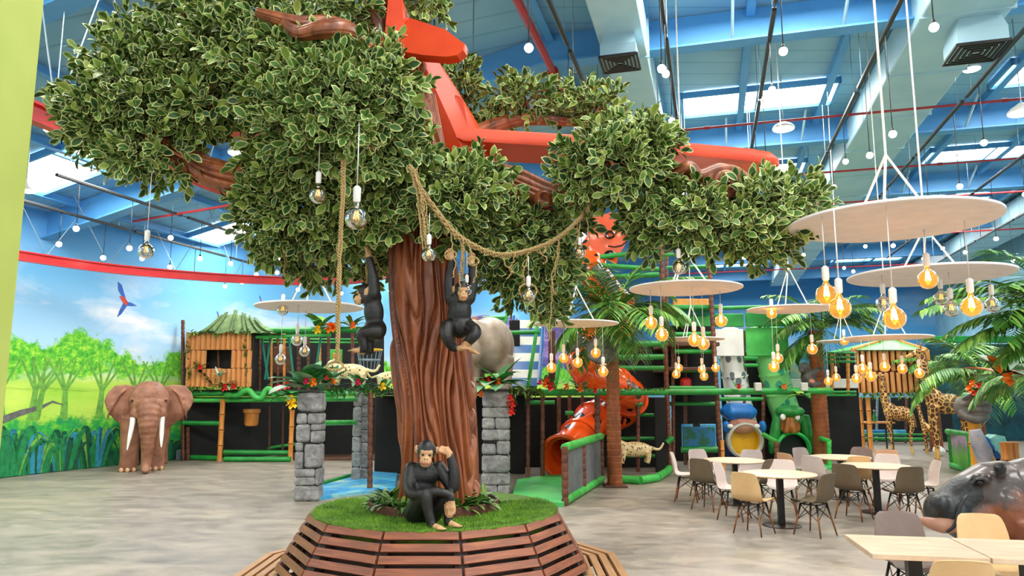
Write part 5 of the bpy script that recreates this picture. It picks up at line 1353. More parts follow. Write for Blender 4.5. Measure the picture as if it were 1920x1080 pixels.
# ---- orange spotted spiral slide with a monster head --------------------------
m, n = newmat('slide_orange', .18, coat=.6)
co = n.coord((1, 1, 1)); vo = n.add('ShaderNodeTexVoronoi', {'Vector': (co, 0), 'Scale': 1.9, 'Randomness': .75}); dn = n.noise(co, 3, 2)
ad = n.math('ADD', (vo, 0), (n.math('MULTIPLY', (dn, 0), .22), 0)); r = n.ramp(ad, [(.0, lin((26, 16, 12))), (.385, lin((240, 86, 24)))], interp='CONSTANT'); n.base(r)
M('slide_orange_plain', (240, 92, 26), (230, 78, 20), 2, .2, coat=.5)
M('slide_clear', (120, 108, 104), (90, 86, 84), 3, .08, coat=.8)
os_ = thing('tube_slide', G(1055, 892), 'glossy orange spiral tube slide with black spots', 'slide')
sp_ = [(1150, 560, 19.2), (1120, 520, 18.8), (1108, 490, 18.2)]
path = [P(1165, 610, 19.0), P(1120, 632, 18.2), P(1092, 660, 17.6), P(1105, 698, 17.2), P(1150, 722, 17.4), P(1180, 742, 18.0), P(1165, 772, 18.6), P(1125, 778, 18.2), P(1098, 802, 17.4), P(1078, 832, 16.7), P(1062, 855, 16.3)]
pp = catmull(path, 8); mb = MB(); mb.tube(pp, lerpl([.42] * 9 + [.45, .5], len(pp)), 22, cap=False); tb = build(mb, 'tube', 'slide_orange', os_, ang=60)
fr = frames(pp)
for k in range(6, len(fr) - 2, 9):
    p_, t_, N_, B2 = fr[k]; mb = MB(); mb.lathe([(.40, -.03), (.475, -.03), (.475, .03), (.40, .03)], p_, 22, axis=t_, cap=False); build(mb, 'joint_flange', 'slide_orange_plain', tb)
p_, t_, N_, B2 = fr[-1]
mb = MB(); ax = Vector((-.5, -1, -.30)); mb.lathe([(.47, -.25), (.50, 0), (.56, .04), (.56, .08), (.50, .09), (.47, .05), (.44, -.25)], p_ + ax.normalized() * .1, 28, axis=ax, cap=False); build(mb, 'mouth_rim', 'slide_orange_plain', os_)
mb = MB(); mb.tube(pp, lerpl([.39] * 9 + [.42, .46], len(pp)), 20, cap=False); build(mb, 'inner_wall', 'slide_orange_plain', tb)
mb = MB(); q_ = fr[13]; mb.ell(P(1083, 648, 17.25), (.28, .2, .30), 14, 10); build(mb, 'window_dome', 'slide_clear', tb)
mb = MB(); mb.ell(P(1178, 722, 17.25), (.40, .16, .14), 14, 10, (0, R(38), 0)); build(mb, 'window_dome', 'slide_clear', tb)
for a_ in ((1085, 690, 17.0), (1125, 705, 16.95), (1165, 725, 17.2)): pass
us = thing('tube_slide', P(1110, 560, 18.0), 'upper orange tube slide running down from the orange monster head', 'slide')
up_p = catmull([P(1128, 452, 19.0), P(1108, 480, 18.4), P(1112, 512, 18.0), P(1135, 545, 18.2), P(1165, 575, 18.8)], 8); mb = MB(); mb.tube(up_p, .40, 20, cap=False); build(mb, 'tube', 'slide_orange', us)
mb = MB(); mb.tube(catmull([P(1118, 500, 17.7), P(1130, 520, 17.7), P(1150, 545, 17.95)], 6), .2, 12); build(mb, 'window_strip', 'slide_clear', us)
mh = thing('monster_head', P(1140, 480, 17.9), 'flat orange spiky monster head cut-out above the upper slide', 'figure')
ol = [(1098, 410), (1112, 418), (1108, 396), (1122, 408), (1131, 388), (1134, 402), (1147, 397), (1143, 412), (1160, 406), (1156, 420), (1170, 414), (1182, 420), (1182, 440), (1176, 452), (1168, 466), (1160, 478), (1156, 494), (1146, 488), (1126, 482), (1112, 470), (1104, 450)]
mb = MB(); mb.poly([P(x, y, 17.9) for x, y in ol], .16, (0, 1, 0)); mhb = build(mb, 'head_board', 'slide_orange_plain', mh, smooth=False)
mb = MB(); mb.tube([P(1144 + 8 * math.cos(a * .5), 440 - 6 * math.sin(a * .5), 17.86) for a in range(14)], .03, 6); build(mb, 'eye_ring', 'eye_dark', mh)
mb = MB(); mb.tube([P(1140, 461, 17.87), P(1152, 463, 17.87), P(1166, 460, 17.87), P(1176, 452, 17.87)], .018, 6); build(mb, 'mouth_line', 'eye_dark', mh)
mb = MB(); mb.ell(P(1144, 478, 17.86), (.16, .04, .12), 12, 8); build(mb, 'spot', 'eye_dark', mh)
mb = MB(); mb.ell(P(1177, 428, 17.86), (.06, .04, .22), 12, 8, (0, R(12), 0)); build(mb, 'ear', 'mouth_red', mh)

# ---- blue and white wave slide behind the trunk
ws = thing('wave_slide', P(1000, 722, 18), 'blue and white striped slide descending behind the hippopotamus', 'slide')
M('slide_blue', (30, 98, 156), (24, 80, 136), 3, .3); M('slide_white', (202, 202, 190), (184, 186, 176), 3, .4)
for k in range(8):
    y0, y1 = 600 + k * 15.5, 600 + (k + 1) * 15.5; a, b = P(992 - k * 1.6, y0, 19.2 - k * .22), P(990 - k * 1.6, y1, 19.0 - k * .22); mb = MB(); w_ = .36
    mb.add([a + Vector((-w_, 0, 0)), a + Vector((w_, 0, 0)), b + Vector((w_, 0, 0)), b + Vector((-w_, 0, 0))] + [v_ + Vector((0, .12, -.05)) for v_ in (a + Vector((-w_, 0, 0)), a + Vector((w_, 0, 0)), b + Vector((w_, 0, 0)), b + Vector((-w_, 0, 0)))], [(0, 3, 2, 1), (4, 5, 6, 7), (0, 1, 5, 4), (1, 2, 6, 5), (2, 3, 7, 6), (3, 0, 4, 7)])
    build(mb, 'chute_section', 'slide_blue' if k % 2 else 'slide_white', ws, smooth=False)
for s_ in (-.40, .40):
    mb = MB(); mb.tube([P(992, 598, 19.15) + Vector((s_, 0, .06)), P(979, 724, 17.3) + Vector((s_, 0, .06))], .05, 8); build(mb, 'side_rail', 'slide_blue', ws)

# ---- leopard and green tube slides with monster mouths ---------------------------
def spotmat(name, base, spot, scale, th=.3):
    m, n = newmat(name, .3, coat=.3); co = n.coord((1, 1, .75)); vo = n.add('ShaderNodeTexVoronoi', {'Vector': (co, 0), 'Scale': scale, 'Randomness': .85}); dn = n.noise(co, 5, 2)
    ad = n.math('ADD', (vo, 0), (n.math('MULTIPLY', (dn, 0), .25), 0)); r = n.ramp(ad, [(0, lin(spot)), (th + .12, lin(base))], interp='CONSTANT'); n.base(r)
spotmat('leopard_white', (240, 240, 234), (112, 128, 132), 4.6, .40); spotmat('dino_green', (134, 224, 128), (58, 168, 132), 3.4, .36)
M('troll_blue', (28, 124, 204), (20, 100, 180), 8, .4); M('troll_navy', (16, 66, 116), (12, 50, 96), 5, .5); M('troll_skin', (198, 140, 116), (180, 120, 98), 5, .5); M('tube_yellow', (226, 178, 20), (208, 160, 14), 2, .35)
M('kong_green', (46, 150, 66), (30, 124, 50), 5, .45); M('kong_brown', (168, 104, 38), (138, 82, 28), 6, .5); M('tube_dark', (10, 22, 22), (6, 14, 14), 3, .6); M('kong_rim', (52, 196, 90), (40, 176, 76), 3, .35)
def tubeslide(lab, path, r, mat, mouth, mr, rim, inner, Ym):
    c = P(*mouth, Ym); t = thing('tube_slide', Vector((c.x, Ym, 0)), lab, 'slide')
    pts = catmull([P(*q_) for q_ in path] + [P(mouth[0], mouth[1] - 25, Ym + .9), c + Vector((0, .1, 0))], 8); mb = MB(); mb.tube(pts, lerpl([r] * 5 + [mr * .95], len(pts)), 20, cap=False); tb = build(mb, 'tube', mat, t)
    for k in range(5, len(pts) - 6, 6):
        f_ = frames(pts)[k]; mb = MB(); mb.lathe([(r - .02, -.02), (r + .03, -.02), (r + .03, .02), (r - .02, .02)], f_[0], 20, axis=f_[1], cap=False); build(mb, 'joint_flange', mat, tb)
    mb = MB(); mb.lathe([(mr, .12), (mr, -.06), (mr - .05, -.10), (mr - .085, -.06), (mr - .09, .12)], c, 32, axis=(0, 1, .05), cap=False); build(mb, 'mouth_rim', rim, t)
    mb = MB(); mb.lathe([(mr - .08, -.02), (mr - .10, .13), (mr - .14, .19), (.01, .2)], c, 28, axis=(0, 1, .05), cap=False); build(mb, 'inner_tube', inner, t); return t, c
YT = 19.4
t, c = tubeslide('white tube slide with grey spots ending in a blue troll mouth', [(1370, 628, 20.6), (1370, 655, 20.3), (1377, 700, 20.2), (1384, 745, 20.3)], .34, 'leopard_white', (1397, 826), .48, 'slide_white', 'tube_yellow', YT)
mb = MB(); mb.bbox(P(1392, 773, YT - .05) + Vector((0, .35, .0)), (.92, .75, .46), .18); b2 = remesh(mb, .05, 6, .5); build(b2, 'troll_hat', 'troll_blue', t, ang=180)
mb = MB(); mb.ell(P(1393, 798, YT + .15), (.42, .25, .22), 16, 10); mb.ell(P(1386, 796, YT - .02), (.09, .08, .14), 10, 8); mb.ell(P(1400, 796, YT - .02), (.09, .08, .14), 10, 8); build(remesh(mb, .03, 3), 'troll_face', 'troll_skin', t, ang=180)
for x in (1369, 1419):
    mb = MB(); mb.bbox(P(x, 799, YT - .1), (.15, .12, .10), .03); build(mb, 'tooth', 'white_plastic', t)
mb = MB(); mb.bbox(P(1395, 832, YT + .5) + Vector((0, .1, 0)), (1.02, .45, 1.05), .2); build(remesh(mb, .05, 6), 'troll_body', 'troll_navy', t, ang=180)
for x in (1362, 1430):
    mb = MB(); mb.ell(P(x, 800, YT + .1), (.10, .14, .16), 10, 8); build(mb, 'troll_ear', 'troll_blue', t)
t, c = tubeslide('light green spotted tube slide ending in a green gorilla mouth', [(1434, 612, 20.6), (1440, 650, 20.3), (1450, 695, 20.2), (1462, 742, 20.3)], .40, 'dino_green', (1487, 842), .47, 'kong_rim', 'tube_dark', YT)
mb = MB(); mb.ell(P(1481, 771, YT + .0), (.38, .38, .16), 18, 12); mb.ell(P(1481, 785, YT + .1), (.36, .3, .2), 16, 10)
for x, d in ((1455, -1), (1512, 1)): mb.tube(catmull([P(x + 4 * -d, 778, YT + .15), P(x, 805, YT + .1), P(x + 6 * d, 832, YT + .15), P(x + 9 * d, 850, YT + .25)], 5), [.14, .15, .13, .06], 10)
mb.bbox(P(1484, 815, YT + .4), (.8, .3, .9), .1); kb = remesh(mb, .035, 4, .5); build(kb, 'gorilla_hair', 'kong_green', t, ang=180)
mb = MB(); mb.bbox(P(1481, 796, YT - .02), (.52, .3, .5), .1); mb.tube([P(1478, 782, YT - .2), P(1476, 800, YT - .22), P(1474, 812, YT - .2)], [.05, .07, .08], 8); mb.tube([P(1485, 782, YT - .2), P(1487, 800, YT - .22), P(1489, 812, YT - .2)], [.05, .07, .08], 8); build(remesh(mb, .025, 3), 'gorilla_face', 'kong_brown', t, ang=180)
for x in (1468, 1495):
    mb = MB(); mb.ell(P(x, 782, YT - .2), (.075, .05, .085), 12, 8); build(mb, 'gorilla_eye', 'white_plastic', t)
mb = MB(); mb.poly([Vector((c.x - 1.0, 18.0, .002)), Vector((c.x + .6, 18.0, .002)), Vector((c.x + .6, 19.4, .002)), Vector((c.x - 1.0, 19.4, .002))], .06, (0, 0, 1)); build(mb, 'play_mat', 'mat_green', label='green landing mat under the gorilla mouth slide', cat='play mat', smooth=False)

# ---- right bamboo hut ---------------------------------------------------------------
YQ = 23.5
h2 = thing('bamboo_hut', Vector((P(1668, 740, YQ).x, YQ, 0)), 'orange bamboo shelter with leafy fringe above the giraffes on the right', 'hut')
xs = [1601 + i * 11.2 for i in range(13)]
for i in range(12):
    for (ya, yb) in ((655, 696), (697, 738)):
        a, b = P(xs[i], ya + (i % 3), YQ), P(xs[i + 1], yb, YQ); mb = MB(); mb.bbox(((a.x + b.x) / 2, YQ, (a.z + b.z) / 2), ((b.x - a.x) * .94, .1, a.z - b.z), .03); build(mb, 'bamboo_plank', 'bamboo_plank', h2)
mb = MB(); mb.box(P(1669, 697, YQ + .12), (P(1734, 697, YQ).x - P(1603, 697, YQ).x, .06, 1.35)); build(mb, 'backing_board', 'bamboo_joint', h2, smooth=False)
for i in range(4):
    mb = MB(); mb.bbox(P(1737, 696, YQ + .4 + i * .5), (.08, .46, 1.4), .03); build(mb, 'bamboo_plank', 'bamboo_plank', h2)
fringe(h2, P(1600, 742, YQ - .1), P(1738, 742, YQ - .1), 240, .16, ('moss_fringe', 'ground_leaf_light'), .4, 15)
a, pk, b = P(1598, 656, YQ - .2), P(1668, 634, YQ + 1), P(1738, 656, YQ - .2); mb = MB(); mb.add([a, b, pk, Vector((a.x, YQ + 2.2, a.z)), Vector((b.x, YQ + 2.2, b.z)), pk + Vector((0, .5, 0))], [(0, 1, 2), (1, 4, 5, 2), (4, 3, 5), (3, 0, 2, 5), (0, 3, 4, 1)]); build(mb, 'roof', 'pad_light_green', h2, smooth=False)
mb = MB(); mb.tube([a, pk, b], .06, 8); build(mb, 'roof_edge', 'bamboo_tan', h2)
for x, y in ((1612, 838), (1627, 842)): bamboo(h2, x, 745, YQ + (.3 if x == 1612 else -.1), r=.075)
tt = thing('bamboo_table', Vector((P(1650, 830, 24.2).x, 24.2, 0)), 'small bamboo counter table under the right bamboo hut', 'table')
tz = P(1650, 792, 24.2).z; mb = MB(); mb.bbox((P(1643, 792, 24.2).x, 24.2, tz), (.95, .6, .05), .01); build(mb, 'table_top', 'bamboo_tan', tt, smooth=False)
for sx, sy in ((-.4, -.2), (.4, -.2), (-.4, .2), (.4, .2)):
    mb = MB(); mb.tube([(P(1643, 792, 24.2).x + sx, 24.2 + sy, 0), (P(1643, 792, 24.2).x + sx, 24.2 + sy, tz)], .03, 8); build(mb, 'leg', 'deck_brown', tt)

# ================================================================== elephant statue
M('elephant_hide', (160, 110, 84), (122, 76, 54), 3.5, .55, bump=.35, bscale=22)
M('ivory', (238, 236, 226), (226, 222, 208), 4, .3)
M('nail_cream', (222, 184, 146), (206, 164, 126), 6, .5)
E0 = G(262, 886); E0.z = 0; E0.y += .25
el = thing('elephant_statue', E0, 'brown elephant statue with white tusks in front of the mural', 'statue')
ER = Matrix.Rotation(R(27), 3, 'Z'); q = lambda x, y, z: E0 + ER @ Vector((x, y, z))
mb = MB(); mb.ell(q(.0, 1.2, 1.38), (.52, 1.0, .60), 18, 12, ER); mb.ell(q(0, .35, 1.5), (.46, .5, .52), 16, 10, ER)
mb.ell(q(-.02, -.05, 1.70), (.46, .36, .40), 18, 12, ER); mb.ell(q(-.02, -.22, 1.52), (.40, .22, .40), 16, 10, ER); mb.ell(q(-.02, -.0, 1.96), (.34, .26, .19), 14, 10, ER)
for s_ in (-1, 1): mb.ell(q(s_ * .28 - .02, -.3, 1.36), (.12, .14, .16), 10, 8); mb.ell(q(s_ * .34 - .02, -.22, 1.68), (.08, .1, .07), 10, 8)
tr = catmull([q(-.02, -.30, 1.62), q(-.01, -.44, 1.35), q(0, -.50, 1.05), q(.01, -.48, .72), q(.01, -.46, .40), q(.0, -.48, .18), q(0, -.58, .09), q(0, -.68, .13)], 8)
rr_ = lerpl([.27, .25, .205, .155, .128, .11, .095, .085], len(tr)); rr_ = [r_ * (1 + (.075 if (i % 3 == 0 and i < 30) else 0)) for i, r_ in enumerate(rr_)]
mb.tube(tr, rr_, 14)
for (x, y) in ((-.38, .15), (.22, .25), (-.34, 1.7), (.34, 1.75)):
    mb.tube(catmull([q(x, y, 1.3), q(x, y, .8), q(x, y - .02, .35), q(x, y, .12), q(x, y, .0)], 4), [.25, .21, .185, .20, .21], 14)
ear_o = [(.30, 2.02), (.52, 2.06), (.78, 2.04), (.95, 1.86), (1.0, 1.66), (.92, 1.46), (.78, 1.26), (.55, 1.06), (.42, 1.04), (.36, 1.3), (.30, 1.55)]
for s_ in (-1, 1):
    for (k0, yo, th) in ((1.0, .0, .09),):
        pts = [q(s_ * x * (1.0 if s_ > 0 else .95) - .02, .18 - .20 * max(0, x - .35) - .10 * math.sin((z - 1.0) * 3), z) for x, z in ear_o]; mb.poly(pts if s_ < 0 else pts[::-1], th, ER @ Vector((0, 1, 0)))
    for k in range(4): mb.tube([q(s_ * (.50 + .1 * k) - .02, .10 - .05 * k, 1.95 - .10 * k), q(s_ * (.66 + .06 * k) - .02, .02 - .02 * k, 1.80 - .16 * k), q(s_ * (.80 + .02 * k) - .02, .02, 1.72 - .18 * k)], [.012, .03, .012], 6)
b2 = remesh(mb, .026, 2, .4); build(b2, 'body', 'elephant_hide', el, ang=180)
for (x0, x1, z1, y1) in ((-.34, -.41, .56, -.62), (.28, .30, .60, -.62)):
    mb = MB(); mb.tube(catmull([q(x0, -.30, 1.36), q(x0 - .0, -.42, 1.15), q((x0 + x1) / 2, -.54, .85), q(x1, y1, z1)], 5), [.065, .06, .048, .012], 12); build(mb, 'tusk', 'ivory', el)
for (x, y) in ((-.38, .15), (.22, .25)):
    for k in (-1, 0, 1):
        mb = MB(); mb.ell(q(x + k * .13, y - .19 + abs(k) * .04, .05), (.055, .03, .055), 10, 6); build(mb, 'toenail', 'nail_cream', el)
for s_ in (-1, 1):
    mb = MB(); mb.ell(q(s_ * .36 - .02, -.30, 1.68), (.03, .03, .03), 8, 6); build(mb, 'eye', 'eye_dark', el)

# ================================================================== grey hippopotamus on the frame
M('hippo_grey', (172, 158, 142), (132, 114, 96), 2.2, .45, bump=.15)
H0 = P(915, 735, 16.2)
hp = thing('hippopotamus_statue', H0, 'pale grey hippopotamus statue standing on the deck right of the trunk', 'statue')
mb = MB(); mb.ell(P(918, 648, 16.2), (.56, 1.0, .64), 18, 12); mb.ell(P(885, 640, 15.6), (.45, .5, .5), 16, 10); mb.ell(P(870, 660, 15.1), (.40, .4, .36), 14, 10); mb.ell(P(852, 672, 14.75), (.34, .30, .26), 14, 10); mb.ell(P(845, 655, 14.6), (.09, .09, .08), 8, 6); mb.ell(P(862, 655, 14.55), (.09, .09, .08), 8, 6)
for x, y in ((885, 15.7), (945, 15.8), (895, 16.9), (945, 16.9)): mb.tube([P(x, 670, y), P(x, 705, y), Vector((P(x, 705, y).x, y, H0.z))], [.24, .18, .19], 12)
build(remesh(mb, .04, 4), 'body', 'hippo_grey', hp, ang=180)
mb = MB(); mb.ell(P(889, 604, 15.5), (.11, .06, .13), 12, 8, (0, R(15), 0)); build(mb, 'ear', 'elephant_hide', hp)

# ================================================================== foreground hippopotamus
m, n = newmat('hippo_paint', .32, coat=.15)
co = n.coord((1, 1, 1)); sp_ = n.add('ShaderNodeSeparateXYZ', {'Vector': (co, 0)}); nz = n.noise(co, 2.2, 5, .6)
v_ = n.math('ADD', (n.math('MULTIPLY', (nz, 0), 1.0), 0), (n.math('MULTIPLY', (sp_, 2), .35), 0))
r = n.ramp(v_, [(.45, lin((122, 62, 36))), (.66, lin((140, 82, 52))), (.80, lin((62, 52, 48))), (.95, lin((86, 74, 68)))]); n.base(r)
M('hippo_nose', (46, 52, 54), (28, 32, 34), 6, .35, bump=.4, bscale=30)
M('hippo_pink', (196, 150, 124), (170, 122, 98), 5, .5)
Yh = 8.0; F0 = Vector((P(1860, 960, Yh).x, Yh, 0)); hk = lambda x, y, d=0.0: P(x, y, Yh + d)
h3 = thing('hippopotamus_statue', F0, 'dark brown glossy hippopotamus statue lying behind the square tables', 'statue')
mb = MB()
mb.ell(hk(1774, 958), (.20, .28, .23), 16, 12, (0, R(18), 0)); mb.ell(hk(1762, 945, -.16), (.10, .10, .10), 10, 8); mb.ell(hk(1762, 945, .16), (.10, .10, .10), 10, 8)
mb.tube([hk(1778, 952), hk(1810, 930), hk(1850, 915), hk(1890, 915)], [.20, .22, .27, .30], 16); mb.tube([hk(1780, 975), hk(1830, 965), hk(1880, 960)], [.20, .26, .36], 16)
mb.ell(hk(1870, 945), (.32, .36, .33), 16, 12); mb.ell(hk(1960, 945, .3), (.62, .62, .52), 18, 12); mb.ell(hk(2080, 950, .5), (.8, .7, .62), 18, 12)
for d_ in (-.22, .22): mb.ell(hk(1838, 898, d_), (.10, .08, .07), 10, 8); mb.ell(hk(1876, 886, d_ * 1.2), (.055, .06, .065), 10, 8)
for x, d_ in ((1950, -.3), (1950, .7), (2120, -.1), (2120, 1.0)): p_ = hk(x, 980, d_); mb.tube([p_, Vector((p_.x, p_.y, .35)), Vector((p_.x, p_.y, 0))], [.28, .22, .23], 12)
b2 = remesh(mb, .028, 4, .5)
cN = hk(1768, 958)
paint(b2, lambda p: 1 if (p.x - cN.x) < .20 + .12 * math.sin(p.z * 9) and p.z > cN.z - .5 else 0); build(b2, 'body', ['hippo_paint', 'hippo_nose'], h3, ang=180)
mb = MB(); mb.tube(catmull([hk(1795, 982, -.2), hk(1765, 985, -.16), hk(1735, 978, -.05), hk(1716, 973, .02)], 5), [.09, .08, .05, .015], 12); build(mb, 'lower_jaw', 'hippo_pink', h3)
mb = MB(); mb.tube(catmull([hk(1815, 928, -.30), hk(1803, 942, -.30), hk(1797, 962, -.30), hk(1790, 985, -.28), hk(1775, 998, -.24)], 5), [.014, .02, .02, .02, .012], 8); build(mb, 'mouth_crease', 'hippo_nose', h3)
for d_ in (-.28, .28):
    mb = MB(); mb.ell(hk(1836, 904, d_), (.05, .035, .04), 12, 8); e_ = build(mb, 'eye', 'eye_dark', h3)
    mb = MB(); mb.tube([hk(1822, 907, d_ * 1.08), hk(1830, 898, d_ * 1.16), hk(1842, 898, d_ * 1.16), hk(1852, 906, d_ * 1.08)], .014, 6); build(mb, 'eyelid', 'hippo_nose', e_)
    mb = MB(); mb.lathe([(.02, .0), (.055, .03), (.06, .09), (.045, .08), (.01, .02)], hk(1876, 888, d_ * 1.2), 12, axis=(-.2, d_, .8)); build(mb, 'ear', 'hippo_nose', h3)
mb = MB(); mb.ell(hk(1807, 968, -.32), (.022, .02, .016), 8, 6); build(mb, 'flower', 'tube_yellow', h3)

# ================================================================== giraffes
def giraffemat(name, scale):
    m, n = newmat(name, .5); co = n.coord((1, 1, 1)); vo = n.add('ShaderNodeTexVoronoi', {'Vector': (co, 0), 'Scale': scale, 'Randomness': .9}, feature='DISTANCE_TO_EDGE')
    r = n.ramp(vo, [(.0, lin((226, 178, 96))), (.075, lin((92, 46, 18)))], interp='CONSTANT'); n.base(r)
giraffemat('giraffe_coat', 7.5); giraffemat('giraffe_coat_small', 11.0); M('giraffe_tan', (220, 172, 96), (196, 146, 74), 5, .5)
def giraffe(px, py, Y, H, lab, face=-1, coat='giraffe_coat', neck=.52, lean=.3, yaw=-.4, headturn=0.0):
    """H total height; face -1 looks to the left"""
    b = G(px, py); b = Vector((P(px, py, Y).x, Y, 0)); t = thing('giraffe_statue', b, lab, 'statue', 'giraffe statues'); s = H / 3.0
    Rz = Matrix.Rotation(yaw, 3, 'Z'); q = lambda x, y, z: b + Rz @ Vector((x * face * s, y * s, z * s)); mb = MB()
    mb.ell(q(-.05, 0, 1.42), (.42 * s, .23 * s, .27 * s), 16, 10, Rz); mb.ell(q(.25, 0, 1.50), (.24 * s, .21 * s, .30 * s), 14, 10, Rz)
    nk = catmull([q(.28, 0, 1.52), q(.40, 0, 1.85), q(.40 + lean * .45, 0, 2.3), q(.42 + lean * .7, 0, 2.72)], 5); mb.tube(nk, [.20 * s, .145 * s, .105 * s, .085 * s], 12)
    mb.ell(q(.46 + lean * .7, 0, 2.78), (.13 * s, .095 * s, .10 * s), 12, 8, Rz); mb.tube([q(.50 + lean * .7, 0, 2.76), q(.68 + lean * .7, 0, 2.68), q(.78 + lean * .7, 0, 2.63)], [.09 * s, .06 * s, .05 * s], 10)
    for (x, y) in ((.30, -.12), (.30, .12), (-.35, -.12), (-.35, .12)):
        kn = .03 if x > 0 else -.05
        mb.tube(catmull([q(x, y, 1.38), q(x + kn, y, .95), q(x, y, .70), q(x - kn * .4, y, .35), q(x, y, .06), q(x + .02, y, 0)], 4), [.135 * s, .085 * s, .062 * s, .045 * s, .05 * s, .065 * s], 10)
    b2 = remesh(mb, .03 * max(s, .6), 2, .4); tip = q(.78 + lean * .7, 0, 2.63)
    paint(b2, lambda p: 1 if p.z < .30 * s or (p - tip).length < .18 * s else 0); build(b2, 'body', [coat, 'giraffe_tan'], t, ang=180)
    for y in (-1, 1):
        mb = MB(); mb.tube([q(.42 + lean * .7, y * .04, 2.85), q(.40 + lean * .7, y * .05, 2.98)], [.018 * s, .02 * s], 8); mb.ell(q(.40 + lean * .7, y * .05, 2.99), .026 * s, 8, 6); build(mb, 'horn', 'kong_brown', t)
        mb = MB(); mb.ell(q(.38 + lean * .7, y * .15, 2.80), (.05 * s, .09 * s, .035 * s), 8, 6, Rz); build(mb, 'ear', 'giraffe_tan', t)
        mb = MB(); mb.ell(q(.53 + lean * .7, y * .075, 2.79), .018 * s, 8, 6); build(mb, 'eye', 'eye_dark', t)
    mb = MB(); mb.tube(catmull([q(-.42, 0, 1.52), q(-.50, 0, 1.3), q(-.52, 0, .95)], 4), [.025 * s, .016 * s, .03 * s], 6); build(mb, 'tail', 'kong_brown', t)
    mb = MB(); mb.tube([p_ + Vector((-.10 * face * s, 0, .04 * s)) for p_ in nk], .03 * s, 6); build(mb, 'mane', 'kong_brown', t)
giraffe(1690, 848, 22.5, 2.55, 'tall giraffe statue whose head reaches the front of the bamboo hut', -1, 'giraffe_coat_small', lean=.05, yaw=-.5)
giraffe(1748, 850, 22.5, 1.55, 'smallest giraffe statue standing right of the hut', -1, 'giraffe_coat_small', lean=.25, yaw=-.9)
giraffe(1782, 852, 20.5, 3.25, 'tallest giraffe statue by the palms at the right', -1, 'giraffe_coat', lean=.10, yaw=-.35)

# ================================================================== shell chairs and tables
for nm, c1, c2 in (('shell_beige', (222, 186, 134), (210, 172, 120)), ('shell_olive', (112, 96, 74), (98, 84, 64)), ('shell_pink', (212, 196, 188), (200, 184, 176)), ('shell_taupe', (136, 118, 110), (122, 106, 98)), ('shell_tan', (206, 160, 124), (190, 146, 110)), ('shell_grey', (182, 168, 164), (168, 156, 152))):
    M(nm, c1, c2, 3, .45)
M('leg_wood', (150, 92, 46), (120, 70, 34), 10, .5, stretch=(1, 1, .2)); M('wire_black', (26, 24, 22), None, 4, .4)
m, n = newmat('table_oak', .45); co = n.coord((1.5, 12, 1)); nz = n.noise(co, 2.2, 5, .6, .5); r = n.ramp(nz, [(.3, lin((196, 166, 134))), (.7, lin((226, 200, 170)))]); n.base(r)
def shell_mesh(mat):
    prof = [(.225, .405, .185), (.215, .435, .205), (.15, .443, .22), (.05, .430, .232), (-.06, .424, .235), (-.14, .435, .232), (-.195, .470, .226), (-.222, .53, .222), (-.238, .60, .218), (-.252, .68, .210), (-.265, .755, .198), (-.272, .80, .182), (-.275, .817, .165), (-.276, .822, .14)]
    nx = 9; mb = MB(); top = []
    for i, (y, z, w) in enumerate(prof):
        back = max(0, min(1, (i - 4) / 4.0))
        for k in range(nx):
            u = k / (nx - 1) * 2 - 1; e = abs(u) ** 2.4
            top.append(Vector((u * w, y + back * .055 * e * (1 - .5 * max(0, (i - 9) / 3)), z + (1 - back) * .035 * e + .012 * back * (1 - e))))
    n_ = len(prof)
    def nrm(i, k):
        a = top[min(i + 1, n_ - 1) * nx + k] - top[max(i - 1, 0) * nx + k]; b = top[i * nx + min(k + 1, nx - 1)] - top[i * nx + max(k - 1, 0)]
        v_ = a.cross(b); return v_.normalized() if v_.length > 1e-9 else Vector((0, 0, 1))
    bot = [top[i * nx + k] + nrm(i, k) * .009 for i in range(n_) for k in range(nx)]; N_ = len(top)
    mb.v = top + bot
    for i in range(n_ - 1):
        for k in range(nx - 1):
            a = i * nx + k; mb._f(a, a + 1, a + nx + 1, a + nx); mb._f(N_ + a, N_ + a + nx, N_ + a + nx + 1, N_ + a + 1)
    edge = [k for k in range(nx)] + [i * nx + nx - 1 for i in range(1, n_)] + [(n_ - 1) * nx + k for k in range(nx - 2, -1, -1)] + [i * nx for i in range(n_ - 2, 0, -1)]
    for a, b in zip(edge, edge[1:] + edge[:1]): mb._f(a, N_ + a, N_ + b, b)
    me = mesh_from('shell', mb.v, mb.f, mb.m, [MATS[mat]]); sharp(me, 60); return me
SHELL = {k: shell_mesh('shell_' + k) for k in ('beige', 'olive', 'pink', 'taupe', 'tan', 'grey')}
lg = MB(); lg.tube([(0, 0, 0), (0, 0, .33), (0, 0, .66), (0, 0, .67), (0, 0, 1)], [.010, .012, .0145, .0125, .014], 8); paint(lg, lambda p: 1 if p.z > .64 else 0); leg_me = mesh_from('leg', lg.v, lg.f, lg.m, [MATS['leg_wood'], MATS['wire_black']])
wb = MB()
for s_ in (-1, 1):
    wb.tube([(s_ * .13, .12, .40), (s_ * .165, -.155, .20)], .005, 5).tube([(s_ * .13, -.12, .40), (s_ * .165, .155, .20)], .005, 5)
    wb.tube([(-.13, s_ * .12, .40), (.17, s_ * .15, .20)], .005, 5).tube([(.13, s_ * .12, .40), (-.17, s_ * .15, .20)], .005, 5)
wb.tube([(-.13, -.12, .41), (.13, -.12, .41), (.13, .12, .41), (-.13, .12, .41), (-.13, -.12, .41)], .008, 6); brace_me = mesh_from('wire_brace', wb.v, wb.f, wb.m, [MATS['wire_black']])
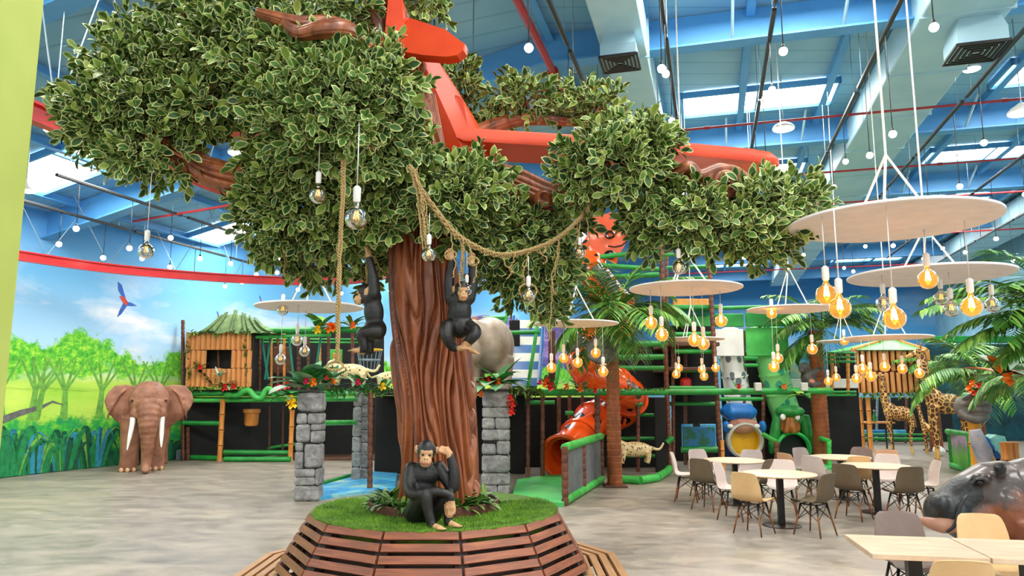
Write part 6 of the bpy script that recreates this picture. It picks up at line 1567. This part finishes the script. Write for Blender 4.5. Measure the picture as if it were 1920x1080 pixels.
def chair(loc, rz, colour, lab, group):
    o = thing('shell_chair', loc, lab, 'chair', group, rz=rz, world=False)
    inst(SHELL[colour], 'shell', o)
    for sx in (-1, 1):
        for sy in (-1, 1):
            a, b = Vector((sx * .205, sy * .195, 0)), Vector((sx * .125, sy * .115, .42)); d = b - a; l_ = inst(leg_me, 'leg', o, a); l_.rotation_mode = 'QUATERNION'; l_.rotation_quaternion = Vector((0, 0, 1)).rotation_difference(d); l_.scale = (1, 1, d.length)
    inst(brace_me, 'wire_brace', o); return o
def round_table(px, py, lab):
    c = G(px, py, .74); c.z = 0; t = thing('round_table', c, lab, 'table', 'round dining tables', world=False)
    mb = MB(); mb.lathe([(.49, .712), (.515, .72), (.52, .728), (.515, .738), (.50, .74), (.01, .74)], seg=48); me = mesh_from('table_top', mb.v, mb.f, mb.m, [MATS['table_oak']]); sharp(me); inst(me, 'table_top', t)
    mb = MB(); mb.bbox((0, 0, .37), (.085, .085, .70), .006); mb.box((0, 0, .708), (.4, .05, .012)); mb.box((0, 0, .708), (.05, .4, .012)); inst(mesh_from('pedestal', mb.v, mb.f, mb.m, [MATS['wire_black']], False), 'pedestal', t)
    mb = MB(); mb.lathe([(.27, 0), (.27, .008), (.26, .014), (.05, .02)], seg=36); inst(mesh_from('base_plate', mb.v, mb.f, mb.m, [MATS['wire_black']]), 'base_plate', t); return c
T1 = round_table(1377, 862, 'round pale oak pedestal table before the blue troll slide')
T2 = round_table(1461, 887, 'round pale oak pedestal table nearest the camera')
T3 = round_table(1575, 856, 'round pale oak pedestal table farthest back before the giraffes')
T4 = round_table(1641, 872, 'round pale oak pedestal table farthest right')
def ch(px, Y, tgt, colour, lab, group, off=0.0):
    p_ = P(px, 900, Y); p_.z = 0; d = tgt - p_; chair(p_, math.atan2(d.y, d.x) - math.pi / 2 + off, colour, lab, group)
g1, g2, g3, g4 = ('shell chairs around the table by the troll slide', 'shell chairs around the nearest round table', 'shell chairs around the farthest round table', 'shell chairs around the right-hand round table')
ch(1287, 13.1, T1, 'pink', 'pale pink shell chair at the far left end of the dining area', g1, .1)
ch(1327, 12.15, T1, 'olive', 'olive brown shell chair with its back turned, left of the table by the troll slide', g1)
ch(1322, 13.6, T1, 'grey', 'pale grey shell chair behind the table by the troll slide, left one', g1)
ch(1405, 13.5, T1, 'grey', 'pale grey shell chair below the yellow slide mouth', g1)
ch(1374, 11.3, T2, 'pink', 'pale pink shell chair at the back left of the nearest round table', g2, .2)
ch(1425, 12.1, T1, 'olive', 'olive brown shell chair right of the table by the troll slide', g1, .3)
ch(1410, 10.2, T2, 'beige', 'sand beige shell chair left of the nearest round table', g2)
ch(1523, 10.1, T2, 'olive', 'olive brown shell chair right of the nearest round table', g2, .35)
ch(1466, 11.6, T2, 'pink', 'pale pink shell chair behind the nearest round table', g2)
ch(1492, 13.1, T3, 'tan', 'tan shell chair leaning left of the farthest round table', g3, .1)
ch(1520, 14.0, T3, 'grey', 'grey shell chair behind the farthest round table at its left', g3)
ch(1538, 12.6, T3, 'pink', 'pale pink shell chair in front left of the farthest round table', g3, -.2)
ch(1612, 14.15, T3, 'taupe', 'dark taupe shell chair behind the farthest round table', g3)
ch(1604, 12.65, T3, 'beige', 'sand beige shell chair between the two right-hand round tables', g3)
ch(1597, 11.3, T4, 'olive', 'olive brown shell chair left of the right-hand round table', g4)
ch(1692, 11.0, T4, 'olive', 'olive brown shell chair in front right of the right-hand round table', g4, .1)
ch(1662, 12.65, T4, 'pink', 'pale pink shell chair behind the right-hand round table', g4)
ch(1728, 11.75, T4, 'pink', 'pale pink shell chair at the far right of the round tables', g4)
ch(1664, 13.5, T4, 'tan', 'pinkish tan shell chair farthest back behind the right-hand round table', g4)
# square tables in the foreground
TR = R(-10)
def square_table(c, lab):
    t = thing('square_table', c, lab, 'table', 'square dining tables', rz=TR, world=False)
    mb = MB(); mb.bbox((0, 0, .72), (.80, .74, .04), .003); inst(mesh_from('table_top', mb.v, mb.f, mb.m, [MATS['table_oak']], False), 'table_top', t)
    mb = MB(); mb.bbox((0, 0, .35), (.10, .10, .70), .006); inst(mesh_from('pedestal', mb.v, mb.f, mb.m, [MATS['wire_black']], False), 'pedestal', t)
    mb = MB(); mb.bbox((0, 0, .012), (.46, .46, .024), .006); inst(mesh_from('base_plate', mb.v, mb.f, mb.m, [MATS['wire_black']], False), 'base_plate', t)
ctr = Vector((3.13, 5.86, 0)); square_table(ctr, 'square oak table in the right foreground, left of the joined pair')
vx = Vector((math.cos(TR), math.sin(TR), 0)); square_table(ctr + vx * .812, 'square oak table cut off by the right edge of the view')
gF = 'shell chairs around the square tables'
chair(Vector((3.50, 6.62, 0)), math.pi + TR, 'taupe', 'taupe shell chair behind the left square table', gF)
chair(Vector((4.18, 6.50, 0)), math.pi + TR, 'beige', 'sand beige shell chair behind the right square table', gF)
chair(Vector((3.02, 5.20, 0)), TR, 'beige', 'sand beige shell chair tucked under the front of the left square table', gF)
chair(Vector((2.83, 4.62, 0)), TR, 'taupe', 'taupe shell chair nearest the camera at the bottom edge', gF)

# ================================================================== disc chandeliers
M('disc_plaster', (236, 230, 226), (226, 220, 216), 6, .8); M('white_rope', (226, 222, 212), (206, 202, 192), 20, .8)
def chandelier(px, py, wpx, Y, lab, bulbs, lit=True, bs=1.15, up=90):
    c = P(px, py, Y); r = wpx / 2 * Y / 1325; a = c.x * cH + c.y * sH
    t = thing('disc_chandelier', c, lab, 'chandelier', 'white disc chandeliers')
    mb = MB(); mb.lathe([(.01, -.012), (r - .01, -.012), (r, -.006), (r, .010), (r - .01, .014), (.01, .014)], c, 56); build(mb, 'disc', 'disc_plaster', t, ang=30)
    hk_ = c + Vector((0, 0, up * mpp(Y) + .1))
    for k in range(3):
        an = R(90 + 120 * k + 25); mb = MB(); mb.tube([hk_, c + Vector((r * .45 * math.cos(an), r * .45 * math.sin(an), .012))], .011, 6); build(mb, 'suspension_rope', 'white_rope', t)
    mb = MB(); mb.tube([hk_, Vector((c.x, c.y, roof_z(a)))], .010, 6); build(mb, 'suspension_rope', 'white_rope', t)
    for (bx, by, dY) in bulbs:
        g = P(bx, by, Y + dY); base = g + Vector((0, 0, .21 * bs)); L = (c.z - base.z)
        if L < .02: L = .02
        o = inst(wcord_me, 'bulb_cord', t, base - c, (0, 0, 0), (1, 1, L)); 
        for me, nm, off in ((sock_me, 'socket', 0), (glass_me['amber' if lit else 'clear'], 'glass_globe', -.095), (fil_me['hot' if lit else 'warm'], 'filament', -.095)):
            inst(me, nm, o, (0, 0, off * bs / L), (0, 0, 0), (bs, bs, bs / L))
chandelier(1670, 417, 362, 5.6, 'largest white disc chandelier at the upper right with five lit amber globes', [(1550, 553, -.25), (1575, 578, -.45), (1677, 597, -.55), (1740, 524, .2), (1822, 575, -.1)], True, .98, 110)
chandelier(1741, 517, 278, 7.3, 'second white disc chandelier right under the largest disc', [(1657, 570, -.1), (1765, 560, .2), (1784, 580, -.3), (1861, 572, .1)], False, .95, 75)
chandelier(1285, 541, 206, 9.8, 'white disc chandelier hanging below the right branch', [(1221, 606, 0), (1241, 628, -.4), (1302, 638, -.4), (1319, 645, .2), (1352, 602, .2)], True, 1.08, 60)
chandelier(1081, 607, 155, 13.0, 'white disc chandelier before the orange spiral slide', [(1034, 690, -.2), (1057, 672, .3), (1083, 680, -.3), (1117, 662, .0), (1131, 697, -.4)], True, 1.15, 60)
chandelier(1482, 580, 156, 13.2, 'white disc chandelier before the second palm', [(1447, 588, -.2), (1523, 655, 0), (1459, 672, .3), (1451, 688, -.3)], True, 1.2, 70)
chandelier(581, 576, 196, 10.0, 'white disc chandelier left of the trunk before the bamboo hut', [(530, 581, -.3), (526, 674, .1), (557, 638, -.4), (571, 659, .3)], False, .95, 70)
chandelier(1665, 633, 150, 13.4, 'white disc chandelier lowest at the right before the bamboo shelter', [(1606, 710, .2), (1618, 692, -.3), (1659, 688, .0), (1692, 692, .3), (1724, 700, .1), (1633, 706, -.4)], True, 1.15, 60)
chandelier(1297, 636, 118, 16.6, 'small far white disc chandelier before the tall play frame', [(1268, 702, -.2), (1273, 690, .3), (1316, 693, .3), (1320, 706, -.3), (1342, 690, 0)], True, 1.2, 55)
chandelier(1580, 640, 90, 17.5, 'farthest small white disc chandelier beside the second palm trunk', [(1553, 715, 0), (1568, 708, .3), (1583, 640, -.3)], True, 1.25, 50)

# ================================================================== palms
M('palm_leaf', (92, 152, 60), (50, 106, 42), 4, .45); M('palm_leaf_light', (156, 194, 86), (104, 152, 58), 4, .45)
M('palm_trunk', (150, 84, 40), (112, 58, 26), 5, .6, stretch=(1, 1, .4), bump=.3); M('palm_trunk_dark', (92, 66, 44), (64, 46, 32), 6, .7, bump=.4)
def frond(t, base, az, el, L, droop, w, mats=('palm_leaf',), n_=26, rn=None, name='frond'):
    mb = MB(); p_ = Vector(base); pts = [p_.copy()]; e = el; hd = Vector((math.cos(az), math.sin(az), 0)); st = 14
    for i in range(st): p_ = p_ + (hd * math.cos(e) + Vector((0, 0, math.sin(e)))) * (L / st); e -= droop / st * (0.5 + i / st); pts.append(p_.copy())
    mb.tube(pts, [L * .010, L * .006, L * .002], 6); fr = frames(pts)
    for k in range(n_):
        tt_ = .12 + .88 * k / (n_ - 1); i = min(int(tt_ * st), st - 1); q0 = pts[i].lerp(pts[i + 1], tt_ * st - i); t_ = fr[i][1]; side = t_.cross(Vector((0, 0, 1)))
        side = side.normalized() if side.length > 1e-3 else Vector((1, 0, 0)); ll = w * (math.sin(math.pi * (.12 + .80 * tt_)) ** .6)
        for s_ in (-1, 1):
            d = (side * s_ * .85 + t_ * .65 + Vector((0, 0, -.18 + rn.uniform(-.12, .12)))).normalized(); mb.cur = rn.randrange(len(mats)); strap_leaf(mb, q0, d, ll * rn.uniform(.9, 1.1), L * .014 + .004, rn.uniform(.3, .8), seg=3)
    return build(mb, name, list(mats), t)
def palm(px, Y, py_crown, r, lab, nf, L, seed, trunk='palm_trunk', els=(-.2, 1.1), light=.3, py_base=None, w=.33):
    base = Vector((P(px, 860, Y).x, Y, 0)); top = P(px, py_crown, Y); t = thing('palm_tree', base, lab, 'palm tree', 'artificial palms'); rn = random.Random(seed)
    H = top.z; n_ = max(8, int(H / .12)); pr = []
    for i in range(n_): z0 = H * i / n_; rr = r * (1.12 - .25 * i / n_); pr += [(rr, z0), (rr * 1.06, z0 + H / n_ * .85), (rr * .96, z0 + H / n_ * .97)]
    mb = MB(); mb.lathe(pr, base, 14); build(mb, 'trunk', trunk, t)
    mb = MB(); mb.bbox(base + Vector((0, 0, .02)), (r * 3.4, r * 3.4, .04), .01); build(mb, 'foot_plate', 'rust_steel', t, smooth=False)
    for k in range(nf):
        az = 2 * math.pi * k / nf + rn.uniform(-.25, .25); el_ = rn.uniform(*els); frond(t, top + Vector((0, 0, .03)), az, el_, L * rn.uniform(.8, 1.1), rn.uniform(1.0, 1.9), L * w, ('palm_leaf', 'palm_leaf', 'palm_leaf_light') if rn.random() > light else ('palm_leaf_light', 'palm_leaf'), 24, rn)
    return t, top
palm(1152, 15.0, 592, .135, 'artificial palm with slim brown trunk before the orange slide', 30, 1.75, 3, els=(-.35, 1.25), light=.45, w=.36)
palm(1542, 19.0, 620, .19, 'artificial palm with thick brown trunk right of the gorilla slide', 24, 1.75, 5, light=.5, els=(-.3, 1.1))
palm(1758, 23.4, 690, .17, 'artificial palm standing just left of the tallest giraffe', 14, 1.5, 8, light=.2)
palm(1838, 17.5, 700, .16, 'artificial palm behind the green booth at the right', 16, 1.8, 12)
tp, _top = palm(1990, 10.2, 585, .16, 'large artificial palm at the right edge with fronds reaching over the tables', 5, 1.6, 21, els=(.3, .9))
rn = random.Random(33)
for (az, el_, L, dr) in ((170, .55, 1.55, 1.15), (182, .30, 1.75, .8), (195, .12, 1.1, .75), (160, .15, 1.25, .9), (205, -.05, 1.2, .8), (175, -.10, 1.25, .6), (150, .7, 1.5, 1.0), (190, -.4, .9, .5), (168, -.5, .9, .5), (215, .5, 1.5, 1.0), (200, .85, 1.4, .9)):
    frond(tp, _top, R(az), el_, L * 1.18, dr, .5, ('palm_leaf', 'palm_leaf', 'palm_leaf_light'), 30, rn)
palm(1975, 12.5, 715, .2, 'low bushy artificial palm at the right edge under the large palm', 16, 1.35, 17, els=(-.3, .8))

# grey gorilla fists gripping the trunks
M('fist_grey', (112, 110, 106), (78, 76, 74), 5, .55, bump=.2)
def fist(px, py, Y, s, lab, flip=1):
    c = P(px, py, Y); t = thing('gorilla_fist', c - Vector((0, 0, .3 * s)), lab, 'sculpture', 'grey gorilla fists'); mb = MB()
    mb.ell(c, (.26 * s, .16 * s, .24 * s), 14, 10)
    for k, (l_, z) in enumerate(((.30, .20), (.34, .07), (.33, -.06), (.28, -.18))):
        mb.tube(catmull([c + Vector((-.12 * flip * s, -.08 * s, z * s)), c + Vector((.10 * flip * s, -.24 * s, (z + .01) * s)), c + Vector((l_ * flip * s, -.20 * s, z * s)), c + Vector((l_ * flip * s, -.02 * s, (z - .03) * s))], 4), [.065 * s, .066 * s, .062 * s, .05 * s], 10)
    mb.tube(catmull([c + Vector((-.18 * flip * s, -.05 * s, -.12 * s)), c + Vector((0, -.27 * s, -.24 * s)), c + Vector((.2 * flip * s, -.25 * s, -.2 * s))], 4), [.09 * s, .085 * s, .06 * s], 10)
    build(remesh(mb, .018 * s, 1, .4), 'fist', 'fist_grey', t, ang=180)
fist(1122, 655, 14.75, 1.0, 'grey sculpted gorilla fist gripping the slim palm before the orange slide')
fist(1812, 764, 14.2, .95, 'grey sculpted gorilla fist gripping the yellow bamboo post')
M('gorilla_dark', (84, 88, 84), (52, 56, 54), 6, .6)
g = thing('gorilla_statue', P(1518, 728, 18.6), 'dark grey baby gorilla statue clinging beside the second palm trunk', 'statue'); mb = MB(); c_ = lambda x, y, d=0.: P(x, y, 18.6 + d)
mb.ell(c_(1516, 708), (.20, .18, .24), 12, 10); mb.ell(c_(1508, 690, -.05), (.15, .14, .15), 12, 10); mb.tube([c_(1522, 700, -.1), c_(1534, 694, -.15), c_(1542, 690, -.1)], [.09, .07, .05], 8); mb.tube([c_(1512, 716, -.12), c_(1526, 722, -.15), c_(1538, 718, -.1)], [.10, .08, .06], 8); mb.ell(c_(1503, 694, -.17), (.08, .07, .07), 8, 6)
build(remesh(mb, .025, 2), 'body', 'gorilla_dark', g, ang=180)
mb = MB(); mb.ell(c_(1521, 716, -.17), (.10, .05, .08), 10, 8); build(mb, 'belly', 'troll_skin', g)

# ================================================================== jungle plants and flowers
M('banana_leaf', (58, 138, 60), (30, 98, 44), 4, .4); M('banana_pale', (128, 176, 130), (84, 142, 96), 4, .45)
M('petal_pink', (222, 24, 92), None, 5, .5); M('petal_orange', (240, 132, 26), (228, 104, 20), 5, .5); M('petal_red', (220, 48, 34), (200, 34, 28), 5, .5); M('petal_yellow', (246, 206, 26), (236, 190, 20), 5, .5)
FL = 0
def jplant(px, py, Y, size, nleaf, lab, seed, flowers=(), mats=('banana_leaf', 'banana_pale'), spread=1.0, wl=.22, updir=.9):
    """broad-leaved artificial plant; flowers: (dx px, dy px, material, radius)"""
    c = P(px, py, Y); t = thing('jungle_plant', c, lab, 'plant', 'artificial jungle plants'); rn = random.Random(seed)
    for k in range(nleaf):
        az = 2 * math.pi * k / nleaf + rn.uniform(-.4, .4); el_ = updir * rn.uniform(.15, 1.25); mb = MB()
        strap_leaf(mb, c + Vector((rn.uniform(-.06, .06), rn.uniform(-.06, .06), 0)), (math.cos(az) * math.cos(el_) * spread, math.sin(az) * math.cos(el_), math.sin(el_)), size * rn.uniform(.7, 1.1), size * wl * rn.uniform(.7, 1.2), rn.uniform(.3, 1.3), .2, 6); build(mb, 'leaf', mats[k % len(mats)], t)
    for (dx, dy, mt, rr) in flowers:
        f_ = P(px + dx, py + dy, Y - .22); mb = MB()
        for q_ in range(6):
            an = q_ * math.pi / 3 + .3; strap_leaf(mb, f_, (math.cos(an) * .8, -.7, math.sin(an) * .8), rr * 1.3, rr * .45, .4, .2, 3)
        mb.ell(f_ + Vector((0, -.02, 0)), rr * .35, 8, 6); fo_ = build(mb, 'flower', mt, t)
        mb = MB(); mb.tube([c, c.lerp(f_, .6) + Vector((0, 0, .03)), f_ + Vector((0, .02, 0))], .008, 5); build(mb, 'stem', 'banana_leaf', fo_)
jplant(578, 728, 13.15, .80, 15, 'broad pale leaved plant with pink and orange flowers on the left stone pillar', 1, ((-4, -14, 'petal_pink', .07), (10, -12, 'petal_orange', .09), (35, -20, 'petal_red', .05)))
jplant(615, 722, 13.6, .55, 11, 'leafy plant with an orange bud on the rail right of the left stone pillar', 2, ((10, -8, 'petal_orange', .08),), wl=.16)
jplant(672, 724, 14.4, .42, 12, 'leafy plant with one pink bloom above the narrow pillars', 3, ((0, -8, 'petal_pink', .08), (-16, 6, 'banana_pale', .06)), wl=.16)
jplant(722, 728, 14.6, .40, 11, 'bright leafy plant with a yellow bloom left of the trunk', 4, ((-4, -4, 'petal_yellow', .09),), ('ground_leaf_light', 'banana_leaf'), wl=.14)
jplant(930, 724, 13.95, .72, 18, 'broad banana leaved plant with orange flowers on the right stone pillar', 5, ((-26, -8, 'petal_orange', .08), (-14, -12, 'petal_red', .10), (4, -8, 'petal_orange', .09), (-28, 14, 'petal_orange', .07)), ('banana_leaf', 'banana_leaf', 'banana_pale'), wl=.25, updir=1.05)
jplant(955, 745, 13.9, .30, 8, 'hanging red heliconia spray on the side of the right stone pillar', 6, ((2, 0, 'petal_red', .08), (6, 12, 'petal_red', .08), (4, 26, 'petal_red', .09)), ('petal_red', 'banana_leaf'), wl=.07, updir=-.5)
jplant(1028, 722, 15.4, .32, 9, 'small leafy plant with clustered orange and red blooms on the rail', 7, ((-6, -4, 'petal_orange', .10), (4, 2, 'petal_red', .11), (-16, -6, 'petal_pink', .06), (-2, -10, 'petal_red', .07)))
jplant(1088, 730, 16.0, .34, 9, 'small leafy plant with two orange blooms under the spiral slide', 8, ((-26, -6, 'petal_orange', .08), (0, -2, 'petal_orange', .10), (28, 2, 'petal_red', .07)))
jplant(420, 724, 20.0, .50, 11, 'leafy plant with red bromeliads at the foot of the bamboo hut', 9, ((2, 2, 'petal_red', .12), (18, 0, 'petal_red', .10)), ('ground_leaf', 'banana_pale'), wl=.14)
jplant(541, 742, 19.9, .60, 11, 'drooping broad leaved plant with pink and red blooms on the bamboo post', 10, ((-18, -16, 'petal_pink', .12), (-2, -20, 'petal_red', .12), (8, 14, 'petal_yellow', .17), (4, 6, 'petal_yellow', .14)), wl=.2, updir=.5)
jplant(372, 690, 20.0, .34, 9, 'dark ivy tuft with a red bloom beside the hut window', 11, ((3, -2, 'petal_red', .09),), ('ground_leaf',), wl=.16)
jplant(414, 705, 19.95, .36, 8, 'pale frosted plant below the hut window', 12, (), ('banana_pale', 'slide_white'), wl=.1)
jplant(600, 612, 20.2, .75, 10, 'large leafed plant with orange blooms on the upper green beam', 13, ((-4, 6, 'petal_yellow', .14), (20, 2, 'petal_orange', .18), (28, 2, 'petal_orange', .14)), ('banana_leaf', 'ground_leaf_light'))
jplant(660, 612, 20.2, .65, 11, 'dark leafed plant with yellow fronds on the upper green beam', 14, ((2, -2, 'petal_orange', .12),), ('ground_leaf', 'moss_fringe'), wl=.12)
jplant(1828, 738, 14.0, .34, 10, 'leafy bouquet of orange and yellow blooms on the yellow bamboo post', 15, ((-12, -10, 'petal_orange', .10), (8, -14, 'petal_red', .09), (0, 0, 'petal_red', .09), (16, 0, 'petal_orange', .09), (-6, -20, 'petal_orange', .08)), ('ground_leaf_light', 'banana_leaf'))
jplant(1385, 728, 17.4, .22, 6, 'small red bud plant on the rail before the white slide', 16, ((0, -4, 'petal_red', .08),))
jplant(1470, 728, 17.4, .22, 6, 'small orange bud plant on the rail before the green slide', 17, ((0, -4, 'petal_orange', .08),))
jplant(1505, 742, 17.3, .5, 10, 'light green leafy plant on the rail left of the second palm', 18, (), ('ground_leaf_light', 'banana_leaf'), wl=.2, updir=.4)
jplant(1880, 705, 11.0, .6, 12, 'broad leaved plant with orange leaves under the large palm', 19, ((-10, -20, 'petal_orange', .12), (8, 4, 'petal_orange', .12)), ('banana_leaf', 'petal_orange', 'banana_leaf'))
# green snake lying on the left rail
sn = thing('toy_snake', P(470, 744, 20.1), 'green wavy snake figure lying on the left frame rail', 'figure'); mb = MB()
mb.tube(catmull([P(x, y, 20.08) for x, y in ((430, 742), (446, 741), (458, 733), (468, 733), (478, 744), (490, 746), (498, 732), (505, 729), (512, 738), (519, 748))], 6), [.05, .08, .08, .08, .08, .07, .03], 10); build(mb, 'body', 'pad_light_green', sn)
mb = MB(); mb.ell(P(428, 741, 20.06), (.13, .1, .08), 10, 8); build(mb, 'head', 'pad_light_green', sn)
# leopards
spotmat('leopard_fur', (226, 200, 146), (74, 56, 34), 16, .26)
def leopard(px, py, Y, s, lab, face=-1):
    b = P(px, py, Y); t = thing('leopard_statue', b, lab, 'statue', 'spotted leopard statues'); q = lambda x, y, z: b + Vector((x * face * s, y * s, z * s)); mb = MB()
    mb.ell(q(0, 0, .28), (.38 * s, .15 * s, .16 * s), 14, 10); mb.ell(q(.36, 0, .40), (.13 * s, .12 * s, .12 * s), 12, 8); mb.ell(q(.46, 0, .36), (.07 * s, .07 * s, .06 * s), 10, 8); mb.tube([q(.2, 0, .30), q(.36, 0, .4)], [.14 * s, .1 * s], 10)
    for x, y in ((.25, -.09), (.25, .09), (-.28, -.09), (-.28, .09)): mb.tube([q(x, y, .24), q(x, y, .1), q(x + .03, y, .0)], [.07 * s, .05 * s, .05 * s], 8)
    mb.tube(catmull([q(-.34, 0, .32), q(-.52, 0, .28), q(-.62, 0, .42)], 4), [.04 * s, .03 * s, .025 * s], 8)
    for y in (-1, 1): mb.ell(q(.32, y * .09, .50), (.03 * s, .04 * s, .045 * s), 8, 6)
    build(remesh(mb, .02 * s, 2), 'body', 'leopard_fur', t, ang=180)
    for y in (-1, 1):
        mb = MB(); mb.ell(q(.455, y * .05, .43), .015 * s, 8, 6); build(mb, 'eye', 'eye_dark', t)
leopard(655, 722, 15.0, 1.0, 'spotted leopard statue crouching above the narrow stone pillars'); leopard(732, 728, 15.2, .8, 'pale spotted leopard statue half hidden by the trunk', 1)
b_ = G(1205, 885); leopard(1190, 868, 17.0, 1.1, 'spotted leopard statue behind the slim palm inside the frame')

# ================================================================== painted booth at the right
bo = thing('painted_booth', G(1800, 884), 'low green booth painted with grass and mountains beside the bamboo post', 'booth')
Yb = 14.6; A_, B_ = G(1786, 878), G(1824, 893)
m, n = newmat('booth_mural', .6); co = n.coord((1, 1, 1)); sp2 = n.add('ShaderNodeSeparateXYZ', {'Vector': (co, 0)}); nz = n.noise(n.coord((5, 5, 1.2)), 1.5, 4); v2 = n.math('ADD', (n.math('MULTIPLY', (nz, 0), .7), 0), (sp2, 2)); r = n.ramp(v2, [(.30, lin((40, 150, 50))), (.70, lin((110, 196, 60))), (.95, lin((140, 150, 140))), (1.0, lin((196, 170, 200)))]); n.base(r)
mb = MB(); d_ = (B_ - A_).normalized(); nn = Vector((-d_.y, d_.x, 0)); mb.poly([A_, B_, B_ + Vector((0, 0, .86)), A_ + Vector((0, 0, .86))], .05, nn); build(mb, 'mural_panel', 'booth_mural', bo, smooth=False)
rail(bo, A_ + Vector((-.05, 0, .9)), B_ + Vector((.15, -.05, .9)), .07, 'pad_light_green'); rail(bo, A_ + Vector((0, 0, .07)), B_ + Vector((.15, 0, .07)), .08, 'pad_light_green')
for p_ in (A_, B_): post(bo, p_ + Vector((0, .02, .9)), p_ + Vector((0, .02, 0)), .05, 'pad_green')
bp_ = thing('bamboo_pole', Vector((P(1822, 880, 14.1).x, 14.1, 0)), 'thick yellow bamboo post in front of the green booth', 'pole'); M('bamboo_yellow', (232, 170, 50), (212, 146, 34), 4, .45, stretch=(1, 1, .3)); bamboo(bp_, 1822, 742, 14.1, r=.12, name='culm', mat='bamboo_yellow')
bq = thing('bamboo_pole', Vector((P(1894, 880, 13.5).x, 13.5, 0)), 'orange bamboo post bundle by the right edge', 'pole')
for dx in (-8, 4): bamboo(bq, 1894 + dx, 828, 13.5 + dx * .01, r=.10, name='culm')
cs = thing('wave_slide', G(1855, 885), 'small toddler slide with painted blue and teal scalloped wave sides', 'slide'); Yc = 13.9
M('wave_teal', (70, 186, 176), (160, 222, 210), 4, .5); M('wave_blue', (36, 112, 190), (28, 92, 168), 4, .5); M('wave_yellow', (232, 184, 60), (220, 168, 44), 4, .5); M('wave_grey', (190, 190, 200), (120, 140, 160), 3, .5)
mb = MB(); mb.poly([P(x, y, Yc) for x, y in ((1858, 822), (1868, 815), (1884, 818), (1892, 840), (1896, 885), (1872, 885), (1862, 850))], .25, (0, 1, 0)); build(mb, 'wave_side', 'wave_teal', cs, smooth=False)
mb = MB()
for x, y, r_ in ((1846, 828, 10), (1855, 842, 10), (1865, 856, 11), (1873, 872, 11), (1880, 884, 10)): mb.lathe([(r_ * mpp(Yc), 0), (r_ * mpp(Yc), .2)], P(x, y, Yc - .06), 18, axis=(0, 1, 0))
build(mb, 'scallop', 'wave_blue', cs)
mb = MB(); mb.tube(catmull([P(x, y, Yc - .1) for x, y in ((1832, 822), (1845, 842), (1858, 862), (1866, 884))], 5), .075, 10); build(mb, 'slide_edge', 'wave_yellow', cs)
mb = MB(); mb.tube(catmull([P(x, y, Yc - .05) for x, y in ((1828, 806), (1834, 826), (1844, 850), (1852, 884))], 5), [.10, .14, .16, .12], 10); build(mb, 'chute', 'wave_grey', cs)

# ================================================================== small extras
sp = thing('loudspeaker', P(887, 150, 12.0), 'black loudspeaker hung from the roof behind the tail', 'loudspeaker'); mb = MB(); c = P(887, 136, 12.0); mb.bbox(c, (.2, .2, .28), .02); build(mb, 'cabinet', 'track_black', sp, smooth=False)
mb = MB(); mb.lathe([(.075, 0), (.06, .012), (.02, .02)], c + Vector((0, -.10, .0)), 14, axis=(0, -1, 0)); build(mb, 'driver', 'dark_grille', sp)
mb = MB(); mb.tube([c + Vector((0, 0, .14)), Vector((c.x, c.y, 8.9))], .012, 6); build(mb, 'bracket', 'galv_grey', sp)
bk = thing('wire_basket', P(692, 694, 18.6), 'tall wire basket with yellow rim on the deck left of the trunk', 'basket'); c = P(692, 694, 18.6); hgt = P(692, 656, 18.6).z - c.z
for k in range(16):
    an = k * math.pi / 8; mb = MB(); mb.tube([c + Vector((.22 * math.cos(an), .22 * math.sin(an), 0)), c + Vector((.32 * math.cos(an), .32 * math.sin(an), hgt))], .012, 5); build(mb, 'wire', 'galv_grey', bk)
for z, r_, mt in ((0, .22, 'galv_grey'), (.5, .27, 'galv_grey'), (1.0, .32, 'tube_yellow')):
    mb = MB(); mb.tube([c + Vector((r_ * math.cos(a * .2618), r_ * math.sin(a * .2618), hgt * z)) for a in range(25)], .022, 6); build(mb, 'hoop', mt, bk)
for x, lab in ((1421, 'small grey box on the rail between the two tube slides'), (1508, 'small grey box on the rail left of the second palm')):
    mb = MB(); c = P(x, 730, 17.5); mb.bbox(c + Vector((0, 0, .06)), (.16, .12, .2), .015); build(mb, 'junction_box', 'slide_white', label=lab, cat='box', smooth=False)
mb = MB(); c = G(1760, 855); mb.ell(c + Vector((0, 0, .12)), (.16, .12, .16), 10, 8); mb.ell(c + Vector((.1, .02, .1)), (.14, .1, .12), 8, 6)
b2 = remesh(mb, .03, 1)
for q_ in b2.v: q_ += Vector((mnoise.noise(q_ * 9), mnoise.noise(q_ * 9 + Vector((5, 0, 0))), 0)) * .03
zm = min(q_.z for q_ in b2.v)
for q_ in b2.v: q_.z -= zm
build(b2, 'plastic_bag', 'white_plastic', label='crumpled white bag on the floor by the smallest giraffe', cat='bag', ang=20)
tb_ = thing('toy_bottle', P(1640, 790, 24.1), 'green bottle standing on the bamboo counter table', 'bottle'); c = P(1640, 790.5, 24.1); mb = MB(); mb.lathe([(.05, 0), (.055, .02), (.055, .18), (.02, .26), (.02, .34)], c, 12); build(mb, 'bottle_body', 'kong_green', tb_)
mb = MB(); mb.lathe([(.024, .34), (.024, .38), (.01, .385)], c, 10); build(mb, 'bottle_cap', 'white_plastic', tb_)
